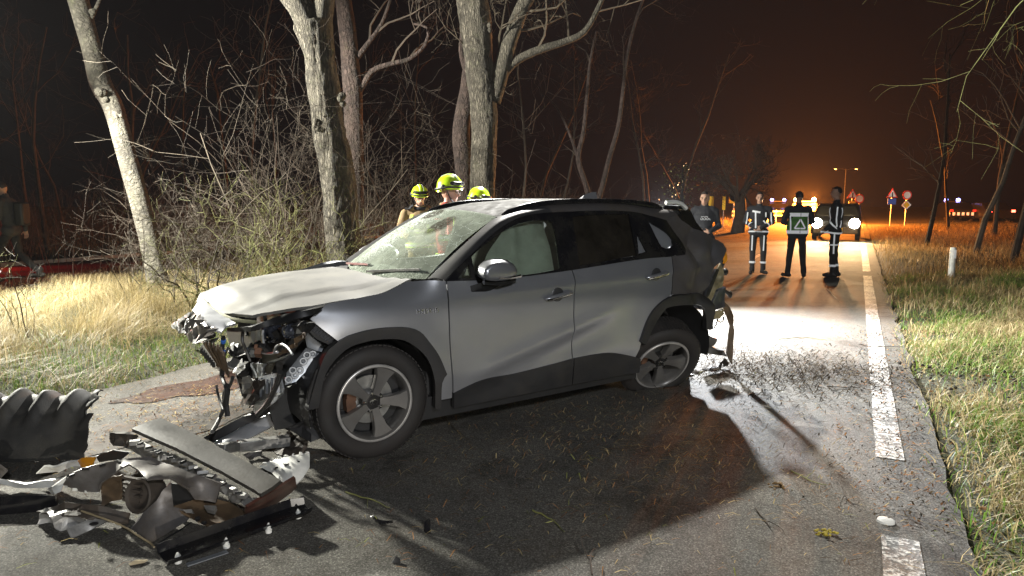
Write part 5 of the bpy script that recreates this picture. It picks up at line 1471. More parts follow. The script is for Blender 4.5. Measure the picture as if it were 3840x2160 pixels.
# leafy young tree by the officer, lit yellow
x0 = (4.183, 17.0, 1.941)
lt_ = thing('ivy_tree', 'ivy covered young tree lit yellow green behind the spoiler of the car', 'tree', (x0[0], x0[1], 0))
mb = MB(); mb.tube([(0, 0, 0), (.05, 0, 1.2), (0, 0, 2.6)], [.05, .04, .01], 6); mb.build('trunk', M_DTWIG, lt_)
lv = MB(); rg = random.Random(9)
for k in range(420):
    c0 = Vector((rg.gauss(0, .22), rg.gauss(0, .22), rg.uniform(1.2, 2.5))); q = Matrix.Rotation(rg.uniform(0, 6), 3, Vector((rg.gauss(0, 1), rg.gauss(0, 1), rg.gauss(0, 1))).normalized())
    lv.add([c0 + q @ Vector(p) for p in ((-.02, 0, 0), (0, .035, .005), (.02, 0, 0), (0, -.03, .005))], [(0, 1, 2, 3)])
lv.build('crown', mat('ivy_leaf', (.10, .12, .02), .5, bmp=0), lt_)
# tree out of view on the right whose branches hang into the picture
ot = thing('overhanging_tree', 'bare branches hanging into the top right corner', 'tree', (9.6, 8.4, 0))
mb = MB(); trunk(mb, [(0, 0, -.1), (.1, 0, 2), (-.1, .1, 4), (-.2, .2, 6)], [.26, .22, .19, .15], 16, .07, 2); mb.build('trunk', M_BARK, ot)
cb = MB(); rg = random.Random(19)
for z, d, L in ((4.6, (-1, -.05, .05), 3.4), (4.9, (-1, -.3, .1), 3.2), (5.3, (-1, .2, .02), 3.6), (4.3, (-1, .25, .0), 2.4)):
    grow(cb, (-.1, .1, z), d, L, .035, 3, rg, .16, -.02, (3, 5), .55)
cb.build('crown', M_LICHEN, ot)

# ------------------------------------------------------------------ shrubs
def shrub(label, base, stems, seed, ma, mb_, H, spread, lev=3, cat='shrub', wig=.24, kids=(3, 5), r0=.018, shr=.62, rad=.35):
    t = thing('bare_shrub', label, cat, base)
    rg = random.Random(seed)
    A, B = MB(), MB()
    for k in range(stems):
        a = rg.uniform(0, 6.283); q = rg.uniform(0, rad)
        d = (math.cos(a) * spread * rg.uniform(.3, 1), math.sin(a) * spread * rg.uniform(.3, 1), 1)
        grow(A if k % 3 else B, (math.cos(a) * q, math.sin(a) * q, 0), d, H * rg.uniform(.5, 1.0), r0 * rg.uniform(.6, 1.1), lev, rg, wig, .03, kids, shr)
    A.build('branches', ma, t); B.build('branches', mb_, t)
    return t
shrub('big tangled bare shrub with lichen green twigs behind the nose of the car', (-4.15, 9.6, 0), 26, 3, M_TWIG, M_LICHEN, 1.75, 1.15, 3, wig=.34, r0=.017, rad=.75)
shrub('low crooked lichen covered shrub between the tangled shrub and the thick tree', (-3.1, 9.3, 0), 14, 14, M_LICHEN, M_LICHEN, 1.35, 1.2, 3, wig=.42, r0=.020, rad=.6)
shrub('tall dark twiggy shrub reaching up beside the thick forked tree', (-3.9, 12.0, 0), 20, 5, M_DTWIG, M_TWIG, 3.3, .45, 3, wig=.16, r0=.022, rad=.9)
shrub('fan shaped young sapling in front of the leaning tree', (-5.395, 9.644, -0.0), 5, 22, M_DTWIG, M_TWIG, 1.9, .38, 2, 'sapling', .10, (4, 6), .012, .5, .1)
shrub('small twiggy sapling at the left edge in front of the walking man', (-5.71, 7.94, 0.0), 5, 24, M_TWIG, M_LICHEN, 1.1, .55, 2, 'sapling', .15, (4, 6), .008, .55, .15)
shrub('dense dark thicket behind the leaning tree', (-6.3, 14.6, 0), 30, 27, M_DTWIG, M_DTWIG, 2.0, .7, 3, wig=.2, r0=.012, rad=1.6)
shrub('dark brushwood between the thick forked tree and the stout grey tree', (-2.4, 14.2, 0), 26, 29, M_DTWIG, M_TWIG, 2.3, .5, 3, wig=.16, r0=.012, rad=1.3)
shrub('low brushwood beside the stout grey tree', (1.2, 18, 0), 14, 33, M_DTWIG, M_DTWIG, 2.3, .6, 2, wig=.2, r0=.012, rad=1.5)
# undergrowth of the wood: nobody could count it
ug = MB(); rg = random.Random(55)
for k in range(1500):
    Y = rg.uniform(13, 32); px = rg.uniform(-80, 1500)
    x = (px - 1288) / 1717.0 * Y
    rr = (Vector((x, Y, 0)) - RP).dot(RN)
    if rr > -6.6 or -17.9 < rr < -14.9: continue
    grow(ug, (x, Y, 0), (rg.gauss(0, .25), rg.gauss(0, .25), 1), rg.uniform(.7, 2.2), rg.uniform(.004, .009), 1, rg, .13, .05, (2, 4), .5, 3, minr=.003, segs=4)
tag(ug.build('undergrowth', M_DTWIG), 'tangled dark undergrowth of the wood behind the shrubs', kind='stuff')
ug = MB()
for k in range(600):
    s = rg.uniform(8, 34); r = rg.uniform(1.6, 13)
    p = road(s, r)
    if abs(p.x) > p.y * .85 or rg.random() > min(1, (r - 1.2) / 3.5): continue
    grow(ug, (p.x, p.y, 0.02), (rg.gauss(0, .35), rg.gauss(0, .35), 1), rg.uniform(.4, 1.1), rg.uniform(.003, .006), 1, rg, .2, .03, (2, 4), .5, 3, minr=.003, segs=4)
tag(ug.build('verge_brush', M_DTWIG), 'dry weeds and brush on the right verge', kind='stuff')
# single twigs on the road
TWL = ['dark twig on the shaded asphalt beside the front wheel', 'thin pale twig on the brightly lit lane behind the car', 'twig lying across the edge line on the brightly lit lane', 'forked twig on the grey road right of the shadow tip', 'crooked twig in the shadow below the end of the edge line',
       'upright thin twig at the bottom edge of the photo', 'straight dark twig beside the worn edge line', 'greenish twig on the sunken edge of the large shadow', 'small dark twig on the orange lit road in front of the officers', 'short twig by the clump of brown moss', 'long pale twig right of the white deflector']
for i, P in enumerate([[(-0.5, 4.881, 0.02), (-0.383, 4.592, 0.02), (-0.257, 4.335, 0.02)], [(3.08, 7.728, 0.02), (3.403, 7.842, 0.02), (3.609, 7.683, 0.02)], [(3.854, 7.445, 0.02), (4.02, 7.342, 0.02), (4.293, 7.362, 0.02)], [(1.862, 3.716, 0.02), (1.806, 3.508, 0.02), (1.822, 3.411, 0.02)], [(1.661, 3.889, 0.02), (1.716, 3.744, 0.02), (1.77, 3.662, 0.02)],
                       [(0.344, 2.746, 0.02), (0.354, 2.907, 0.02), (0.39, 2.978, 0.02)], [(2.707, 5.711, 0.02), (2.912, 5.711, 0.02), (3.086, 5.588, 0.02)], [(0.107, 3.365, 0.02), (0.204, 3.254, 0.02), (0.254, 3.13, 0.02)], [(5.755, 12.374, 0.02), (5.413, 11.335, 0.02), (5.16, 10.661, 0.02)], [(1.271, 3.388, 0.02), (1.273, 3.254, 0.02), (1.272, 3.171, 0.02)], [(-0.915, 3.583, 0.02), (-0.74, 3.473, 0.02), (-0.639, 3.388, 0.02)]]):
    tb = MB(); rg = random.Random(i); o = Vector(P[0])
    Q = spline([tuple(Vector(p) - o) for p in P], .04)
    tb.tube([q + Vector((0, 0, rg.uniform(0, .012))) for q in Q], [.005 * (1 - .6 * j / len(Q)) for j in range(len(Q))], 5)
    grow(tb, Q[len(Q) // 2], (rg.uniform(-1, 1), rg.uniform(-1, 1), .15), .14, .003, 0, rg, .2, -.05)
    t = tb.build('twig', [M_TWIG, M_LICHEN, M_DTWIG][i % 3]); t.location = o
    tag(t, TWL[i], 'twig', 'twigs fallen on the road')

# ================================================================== DEBRIS ON THE ROAD
DG = 'torn car parts heaped on the road'
M_LINER = mat('dusty_liner_plastic', (.018, .018, .018), .7, var=.35, dirt=.35, dirtcol=(.06, .055, .04), bmp=.5, bscale=150, bdist=.003)
M_PANEL = mat('dusty_panel_paint', (.075, .075, .074), .36, metal=.3, var=.4, scale=6, dirt=.75, dirtcol=(.040, .034, .026), bmp=.3, bscale=45)
M_ALU = mat('scuffed_aluminium', (.48, .48, .47), .38, metal=.75, var=.3, dirt=.6, dirtcol=(.07, .058, .045), bmp=.5, bscale=40, scale=14)
M_SKIN = mat('grey_bumper_paint', (.20, .20, .21), .32, metal=.45, dirt=.8, dirtcol=(.085, .065, .045), var=.35, scale=9, bmp=.25, bscale=50)
M_DIRTYB = mat('muddy_black_plastic', (.022, .02, .018), .6, dirt=.6, dirtcol=(.09, .065, .045), bmp=.3)
M_REDB = mat('red_brown_plastic', (.075, .030, .022), .35, var=.4, dirt=.4, bmp=.1)
def piece(name, label, pts, m, cat='car part', **k):
    o = sheet(name, pts, m, None, **k)
    c = sum((Vector(v.co) for v in o.data.vertices), Vector()) / len(o.data.vertices)
    c.z = 0
    for v in o.data.vertices: v.co -= c
    o.location = c
    return tag(o, label, cat, DG)
# wheel arch liner: a ribbed half arch standing on its edge
ln = MB(); nu, nv = 46, 24
for j in range(nv + 1):
    t = j / nv
    for i in range(nu + 1):
        s = i / nu
        x = -3.46 + .80 * s + .05 * math.sin(t * 2)
        a = t * R(98)
        r = .345
        y = 4.06 + r * (1 - math.cos(a)) * .75; z = r * math.sin(min(a, R(92))) * (1.0 - .05 * abs(s - .5)) - .10 * max(0, a - R(92))
        rib = max(0, math.sin(s * 27 + .2 * math.sin(t * 3))) ** .6 * .055 * sst(.30, .62, t)
        z += rib * .9; y -= rib * .5
        z += .018 * noise.noise(Vector((s * 5, t * 4, 1))); y += .03 * noise.noise(Vector((s * 3, t * 3, 6)))
        if s < .06: x += .05 * math.sin(t * 9)
        if s > .9: x += .06 * noise.noise(Vector((t * 9, 2, 2))) - .05 * t * t
        ln.v.append((x + 3.0, y - 4.2, z + .012))
for j in range(nv):
    for i in range(nu):
        if (i < 4 and j < 7) or (i > 42 and 11 < j < 14): continue
        a = j * (nu + 1) + i; ln.f.append((a, a + 1, a + nu + 2, a + nu + 1))
lo_ = ln.build('arch_liner', M_LINER, None, angle=80); lo_.location = (-3.0, 4.2, 0); solid(lo_, .008, 0)
tag(lo_, 'ribbed black wheel arch liner standing on its edge at the left of the heap', 'car part', DG)
piece('side_panel', 'long flat dusty grey panel lying across the top of the heap', [(-2.198, 3.81, 0.3), (-2.158, 3.878, 0.31), (-2.118, 3.979, 0.31), (-1.806, 3.761, 0.28), (-1.44, 3.488, 0.24), (-1.174, 3.313, 0.2), (-1.197, 3.253, 0.19), (-1.232, 3.197, 0.18), (-1.499, 3.378, 0.22), (-1.832, 3.581, 0.27)], M_PANEL, thick=.022, bulge=.012)
bm_ = piece('crash_beam', 'jagged scuffed aluminium beam under the long flat panel', [(-2.289, 3.88, 0.22), (-2.19, 3.84, 0.22), (-2.003, 3.726, 0.2), (-1.826, 3.634, 0.19), (-1.583, 3.471, 0.16), (-1.377, 3.314, 0.13), (-1.275, 3.262, 0.13), (-1.306, 3.262, 0.1), (-1.389, 3.322, 0.09), (-1.529, 3.434, 0.1), (-1.718, 3.548, 0.12), (-1.878, 3.657, 0.12), (-2.004, 3.733, 0.12), (-2.116, 3.791, 0.14), (-2.302, 3.911, 0.17)], M_ALU, thick=.03, crumple=.035, seed=4, cs=11, step=.03)
piece('beam_end', 'black plastic end cap at the upper end of the aluminium beam', [(-2.386, 3.942, 0.24), (-2.295, 3.908, 0.25), (-2.207, 3.891, 0.24), (-2.24, 3.873, 0.2), (-2.262, 3.895, 0.16), (-2.347, 3.922, 0.17), (-2.392, 3.963, 0.2)], M_DIRTYB, thick=.04, crumple=.03)
sk = piece('bumper_cover', 'grey dirt covered bumper skin with a bent edge in the middle of the heap', [(-2.322, 3.378, 0.16), (-2.267, 3.328, 0.22), (-2.226, 3.314, 0.25), (-2.117, 3.334, 0.28), (-1.975, 3.345, 0.3), (-1.867, 3.381, 0.3), (-1.706, 3.325, 0.27), (-1.555, 3.281, 0.24), (-1.451, 3.255, 0.22), (-1.505, 3.297, 0.1), (-1.582, 3.24, 0.14), (-1.594, 3.193, 0.22), (-1.676, 3.209, 0.26), (-1.766, 3.162, 0.27), (-1.853, 3.242, 0.29), (-1.921, 3.285, 0.3), (-1.966, 3.28, 0.28), (-1.993, 3.279, 0.26), (-2.083, 3.302, 0.2), (-2.115, 3.335, 0.14), (-2.225, 3.361, 0.13)], M_SKIN, thick=.01, crumple=.02, seed=2, cs=4, step=.035)
fl_ = MB()
f = wframe((-1.862, 3.236, 0.16), (-.35, -.9, .25))
fl_.lathe([(.085, -.10), (.088, 0), (.080, .006), (.066, -.004), (.055, -.05), (.0001, -.06)], 28, f)
of = fl_.build('fog_lamp_housing', M_DIRTYB, None); tag(of, 'round black fog lamp housing in the opening of the bumper skin', 'car part', DG)
gr = MB()
for i in range(5):
    a = Vector((-1.953, 3.281, 0.24)).lerp(Vector((-1.983, 3.313, 0.08)), i / 5); gr.bar(a, a + Vector((.10, -.02, -.01)), .02, .012)
tag(gr.build('fog_lamp_grille', M_DIRTYB, None), 'short black louvres left of the fog lamp housing', 'car part', DG)
piece('bumper_flap', 'curled brown bumper flap hanging left of the fog lamp housing', [(-2.148, 3.391, 0.14), (-2.083, 3.334, 0.2), (-2.011, 3.297, 0.24), (-1.956, 3.27, 0.25), (-2.026, 3.374, 0.08), (-2.09, 3.387, 0.06), (-2.126, 3.38, 0.04), (-2.133, 3.373, 0.02)], M_BROWNP, thick=.008, crumple=.02, bulge=.03)
piece('bumper_piece', 'dark grey bumper side piece sloping down to the road at the front of the heap', [(-1.854, 3.147, 0.03), (-1.802, 3.183, 0.1), (-1.739, 3.181, 0.16), (-1.722, 3.215, 0.2), (-1.681, 3.216, 0.24), (-1.689, 3.233, 0.1), (-1.602, 3.246, 0.07), (-1.626, 3.236, 0.03), (-1.664, 3.14, 0.02), (-1.701, 3.035, 0.015), (-1.759, 3.069, 0.02)], M_SKIN, thick=.01, bulge=.02, crumple=.01)
st_ = piece('splash_tray', 'muddy brown tray with a raised rim at the right front of the heap', [(-1.695, 3.233, 0.1), (-1.573, 3.196, 0.06), (-1.406, 3.118, 0.03), (-1.346, 3.095, 0.03), (-1.303, 3.188, 0.04), (-1.351, 3.288, 0.05), (-1.464, 3.371, 0.06), (-1.58, 3.39, 0.08), (-1.626, 3.315, 0.1)], M_BROWNP, thick=.01, bulge=-.03)
piece('corner_trim', 'red brown bumper corner standing up at the right end of the heap', [(-1.353, 3.271, 0.03), (-1.316, 3.228, 0.02), (-1.263, 3.374, 0.03), (-1.197, 3.608, 0.04), (-1.156, 3.471, 0.16), (-1.176, 3.416, 0.16), (-1.234, 3.289, 0.15), (-1.295, 3.162, 0.14)], M_REDB, thick=.014, bulge=.01)
tr_ = MB()
a0, a1 = Vector((-1.538, 2.835, 0.02)), Vector((-1.047, 3.343, 0.02))
dr = (a1 - a0).normalized(); sd_ = dr.cross(Vector((0, 0, 1)))
pr = [(.085, .055), (.075, .012), (.02, .004), (-.045, .004), (-.065, .030), (-.058, .032), (-.042, .010), (.018, .010), (.068, .018), (.079, .056)]
k = 12
for i in range(k + 1):
    p = a0.lerp(a1, i / k)
    tp_ = 1 if i < k else .6
    for s_, z_ in pr: tr_.v.append(tuple(p + sd_ * (-s_ * tp_) + Vector((0, 0, .012 + z_))))
n = len(pr)
for i in range(k):
    for j in range(n): tr_.f.append((i * n + j, i * n + (j + 1) % n, (i + 1) * n + (j + 1) % n, (i + 1) * n + j))
tr_.f += [tuple(range(n))[::-1], tuple(k * n + j for j in range(n))]
ct = thing('door_trim', 'long black trim strip lying on its back with four white clips, nearest the viewer', 'car part', a0, group=DG)
tr_.v = [(x - a0.x, y - a0.y, z - a0.z) for x, y, z in tr_.v]
tr_.build('strip', M_GLOSSB, ct, angle=25)
for p in [(-1.484, 2.855, 0.03), (-1.325, 2.989, 0.03), (-1.18, 3.134, 0.03), (-1.084, 3.286, 0.03)]:
    cm = MB(); f = Matrix.Translation(Vector(p) - a0); cm.lathe([(.016, -.01), (.016, .006), (.010, .010), (.013, .020), (.004, .038), (.0001, .04)], 10, f); cm.build('clip', M_WHITE, ct)
lt2 = MB(); q = [(-1.428, 2.817, 0.03), (-1.298, 2.933, 0.03)]; lt2.bar(Vector(q[0]) - a0, Vector(q[1]) - a0, .03, .004); lt2.build('label_strip', M_APRON, ct)
wc = piece('white_deflector', 'curved white plastic deflector with notched edge under the right end of the panel', [(-1.492, 3.862, 0.06), (-1.401, 3.862, 0.1), (-1.3, 3.863, 0.12), (-1.208, 3.915, 0.12), (-1.175, 3.793, 0.08), (-1.189, 3.714, 0.05), (-1.223, 3.69, 0.02), (-1.316, 3.715, 0.03), (-1.406, 3.823, 0.04)], M_WHITE, thick=.012, bulge=.03, step=.03)
bb = MB(); q = [Vector(p) for p in [(-1.723, 3.884, 0.16), (-1.673, 4.008, 0.13), (-1.421, 4.189, 0.1)]]
bb.bar(q[0], q[1], .06, .055); bb.bar(q[1], q[2], .065, .06); bb.bar(q[2] + Vector((-.02, 0, .035)), q[2] + Vector((.005, 0, .035)), .02, .02)
tag(bb.build('box_beam', M_ALU, None, bevel=.004), 'kinked silver box beam lying against the torn bumper strip', 'car part', DG)
ts = thing('torn_bumper_strip', 'silver and black bumper strip running from the front wheel down to the heap', 'car part', (-1.851, 4.526, 0.02), group=DG)
def rel(o, P): return [Vector(p) - Vector(o.location) for p in P]
s_a = sheet('silver_strip', rel(ts, [(-1.978, 4.346, 0.03), (-1.868, 4.42, 0.08), (-1.762, 4.471, 0.13), (-1.646, 4.505, 0.19), (-1.555, 4.511, 0.24), (-1.517, 4.485, 0.28), (-1.415, 4.461, 0.3), (-1.403, 4.397, 0.24), (-1.496, 4.426, 0.18), (-1.59, 4.425, 0.12), (-1.723, 4.36, 0.06), (-1.821, 4.295, 0.03), (-1.874, 4.263, 0.02)]), M_SILP, ts, thick=.014, bulge=.04)
s_b = sheet('black_edge', rel(ts, [(-2.032, 4.342, 0.06), (-1.918, 4.397, 0.12), (-1.808, 4.436, 0.18), (-1.709, 4.422, 0.21), (-1.589, 4.442, 0.28), (-1.498, 4.455, 0.34), (-1.351, 4.38, 0.38), (-1.365, 4.4, 0.34), (-1.495, 4.495, 0.29), (-1.548, 4.482, 0.25), (-1.754, 4.451, 0.14), (-1.968, 4.324, 0.04)]), M_CLAD, ts, thick=.02, bulge=.015)
eye = MB(); f = wframe(rel(ts, [(-1.461, 4.435, 0.26)])[0], (-.4, -.9, .3)); eye.lathe([(.028, 0), (.028, .02), (.015, .02), (.012, .004), (.0001, .004)], 20, f); eye.build('tow_eye', M_STEEL, ts)
piece('indicator_lens', 'broken orange indicator lens beside the black liner', [(-2.431, 3.681, 0.17), (-2.394, 3.661, 0.19), (-2.331, 3.672, 0.19), (-2.338, 3.65, 0.15), (-2.398, 3.666, 0.13)], M_AMBER, thick=.02, bulge=.012, step=.02)
piece('lamp_reflector', 'white broken lamp reflector left of the orange lens', [(-2.705, 3.716, 0.08), (-2.642, 3.685, 0.12), (-2.495, 3.633, 0.16), (-2.439, 3.684, 0.17), (-2.419, 3.683, 0.14), (-2.509, 3.672, 0.12), (-2.609, 3.707, 0.08)], M_WHITE, thick=.012, bulge=.02, crumple=.02)
piece('white_strip', 'long white plastic strip at the far left of the heap', [(-2.851, 3.634, 0.08), (-2.784, 3.63, 0.07), (-2.694, 3.615, 0.06), (-2.581, 3.621, 0.08), (-2.468, 3.595, 0.1), (-2.497, 3.62, 0.05), (-2.561, 3.608, 0.04), (-2.752, 3.631, 0.03), (-2.839, 3.615, 0.06)], M_WHITE, thick=.012, bulge=.015)
piece('white_bracket', 'small crushed white bracket at the end of the white strip', [(-2.568, 3.58, 0.03), (-2.479, 3.545, 0.09), (-2.434, 3.548, 0.12), (-2.465, 3.561, 0.04), (-2.528, 3.562, 0.02)], M_WHITE, thick=.012, crumple=.03, step=.02)
piece('crushed_bracket', 'crushed dirty white bracket on the road at the lower left', [(-2.353, 3.214, 0.07), (-2.31, 3.194, 0.1), (-2.192, 3.162, 0.1), (-2.109, 3.168, 0.08), (-2.101, 3.188, 0.05), (-2.155, 3.174, 0.015), (-2.274, 3.197, 0.015), (-2.364, 3.215, 0.015)], M_ALU, thick=.02, crumple=.05, step=.025)
ab = piece('hole_bracket', 'flat aluminium bracket with a dark hole beside the crushed bracket', [(-2.142, 3.107, 0.05), (-2.074, 3.193, 0.06), (-1.976, 3.179, 0.06), (-2.057, 3.16, 0.02), (-2.107, 3.085, 0.012)], M_ALU, thick=.012, step=.03)
hb2 = MB(); hb2.ell(Vector((-2.038, 3.153, 0.055)) - ab.location, (.022, .016, .006), 10, 6); hb2.build('hole', M_BLACK, ab)
piece('black_bar', 'black bumper bar reaching in from the left edge', [(-2.736, 3.346, 0.1), (-2.644, 3.358, 0.1), (-2.507, 3.374, 0.1), (-2.372, 3.38, 0.1), (-2.376, 3.396, 0.02), (-2.524, 3.368, 0.015), (-2.641, 3.343, 0.015), (-2.728, 3.324, 0.015)], M_GLOSSB, thick=.02, bulge=.03)
piece('black_sheet', 'wrinkled black plastic sheet over the crushed bracket', [(-2.359, 3.215, 0.09), (-2.222, 3.232, 0.13), (-2.052, 3.226, 0.11), (-1.916, 3.249, 0.07), (-1.908, 3.215, 0.03), (-2.008, 3.188, 0.05), (-2.121, 3.168, 0.08), (-2.217, 3.169, 0.09)], M_DIRTYB, thick=.008, crumple=.04, seed=7)
piece('grey_corner', 'grey torn corner piece at the left edge below the liner', [(-2.907, 3.608, 0.2), (-2.804, 3.583, 0.18), (-2.814, 3.647, 0.12), (-2.888, 3.681, 0.06), (-2.985, 3.688, 0.03)], M_SKIN, thick=.012)
piece('grey_tab', 'flat grey bracket tab behind the bumper skin', [(-2.388, 3.766, 0.16), (-2.284, 3.763, 0.2), (-2.166, 3.726, 0.2), (-2.232, 3.751, 0.15), (-2.384, 3.788, 0.12)], M_CLAD, thick=.012, step=.03)
piece('dark_inner_panel', 'dark inner panel with a pale edge inside the heap', [(-1.729, 3.294, 0.2), (-1.613, 3.302, 0.2), (-1.471, 3.294, 0.2), (-1.509, 3.314, 0.09), (-1.616, 3.324, 0.11), (-1.744, 3.332, 0.05)], M_BLACK, thick=.01)
piece('grey_fragment', 'small square grey fragment lying on the brown tray', [(-1.546, 3.262, 0.09), (-1.48, 3.254, 0.09), (-1.478, 3.218, 0.08), (-1.526, 3.239, 0.08)], M_ALU, thick=.025, step=.02)
piece('grey_fragment', 'thin pale fragment left of the square grey one on the brown tray', [(-1.637, 3.232, 0.09), (-1.596, 3.235, 0.09), (-1.579, 3.218, 0.075), (-1.619, 3.228, 0.075)], M_ALU, thick=.012, step=.02)
piece('crushed_plastic', 'crushed black plastic under the front wheel', [(-1.519, 4.188, 0.03), (-1.462, 4.314, 0.12), (-1.33, 4.307, 0.06), (-1.307, 4.188, 0.03), (-1.334, 4.119, 0.02), (-1.447, 4.112, 0.02)], M_DIRTYB, thick=.01, crumple=.06, seed=5)
piece('crushed_plastic', 'folded dull plastic strip between the box beam and the white deflector', [(-1.678, 4.088, 0.05), (-1.574, 4.125, 0.06), (-1.578, 4.14, 0.03), (-1.623, 4.073, 0.02), (-1.663, 4.104, 0.02)], M_SKIN, thick=.012, crumple=.03, seed=6)
piece('tail_fragment', 'broken black bumper piece on the road behind the rear wheel', [(1.58, 6.127, 0.02), (1.738, 6.288, 0.03), (1.911, 6.401, 0.03), (2.021, 6.451, 0.03), (2.01, 6.322, 0.13), (2.041, 6.28, 0.1), (2.081, 6.435, 0.02), (1.821, 6.306, 0.02), (1.607, 6.081, 0.015)], M_DIRTYB, thick=.014, crumple=.03, seed=3, step=.03)
piece('glossy_shard', 'dark glossy lamp shard with an orange corner lying flat on the road', [(-0.717, 3.291, 0.02), (-0.7, 3.286, 0.03), (-0.665, 3.242, 0.03), (-0.596, 3.229, 0.03), (-0.59, 3.225, 0.02), (-0.661, 3.223, 0.02)], M_GLOSSB, thick=.01, crumple=.02, step=.015)
piece('glossy_shard', 'dark glossy shard standing on end on the road', [(-0.428, 3.153, 0.015), (-0.427, 3.173, 0.05), (-0.413, 3.173, 0.07), (-0.403, 3.16, 0.07), (-0.399, 3.159, 0.03), (-0.392, 3.135, 0.015), (-0.418, 3.137, 0.012)], M_GLOSSB, thick=.01, step=.015)
piece('black_scrap', 'small black torn scrap in the foreground', [(-0.538, 2.867, 0.015), (-0.519, 2.875, 0.04), (-0.499, 2.87, 0.03), (-0.503, 2.872, 0.012)], M_BLACK, thick=.01, step=.015)
piece('wood_splinter', 'pale splinter of wood beside the long black trim strip', [(-1.7, 2.846, 0.02), (-1.676, 2.861, 0.03), (-1.631, 2.879, 0.02), (-1.642, 2.871, 0.012), (-1.694, 2.849, 0.012)], mat('splintered_wood', (.34, .28, .18), .8), 'splinter', thick=.012, step=.02)
wr = MB(); q = [Vector(p) for p in [(-2.122, 3.197, 0.1), (-1.973, 3.134, 0.09), (-1.869, 3.114, 0.06), (-1.773, 3.062, 0.04), (-1.702, 3.032, 0.02), (-1.663, 2.992, 0.02)]]; wr.tube(spline([tuple(p) for p in q], .03), .005, 6)
tag(wr.build('bent_wire', mat('straw_wire', (.22, .18, .11), .6), None), 'thin bent straw coloured rod in front of the heap', 'wire', DG)
wr = MB(); q = [Vector(p) for p in [(-1.664, 2.994, 0.02), (-1.644, 3.101, 0.02), (-1.619, 3.167, 0.02), (-1.606, 3.235, 0.02)]]; wr.tube(q, .004, 6)
tag(wr.build('bent_wire', M_BLACK, None), 'thin dark rod leaning on the grey bumper side piece', 'wire', DG)
# reflective stud in the road
cs = MB(); f = Matrix.Translation(Vector((1.884, 3.262, 0.012))); cs.lathe([(.042, .0), (.039, .010), (.026, .015), (.0001, .016)], 20, f)
tag(cs.build('road_stud', retro('white_reflector', (.85, .85, .80))), 'round white road stud between the dashes of the edge line', 'road stud')
for p, l in (((1.516, 3.131, 0.03), 'tuft of yellow moss on the road right of the middle'), ((1.501, 3.689, 0.02), 'brown clump of moss on the road by the end of the shadow')):
    tf = MB(); rg = random.Random(int(p[0] * 100))
    for k in range(26): tf.ell((rg.gauss(0, .022), rg.gauss(0, .018), rg.uniform(.0, .02)), (rg.uniform(.006, .014), rg.uniform(.005, .01), .006), 6, 4)
    t = tf.build('moss_tuft', mat('yellow_moss', (.30, .24, .03) if 'yellow' in l else (.16, .10, .04), .9)); t.location = (p[0], p[1], .012); tag(t, l, 'moss')
# torn up clods and leaves in the muddy part of the right verge
cl_ = MB(); rg = random.Random(31)
for k in range(260):
    x, y = rg.gauss(4.1, .45), rg.gauss(5.95, .35); r = rg.uniform(.004, .020) * rg.uniform(.4, 1)
    cl_.ell((x, y, .05 + rg.uniform(0, .04)), (r, r * rg.uniform(.6, 1), r * rg.uniform(.4, .9)), 6, 4, Matrix.Rotation(rg.uniform(0, 3), 3, 'X'))
tag(cl_.build('soil_clods', mat('dark_soil', (.035, .027, .019), .95), None), 'clods of soil torn out of the right verge', kind='stuff')

# clips, tabs and slots along torn edges
def tabs(o, pts, n, size, m, name='clip_tab', dz=.004):
    P = spline([tuple(p) for p in pts], .01); rg = random.Random(len(o.name) + n)
    for i in range(n):
        p = P[min(len(P) - 1, int((i + .5) * len(P) / n))]
        b = MB(); b.box(Vector(p) - Vector(o.location) + Vector((0, 0, dz)), tuple(q * rg.uniform(.7, 1.3) for q in size), Matrix.Rotation(rg.uniform(0, 3), 3, 'Z') @ Matrix.Rotation(rg.uniform(-.4, .4), 3, 'X'))
        b.build(name, m, o, smooth=False)
tabs(wc, [(-1.451, 3.807, 0.09), (-1.386, 3.82, 0.12), (-1.288, 3.825, 0.14), (-1.201, 3.867, 0.14)], 7, (.018, .012, .012), M_WHITE)
tabs(wc, [(-1.365, 3.754, 0.08), (-1.292, 3.763, 0.1), (-1.235, 3.822, 0.1)], 3, (.02, .012, .006), M_BLACK, 'slot', .012)
tabs(bm_, [(-2.207, 3.83, 0.22), (-1.947, 3.634, 0.22), (-1.759, 3.527, 0.21), (-1.536, 3.381, 0.18), (-1.326, 3.236, 0.15)], 13, (.045, .022, .022), M_ALU, 'bracket')
tabs(bm_, [(-2.151, 3.784, 0.225), (-1.906, 3.583, 0.225), (-1.711, 3.469, 0.215), (-1.482, 3.331, 0.17), (-1.339, 3.236, 0.15)], 9, (.03, .016, .01), M_BLACK, 'slot', .014)
tabs(sk, [(-2.221, 3.264, 0.24), (-2.141, 3.267, 0.28), (-2.046, 3.285, 0.3), (-1.957, 3.303, 0.31)], 4, (.03, .012, .012), M_BLACK)
tabs(sk, [(-2.315, 3.377, 0.15), (-2.223, 3.358, 0.13), (-2.127, 3.355, 0.13)], 4, (.022, .014, .012), M_WHITE)
tabs(st_, [(-1.55, 3.175, 0.07), (-1.398, 3.101, 0.05), (-1.325, 3.188, 0.05)], 6, (.02, .012, .014), M_BLACK)

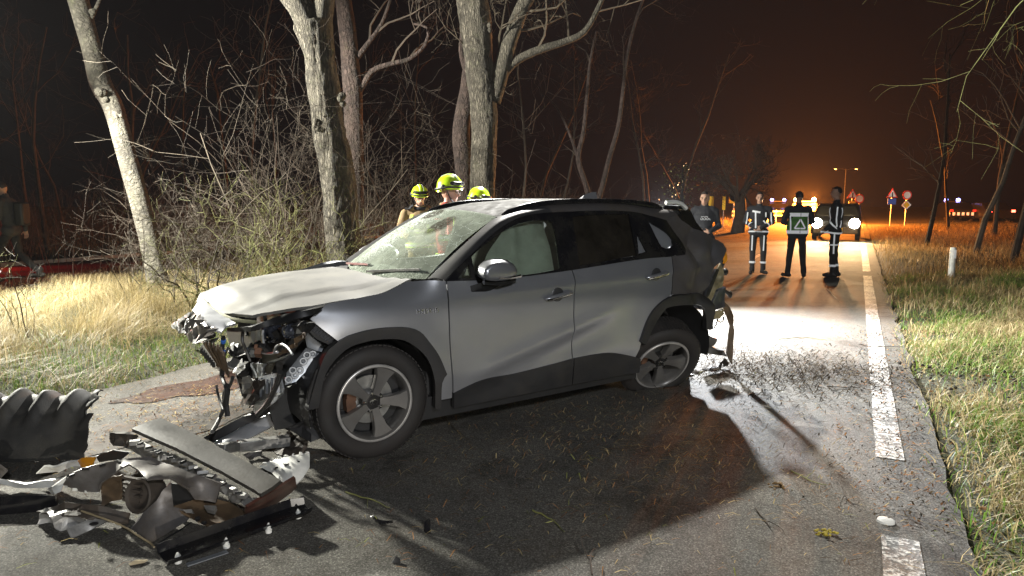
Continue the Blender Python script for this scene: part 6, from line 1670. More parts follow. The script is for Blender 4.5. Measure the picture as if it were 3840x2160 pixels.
# ================================================================== PEOPLE
M_FACE = mat('skin', (.42, .25, .18), .5, var=.12, scale=14, bmp=.05)
M_NAVY = mat('navy_cloth', (.012, .013, .018), .85, var=.3, bmp=.3, bscale=30, bdist=.01)
M_TROU = mat('dark_trouser_cloth', (.016, .015, .016), .9, var=.3, bmp=.3, bscale=30, bdist=.01)
M_BOOT = mat('black_boot', (.012, .011, .010), .5, bmp=.1)
M_HAIRD = mat('dark_hair', (.022, .014, .010), .6, bmp=.5, bscale=120)
M_TAN = mat('tan_fire_cloth', (.24, .165, .085), .85, var=.25, bmp=.3, bscale=25, bdist=.01)
M_REDC = mat('red_fire_vest', (.42, .03, .025), .8, var=.2, bmp=.2)
M_HIVIS = mat('fluorescent_yellow', (.55, .75, .03), .6, bmp=0)
M_HELM = mat('fluorescent_helmet', (.52, .78, .02), .28, coat=.5, bmp=0)
M_GREENV = mat('green_vest', (.08, .26, .04), .7, bmp=.1)
M_GREYC = mat('grey_cloth', (.035, .035, .04), .9, bmp=.2)
M_RETRO = retro('reflective_tape', (.88, .90, .92))
M_EYE = mat('eye_dark', (.015, .012, .010), .2, bmp=0)
M_LIP = mat('lip', (.30, .12, .10), .5, bmp=0)

def cap(a, b, ra, rb, mi):
    return ('c', Vector(a), Vector(b), ra, rb, mi)
def ell(c, r, mi, rot=None):
    return ('e', Vector(c), Vector(r), mi, rot)
def person(label, loc, yaw, prims, mats, h=1.0, vox=.011, group=None):
    t = thing('person', label, 'person', loc, (0, 0, yaw), group)
    mb = MB()
    for p in prims:
        if p[0] == 'c':
            _, a, b, ra, rb, mi = p
            d = (b - a); L = d.length; d.normalize()
            pts, rs = [], []
            for k in range(5):
                s = -math.cos(k / 4 * math.pi / 2) ; pts.append(a + d * s * ra); rs.append(max(.0008, ra * math.sqrt(max(0, 1 - s * s))))
            for k in range(1, 4): pts.append(a + d * L * k / 4); rs.append(ra + (rb - ra) * k / 4)
            for k in range(5):
                s = math.sin(k / 4 * math.pi / 2); pts.append(b + d * s * rb); rs.append(max(.0008, rb * math.sqrt(max(0, 1 - s * s))))
            mb.tube(pts, rs, 12)
        else:
            mb.ell(p[1], p[2], 16, 12, p[4])
    me = bpy.data.meshes.new('body'); me.from_pydata(mb.v, [], mb.f)
    o = bpy.data.objects.new('body', me); COL.objects.link(o)
    r = o.modifiers.new('r', 'REMESH'); r.mode = 'VOXEL'; r.voxel_size = vox
    s = o.modifiers.new('s', 'SMOOTH'); s.factor = .5; s.iterations = 2
    dg = bpy.context.evaluated_depsgraph_get()
    m2 = bpy.data.meshes.new_from_object(o.evaluated_get(dg))
    bpy.data.objects.remove(o); bpy.data.meshes.remove(me)
    m2.name = 'body'
    n = len(m2.vertices)
    co = np.empty(n * 3); m2.vertices.foreach_get('co', co); co = co.reshape(-1, 3)
    # cloth folds
    best = np.full(n, 1e9); bi = np.zeros(n, int)
    for p in prims:
        if p[0] == 'c':
            a, b = np.array(p[1]), np.array(p[2]); ab = b - a
            tt = np.clip(((co - a) @ ab) / max(1e-9, ab @ ab), 0, 1)
            d = np.linalg.norm(co - a - tt[:, None] * ab, axis=1) - (p[3] + (p[4] - p[3]) * tt); mi = p[5]
        else:
            q = co - np.array(p[1])
            if p[4] is not None: q = q @ np.array(p[4])
            rr = np.array(p[2]); d = (np.linalg.norm(q / rr, axis=1) - 1) * rr.min(); mi = p[3]
        k = d < best; best[k] = d[k]; bi[k] = mi
    nr = np.empty(n * 3); m2.vertex_normals.foreach_get('vector', nr); nr = nr.reshape(-1, 3)
    for i in range(n):
        if bi[i] != 0:
            c = co[i]; w = noise.noise(Vector((c[0] * 9, c[1] * 9, c[2] * 7 + loc[0]))) * .008 + abs(noise.noise(Vector((c[0] * 5 + 3, c[1] * 5, c[2] * 13)))) * .010
            co[i] = c + nr[i] * w
    m2.vertices.foreach_set('co', co.reshape(-1))
    fm = [int(bi[p.vertices[0]]) for p in m2.polygons]
    m2.materials.clear()
    for m in mats: m2.materials.append(m)
    m2.polygons.foreach_set('material_index', fm)
    m2.polygons.foreach_set('use_smooth', [True] * len(fm))
    m2.update()
    b = bpy.data.objects.new('body', m2); COL.objects.link(b); b.parent = t
    t.scale = (h, h, h)
    bv = BVHTree.FromPolygons([v.co.copy() for v in m2.vertices], [tuple(p.vertices) for p in m2.polygons])
    return t, b, bv

def head(c, yaw=0, pitch=0, hair=None, skin=0):
    """a head with brow, nose, jaw and ears; faces -y"""
    c = Vector(c)
    m = Matrix.Rotation(yaw, 3, 'Z') @ Matrix.Rotation(pitch, 3, 'X')
    f = lambda x, y, z: c + m @ Vector((x, y, z))
    P = [ell(f(0, .008, .015), (.074, .096, .108), skin, m), ell(f(0, -.028, -.055), (.054, .062, .062), skin, m), ell(f(0, -.055, -.088), (.028, .028, .022), skin, m),
         cap(f(0, -.088, .012), f(0, -.108, -.030), .011, .016, skin), cap(f(-.030, -.084, .030), f(.030, -.084, .030), .013, .013, skin),
         cap(f(-.016, -.082, -.064), f(.016, -.082, -.064), .011, .011, skin),
         ell(f(-.077, .012, -.005), (.010, .020, .032), skin, m), ell(f(.077, .012, -.005), (.010, .020, .032), skin, m)]
    return P, f, m
def face_bits(t, f, m, mouth=True):
    e = MB()
    for s in (-1, 1): e.ell(f(s * .031, -.083, .006), (.013, .007, .007), 8, 6, m)
    e.build('eye', M_EYE, t)
    b = MB()
    for s in (-1, 1): b.tube([f(s * .014, -.098, .027), f(s * .032, -.098, .033), f(s * .050, -.086, .027)], .0042, 5)
    b.build('eyebrow', M_HAIRD, t)
    l = MB(); l.tube([f(-.024, -.086, -.064), f(0, -.094, -.062), f(.024, -.086, -.064)], [.003, .0055, .003], 6); l.build('lip', M_LIP, t)
def hand(w, d, nrm, side, mi=0, curl=.5, s=1.0):
    """palm and five fingers; d points along the fingers, nrm out of the back of the hand"""
    w = Vector(w); d = Vector(d).normalized(); n = Vector(nrm); n = (n - d * n.dot(d)).normalized(); x = d.cross(n) * side
    P = [cap(w, w + d * .035 * s, .026 * s, .030 * s, mi), cap(w + d * .03 * s - x * .022 * s, w + d * .085 * s - x * .024 * s, .017 * s, .015 * s, mi), cap(w + d * .03 * s + x * .018 * s, w + d * .088 * s + x * .020 * s, .018 * s, .015 * s, mi)]
    for k, (o, L) in enumerate(((-.034, .060), (-.012, .074), (.011, .080), (.033, .072))):
        b = w + d * .088 * s + x * o * s
        d1 = (d - n * curl * .6).normalized(); d2 = (d - n * curl * 1.7).normalized()
        q = b + d1 * L * .5 * s
        P += [cap(b, q, .0095 * s, .0088 * s, mi), cap(q, q + d2 * L * .5 * s, .0088 * s, .0075 * s, mi)]
    tb = w + d * .03 * s + x * .034 * s
    P += [cap(tb, tb + (d * .6 + x * .7 - n * .3).normalized() * .045 * s, .013 * s, .010 * s, mi), cap(tb + (d * .6 + x * .7 - n * .3).normalized() * .045 * s, tb + (d * .6 + x * .7 - n * .3).normalized() * .045 * s + (d - n * .3).normalized() * .030 * s, .010 * s, .008 * s, mi)]
    return P
def legs(lk, rk, lf, rf, mi=2, bi=3, hip=.95, th=.088, yawl=0, yawr=0):
    """knees and feet (x, y, z); boots point to -y turned by the yaw"""
    P = []
    for s, k, f, ya in ((1, lk, lf, yawl), (-1, rk, rf, yawr)):
        k, f = Vector(k), Vector(f)
        P += [cap((s * .095, 0, hip - .04), k, th, .066, mi), cap(k, f + Vector((0, 0, .11)), .066, .052, mi), cap(f + Vector((0, 0, .15)), f + Vector((0, 0, .09)), .056, .054, mi)]
        d = Vector((math.sin(ya), -math.cos(ya), 0))
        P += [cap(f + Vector((0, 0, .13)), f + Vector((0, 0, .055)) - d * .02, .050, .050, bi), cap(f + Vector((0, 0, .045)) - d * .055, f + Vector((0, 0, .040)) + d * .15, .044, .040, bi)]
    return P
def torso(mi=1, w=1.0, lean=0.0):
    return [cap((-.085 * w, 0, .93), (.085 * w, 0, .93), .120, .120, mi), ell((0, 0, 1.10), (.165 * w, .125, .22), mi, None), ell((0, lean * .5, 1.31), (.19 * w, .135, .22), mi, None),
            cap((-.15 * w, lean, 1.43), (.15 * w, lean, 1.43), .075, .075, mi), cap((0, lean, 1.46), (0, lean, 1.53), .075, .065, mi)]
def arm(s, sh, el, wr, mi=1, r=.066):
    return [cap(sh, el, r, r * .84, mi), cap(el, wr, r * .84, r * .62, mi)]

def tape(t, bv, name, path, width, m=None, side=None, off=.008):
    """a tape laid on the body: path of points (origin, direction) shot at the body"""
    mb = MB(); pts = []
    for o, d in path:
        loc, nor, i, dist = bv.ray_cast(Vector(o), Vector(d).normalized())
        if loc is not None: pts.append((loc + nor * off, nor))
    for i in range(len(pts)):
        a = pts[max(0, i - 1)][0]; b = pts[min(len(pts) - 1, i + 1)][0]
        tg = (b - a).normalized() if (b - a).length > 1e-6 else Vector((0, 0, 1))
        s = tg.cross(pts[i][1]).normalized() * width / 2
        mb.v += [tuple(pts[i][0] - s), tuple(pts[i][0] + s)]
        if i: k = 2 * i; mb.f.append((k - 2, k - 1, k + 1, k))
    if not mb.f: return None
    o = mb.build(name, m or M_RETRO, t, angle=80); solid(o, .004, 0)
    return o
def line_front(x0, z0, x1, z1, y=-1.0, n=14):
    return [((x0 + (x1 - x0) * i / n, y, z0 + (z1 - z0) * i / n), (0, -math.copysign(1, y), 0)) for i in range(n + 1)]
def ring(c, ax, R_=.6, n=26, a0=0, a1=360):
    ax = Vector(ax).normalized(); e1 = ax.orthogonal().normalized(); e2 = ax.cross(e1)
    o = []
    for i in range(n + 1):
        a = R(a0 + (a1 - a0) * i / n); d = e1 * math.cos(a) + e2 * math.sin(a)
        o.append((Vector(c) + d * R_, -d))
    return o
def band(t, bv, c, ax, width, m=None, R_=.16, name='reflective_band'):
    return tape(t, bv, name, ring(c, ax, R_), width, m)

def cap_hair(t, f, m, long=False, name='hair', mt=None):
    h = MB()
    nu, nv = 22, 12
    for j in range(nv + 1):
        for i in range(nu + 1):
            th = R(105) * j / nv; a = 2 * math.pi * i / nu
            x, y, z = .081 * math.sin(th) * math.cos(a), .103 * math.sin(th) * math.sin(a), .114 * math.cos(th)
            if y < 0: z = max(z, .062 + .03 * (1 - abs(x) / .08))if th > R(48) else z
            h.v.append(tuple(f(x, y + .010, z + .018)))
    for j in range(nv):
        for i in range(nu):
            a = j * (nu + 1) + i; h.f.append((a, a + nu + 1, a + nu + 2, a + 1))
    o = h.build(name, mt or M_HAIRD, t, angle=80); solid(o, .006)
    return o

# ---- officer in front: hands clasped, facing the viewer
def officer_front():
    hd, f, m = head((0, -.02, 1.675), .0, .12)
    P = hd + [cap((0, 0, 1.50), (0, -.01, 1.60), .056, .056, 0)] + torso(1, 1.05)
    lw, rw = Vector((.05, -.19, 1.02)), Vector((-.05, -.19, 1.02))
    P += arm(1, (.205, 0, 1.43), (.285, .02, 1.15), lw) + arm(-1, (-.205, 0, 1.43), (-.285, .02, 1.15), rw)
    P += hand(lw, (-.8, -.2, -.2), (0, -1, .1), 1, curl=.8) + hand(rw, (.8, -.1, -.2), (0, -1, .1), -1, curl=.8)
    P += legs((.12, -.01, .51), (-.11, -.01, .51), (.13, .02, 0), (-.10, 0, 0), yawl=.5, yawr=-.2)
    x, y, _ = (5.372, 14.913, 0.0)
    t, b, bv = person('police officer facing the car with clasped hands, leftmost of the three officers on the road', (x, y, .015), -.35, P, [M_FACE, M_NAVY, M_TROU, M_BOOT], .985)
    face_bits(t, f, m); cap_hair(t, f, m)
    tape(t, bv, 'reflective_band', line_front(-.14, 1.385, .02, 1.36), .042)
    tape(t, bv, 'reflective_strip', line_front(-.075, 1.36, -.06, 1.02), .032)
    tape(t, bv, 'reflective_strip', line_front(.13, 1.36, .135, 1.26), .03)
    band(t, bv, (0, 0, .93), (0, .12, 1), .034, R_=.5)
    for s in (-1, 1):
        tape(t, bv, 'reflective_strip', [((s * (.24 + .02 * i / 10) - .0, -1, 1.36 - .26 * i / 10), (0, 1, 0)) for i in range(11)], .026)
        band(t, bv, (s * .17, -.09, 1.08), (s * .5, .8, .45), .03)
        tape(t, bv, 'reflective_strip', line_front(s * .12 - .0, .86, s * .12, .52), .026)
        band(t, bv, (s * .12, .0, .26), (0, 0, 1), .045)
officer_front()

# ---- officer seen from behind in a green vest with a white triangle
def officer_back():
    hd, f, m = head((0, -.01, 1.675), .1, .1)
    P = hd + [cap((0, 0, 1.50), (0, 0, 1.60), .056, .056, 0)] + torso(1, 1.1)
    lw, rw = Vector((.10, -.20, 1.10)), Vector((-.10, -.20, 1.10))
    P += arm(1, (.215, 0, 1.43), (.30, .0, 1.16), lw) + arm(-1, (-.215, 0, 1.43), (-.30, .0, 1.16), rw)
    P += hand(lw, (-.8, -.2, .1), (0, -1, .3), 1, curl=.8) + hand(rw, (.8, -.2, .1), (0, -1, .3), -1, curl=.8)
    P += legs((.13, -.01, .50), (-.13, -.01, .50), (.17, .03, 0), (-.16, .02, 0), yawl=.4, yawr=-.3)
    x, y, _ = (5.964, 14.293, 0.0)
    t, b, bv = person('officer seen from behind in a green and white vest with a triangle on the back', (x, y, .015), math.pi - .1, P, [M_FACE, M_NAVY, M_TROU, M_BOOT], .99)
    cap_hair(t, f, m)
    vb = MB(); nu, nv = 36, 12
    for j in range(nv + 1):
        z = .92 + .44 * j / nv
        for i in range(nu + 1):
            a = 2 * math.pi * i / nu; d = Vector((math.cos(a), math.sin(a), 0))
            rx, ry = .205 + .02 * math.sin(j * .5), .150
            q = Vector((rx * math.cos(a), ry * math.sin(a), z)); vb.v.append(tuple(q))
    for j in range(nv):
        for i in range(nu): a = j * (nu + 1) + i; vb.f.append((a, a + 1, a + nu + 2, a + nu + 1))
    v = vb.build('vest', M_GREENV, t, angle=80); solid(v, .006)
    vbv = BVHTree.FromPolygons([Vector(p) for p in vb.v], vb.f)
    for z, w in ((.955, .07), (1.315, .075)): tape(v, vbv, 'vest_band', ring((0, 0, z), (0, 0, 1), .5, 40), w, off=.010)
    q = [(-.105, 1.03), (.105, 1.03), (0, 1.22), (-.105, 1.03)]
    for k in range(3): tape(v, vbv, 'triangle_side', line_front(q[k][0], q[k][1], q[k + 1][0], q[k + 1][1], 1.0, 8), .030, off=.011)
    for x_ in (-.17, .17): tape(v, vbv, 'vest_strip', line_front(x_, .96, x_, 1.31, 1.0, 8), .03, off=.010)
    tape(v, vbv, 'zip_line', line_front(0, .93, .0, 1.35, 1.0, 8), .007, M_NAVY, off=.014)
officer_back()

# ---- third officer, back to the viewer and head turned to the left
def officer_side():
    hd, f, m = head((0, -.02, 1.70), .35, .08)
    P = hd + [cap((0, 0, 1.50), (0, -.01, 1.62), .058, .058, 0)] + torso(1, 1.1)
    lw, rw = Vector((.22, -.16, .98)), Vector((-.22, -.14, .98))
    P += arm(1, (.215, 0, 1.44), (.29, .06, 1.18), lw) + arm(-1, (-.215, 0, 1.44), (-.29, .06, 1.18), rw)
    P += hand(lw, (-.1, -.6, -.6), (.8, -.3, .3), 1, curl=.6) + hand(rw, (.1, -.6, -.6), (-.8, -.3, .3), -1, curl=.6)
    P += legs((.11, -.02, .51), (-.11, .0, .51), (.11, .0, 0), (-.11, .05, 0), yawl=-.1, yawr=.1)
    x, y, _ = (6.751, 14.293, 0.0)
    t, b, bv = person('tall officer with short hair turned to the left in front of the headlights', (x, y, .015), -R(118), P, [M_FACE, M_NAVY, M_TROU, M_BOOT], 1.03)
    face_bits(t, f, m); cap_hair(t, f, m)
    for s in (-1, 1):
        tape(t, bv, 'reflective_strip', line_front(s * .11, 1.40, s * .12, 1.0, 1.0), .030)
        tape(t, bv, 'reflective_strip', line_front(s * .11, 1.40, s * .12, 1.0, -1.0), .030)
        tape(t, bv, 'reflective_strip', [((s, .03, 1.42 - .40 * i / 12), (-s, 0, 0)) for i in range(13)], .028)
        band(t, bv, (s * .25, -.05, 1.08), (0, .7, .6), .034)
        tape(t, bv, 'reflective_strip', [((s, .0, .88 - .40 * i / 12), (-s, 0, 0)) for i in range(13)], .030)
        band(t, bv, (s * .11, .02, .66), (0, 0, 1), .028); band(t, bv, (s * .11, .02, .24), (0, 0, 1), .045)
    band(t, bv, (0, 0, .92), (.1, .1, 1), .036, R_=.5)
officer_side()

# ---- woman officer behind the car
def officer_woman():
    hd, f, m = head((0, -.02, 1.63), -.15, .15)
    P = hd + [cap((0, 0, 1.46), (0, -.01, 1.56), .048, .048, 0)] + [p for p in torso(1, .92)]
    lw, rw = Vector((.10, -.20, 1.06)), Vector((-.10, -.20, 1.06))
    P += arm(1, (.185, 0, 1.42), (.25, .02, 1.15), lw, r=.058) + arm(-1, (-.185, 0, 1.42), (-.25, .02, 1.15), rw, r=.058)
    P += hand(lw, (-.8, -.2, -.1), (0, -1, .1), 1, curl=.8, s=.9) + hand(rw, (.8, -.2, -.1), (0, -1, .1), -1, curl=.8, s=.9)
    P += legs((.10, -.01, .50), (-.10, -.01, .50), (.10, .02, 0), (-.10, .02, 0))
    t, b, bv = person('woman police officer with tied back hair looking down behind the spoiler of the car', (3.36, 12.0, .015), -.25, P, [M_FACE, M_NAVY, M_TROU, M_BOOT], 1.0)
    face_bits(t, f, m); cap_hair(t, f, m)
    bn = MB(); bn.ell(f(0, .105, .06), (.045, .045, .04)); bn.build('hair_bun', M_HAIRD, t)
    # two lines of small white lettering on the chest
    rg = random.Random(4)
    for z, hgt_, x0, n in ((1.315, .016, -.05, 5), (1.275, .030, -.055, 7)):
        lb = MB()
        for k in range(n):
            x_ = x0 + k * .024
            loc, nor, *_ = bv.ray_cast(Vector((x_, -1, z)), Vector((0, 1, 0)))
            if loc: lb.box(loc + nor * .006, (.006, .004, hgt_)); lb.box(loc + nor * .006 + Vector((.009, 0, (hgt_ / 2 - .003) * (1 if k % 2 else -1))), (.012, .004, .006))
        lb.build('chest_lettering', M_RETRO, t, smooth=False)
officer_woman()

# ---- firefighters behind the car
def helmet(t, f, m):
    h = MB(); nu, nv = 28, 14
    for j in range(nv + 1):
        for i in range(nu + 1):
            th = R(103) * j / nv; a = 2 * math.pi * i / nu
            k = 1 + (.05 * sst(80, 103, 103 * j / nv))
            x, y, z = .125 * math.sin(th) * math.cos(a) * k, .150 * math.sin(th) * math.sin(a) * k, .135 * math.cos(th)
            z += .012 * math.exp(-(x / .022) ** 2) * (1 if th < R(80) else 0)
            if y > .05 and th > R(80): z -= .035 * sst(.05, .15, y)
            h.v.append(tuple(f(x, y + .008, z + .060)))
    for j in range(nv):
        for i in range(nu):
            a = j * (nu + 1) + i; h.f.append((a, a + nu + 1, a + nu + 2, a + 1))
    o = h.build('helmet', M_HELM, t, angle=70); solid(o, .008)
    b = MB(); b.tube([f(.136 * math.cos(a), .008 + .160 * math.sin(a), .045 + (.012 if math.sin(a) < 0 else -.02 * math.sin(a))) for a in [2 * math.pi * i / 28 for i in range(29)]], .011, 6, False); b.build('helmet_rim', M_BLACK, o)
    g = MB(); g.tube([f(.118 * math.cos(a), .008 + .150 * math.sin(a), .098) for a in [R(200 + 140 * i / 16) for i in range(17)]], [.012] + [.024] * 15 + [.012], 8); g.build('goggles', M_GLOSSB, o)
    st = MB()
    for sx in (-.028, .028): st.tube([f(sx, -.128 + .01, .125), f(sx, -.07, .176), f(sx, .02, .198), f(sx, .10, .170)], .006, 5)
    st.build('helmet_stripe', M_RETRO, o)
    for s in (-1, 1):
        q = MB(); q.ell(f(s * .132, .03, .055), (.012, .03, .028), 10, 8, m); q.build('lamp_clip', M_BLACK, o)
    c = MB(); c.tube([f(-.105, .0, .03), f(-.082, -.025, -.045), f(-.045, -.055, -.105), f(0, -.065, -.118), f(.045, -.055, -.105), f(.082, -.025, -.045), f(.105, .0, .03)], .007, 6); c.build('chin_strap', M_BLACK, o)
def firefighter(label, loc, yaw, hyaw, hpitch, h, mj, vest=None, glasses=False, bend=0):
    hd, f, m = head((0, -.02 - bend, 1.675), hyaw, hpitch)
    P = hd + [cap((0, -bend * .6, 1.50), (0, -.01 - bend, 1.60), .060, .058, 0)] + torso(1, 1.15, -bend * .8)
    P += [cap((-.09, -bend, 1.50), (.09, -bend, 1.50), .060, .060, 1)]
    lw, rw = Vector((.16, -.30 - bend, 1.10)), Vector((-.16, -.30 - bend, 1.10))
    P += arm(1, (.225, -bend, 1.43), (.31, -.04 - bend, 1.16), lw, r=.078) + arm(-1, (-.225, -bend, 1.43), (-.31, -.04 - bend, 1.16), rw, r=.078)
    P += hand(lw, (-.3, -.8, -.1), (0, -.2, 1), 1, 4, .6, 1.1) + hand(rw, (.3, -.8, -.1), (0, -.2, 1), -1, 4, .6, 1.1)
    P += legs((.12, -.02, .51), (-.12, -.02, .51), (.14, .02, 0), (-.14, .02, 0), th=.10)
    t, b, bv = person(label, loc, yaw, P, [M_FACE, mj, M_TAN, M_BOOT, M_BLACK], h, .010)
    face_bits(t, f, m); helmet(t, f, m)
    co = MB(); co.tube([Vector((.085 * math.cos(a), -bend + .075 * math.sin(a), 1.525 + .012 * math.sin(a))) for a in [2 * math.pi * i / 20 for i in range(21)]], .026, 8, False); co.build('collar', M_NAVY if mj is not M_REDC else M_TAN, t)
    for z in (1.18, .96):
        band(t, bv, (0, -bend * .4, z), (0, 0, 1), .075, M_HIVIS, .5, 'yellow_band'); tape(t, bv, 'reflective_band', ring((0, -bend * .4, z), (0, 0, 1), .5), .032, off=.013)
    for s in (-1, 1):
        tape(t, bv, 'yellow_band', [((s * .12, -1, 1.42 - .2 * i / 8), (0, 1, 0)) for i in range(9)], .05, M_HIVIS)
        band(t, bv, (s * .235, -.17 - bend, 1.13), (s * .5, .9, .2), .05, M_HIVIS, name='yellow_band')
        band(t, bv, (s * .12, 0, .40), (0, 0, 1), .07, M_HIVIS, .2, 'yellow_band')
    sh = MB()
    if mj is M_TAN:
        for s in (-1, 1): tape(t, bv, 'shoulder_yoke', [((s * (.10 + .016 * i), -bend * .8 - .01, 2.0), (0, 0, -1)) for i in range(9)], .16, M_NAVY, off=.006)
        r_ = MB(); loc2, nor, *_ = bv.ray_cast(Vector((.13, -1, 1.33)), Vector((0, 1, 0)))
        if loc2:
            r_.box(loc2 + Vector((0, -.02, 0)), (.05, .035, .10)); r_.tube([loc2 + Vector((.015, -.02, .05)), loc2 + Vector((.015, -.02, .12))], .005, 6); r_.build('radio', M_BLACK, t, bevel=.005)
    if glasses:
        g = MB()
        for s in (-1, 1): g.tube([f(s * .032 + .024 * math.cos(a), -.106, .006 + .017 * math.sin(a)) for a in [2 * math.pi * i / 14 for i in range(15)]], .0022, 5, False); g.tube([f(s * .056, -.104, .010), f(s * .080, -.02, .012)], .002, 5)
        g.build('glasses', M_BLACK, t)
firefighter('firefighter in tan jacket and yellow helmet facing the viewer behind the windscreen', (-1.38, 10.3, 0.0), .12, .25, .18, .985, M_TAN, glasses=True)
firefighter('red vested firefighter in a yellow helmet turned to the right behind the car roof', (-0.73, 7.9, 0.0), R(75), R(-2), .05, 1.02, M_REDC, glasses=True)
firefighter('bowed firefighter with only the yellow helmet showing above the car roof', (-0.521, 9.2, 0.0), R(70), R(10), .30, .955, M_TAN, bend=.06)

# ---- man walking on the cycle path at the left edge
def walker():
    hd, f, m = head((0, -.10, 1.66), .2, .45)
    P = hd + [cap((0, -.04, 1.49), (0, -.07, 1.58), .056, .056, 0)] + torso(1, 1.08, -.05)
    lw, rw = Vector((.24, -.30, 1.00)), Vector((-.26, .12, .92))
    P += arm(1, (.215, -.04, 1.43), (.28, -.06, 1.15), lw) + arm(-1, (-.215, -.04, 1.43), (-.28, .10, 1.17), rw)
    P += hand(lw, (0, -.7, -.5), (.9, 0, 0), 1) + hand(rw, (0, .1, -1), (-.9, 0, 0), -1)
    P += legs((.10, -.20, .53), (-.10, .05, .50), (.10, -.26, .0), (-.10, .36, .06), yawl=0, yawr=0)
    x, y, _ = (-9.152, 12.499, 0.1)
    t, b, bv = person('man in dark clothes walking bowed along the path at the left edge', (x, y, .125), R(-78), P, [M_FACE, M_GREYC, M_TROU, M_BOOT], 1.02)
    face_bits(t, f, m); cap_hair(t, f, m)
    bp = MB(); bp.box((0, .20, 1.22), (.30, .16, .42)); bp.build('backpack', M_BLACK, t, bevel=.04)
    for s in (-1, 1): tape(t, bv, 'backpack_strap', line_front(s * .12, 1.46, s * .14, 1.10), .045, M_BLACK)
    band(t, bv, (.10, -.24, .20), (0, 0, 1), .03, name='reflective_band')
walker()

# ================================================================== FAR ALONG THE ROAD
M_BEAM = glow('headlamp_lit', (1.0, .86, .55), 260)
M_ORANGE = glow('amber_beacon_lit', (1.0, .40, .05), 400)
M_REDL = glow('tail_lamp_lit', (1.0, .05, .03), 20)
M_BLUEL = glow('blue_beacon_lit', (.25, .3, 1.0), 14)
M_SODIUM = glow('sodium_lamp_lit', (1.0, .45, .10), 30)
M_CARD = mat('dark_car_paint', (.012, .012, .014), .3, metal=.4, coat=.5, bmp=0)
M_VANW = mat('white_van_paint', (.55, .55, .52), .35, coat=.4, bmp=0)
M_SIGNG = mat('galvanised_steel', (.30, .31, .32), .45, metal=.7)
M_SW = retro('sign_white', (.80, .80, .80)); M_SR = retro('sign_red', (.60, .05, .05)); M_SB = retro('sign_blue', (.06, .16, .60)); M_SY = retro('sign_yellow', (.75, .45, .04))
def hull(prof, w, tum=.85):
    """car body: side outline (y, z) swept across the width, narrower above"""
    m = MB(); zs = [z for _, z in prof]; n = len(prof); xs = (-1, -.92, 0, .92, 1)
    for x in xs:
        for y, z in prof:
            k = 1 - (1 - tum) * max(0, (z - .85) / .7)
            e = .97 if abs(x) == 1 else 1.0
            m.v.append((x * w / 2 * k, y * e, .2 + (z - .2) * (e if z > .5 else 1)))
    for i in range(len(xs) - 1):
        for j in range(n): m.f.append((i * n + j, i * n + (j + 1) % n, (i + 1) * n + (j + 1) % n, (i + 1) * n + j))
    m.f += [tuple(range(n))[::-1], tuple((len(xs) - 1) * n + j for j in range(n))]
    return m
def vehicle(label, cat, loc, yaw, paint_, van=False, head_on=False, rear_on=False, beacons=None):
    """front of the vehicle faces its own -y"""
    t = thing('parked_' + cat.replace(' ', '_'), label, cat, loc, (0, 0, yaw))
    if van: pr = [(-2.6, .35), (-2.62, .75), (-2.35, 1.05), (-1.75, 1.20), (-1.05, 2.0), (-.6, 2.12), (2.4, 2.12), (2.5, 1.9), (2.52, .4)]
    else: pr = [(-2.2, .28), (-2.25, .60), (-2.05, .78), (-1.15, .95), (-.55, 1.36), (.1, 1.46), (1.0, 1.42), (1.75, 1.0), (2.15, .92), (2.2, .35)]
    w = 1.95 if van else 1.78
    hull(pr, w).build('body', paint_, t, angle=35, bevel=.04)
    g = MB()
    if van: a, b = (-1.70, 1.24), (-1.10, 1.94)
    else: a, b = (-1.10, .98), (-.58, 1.33)
    dn = Vector((0, -(b[1] - a[1]), -(a[0] - b[0]))).normalized() * -1
    o_ = Vector((0, -.02, .015))
    g.add([Vector((s * w * k, y, z)) + o_ for (y, z), k in ((a, .44), (b, .36)) for s in (-1, 1)], [(0, 1, 3, 2)])
    solid(g.build('windscreen', M_TINT, t), .02)
    for s in (-1, 1):
        q = MB(); q.prism([(s * w * .47, -1.0, 1.0), (s * w * .47, .9 if not van else -.4, 1.0), (s * w * .425, .8 if not van else -.4, 1.32 if not van else 1.8), (s * w * .425, -.45, 1.32 if not van else 1.8)], (s * .02, 0, 0)); q.build('side_window', M_GLOSSB, t)
        for y in (-1.38, 1.35):
            k = MB(); f = wframe((s * w * .49, y, .33), (s, 0, 0)); k.lathe([(.20, -.18), (.33, -.17), (.33, -.02), (.30, 0), (.20, 0), (.19, -.03), (.0001, -.03)], 24, f); k.build('wheel', M_RUBBER, t)
        hl = MB(); f = wframe((s * (w / 2 - .22), pr[1][0] - .015, .70), (0, -1, 0)); hl.lathe([(.19, -.05), (.19, .01), (.13, .03), (.0001, .035)], 20, f)
        hl.build('headlight', M_BEAM if head_on else M_CHROME, t)
        tl = MB(); tl.box((s * (w / 2 - .16), (pr[-2][0]) + .03, .85), (.22, .06, .16)); tl.build('tail_light', M_REDL if rear_on else M_SR, t, bevel=.01)
    p_ = MB(); p_.box((0, pr[1][0] - .02, .46), (.52, .02, .11)); p_.build('number_plate', M_SY, t)
    gl_ = MB()
    for k in range(4): gl_.box((0, pr[1][0] - .01, .56 + .035 * k), (.8, .03, .015))
    gl_.build('grille', M_BLACK, t)
    if beacons:
        lb = MB(); lb.box((0, -.2, (2.16 if van else 1.50)), (1.2, .25, .07)); lb.build('light_bar', M_BLACK, t)
        for x_, m_ in beacons:
            q = MB(); f = Matrix.Translation((x_, -.2, 2.19 if van else 1.53)); q.lathe([(.13, 0), (.13, .14), (.09, .20), (.0001, .22)], 14, f); q.build('beacon', m_, t)
    return t
hp_ = (13.737, 28.9, 0.002)
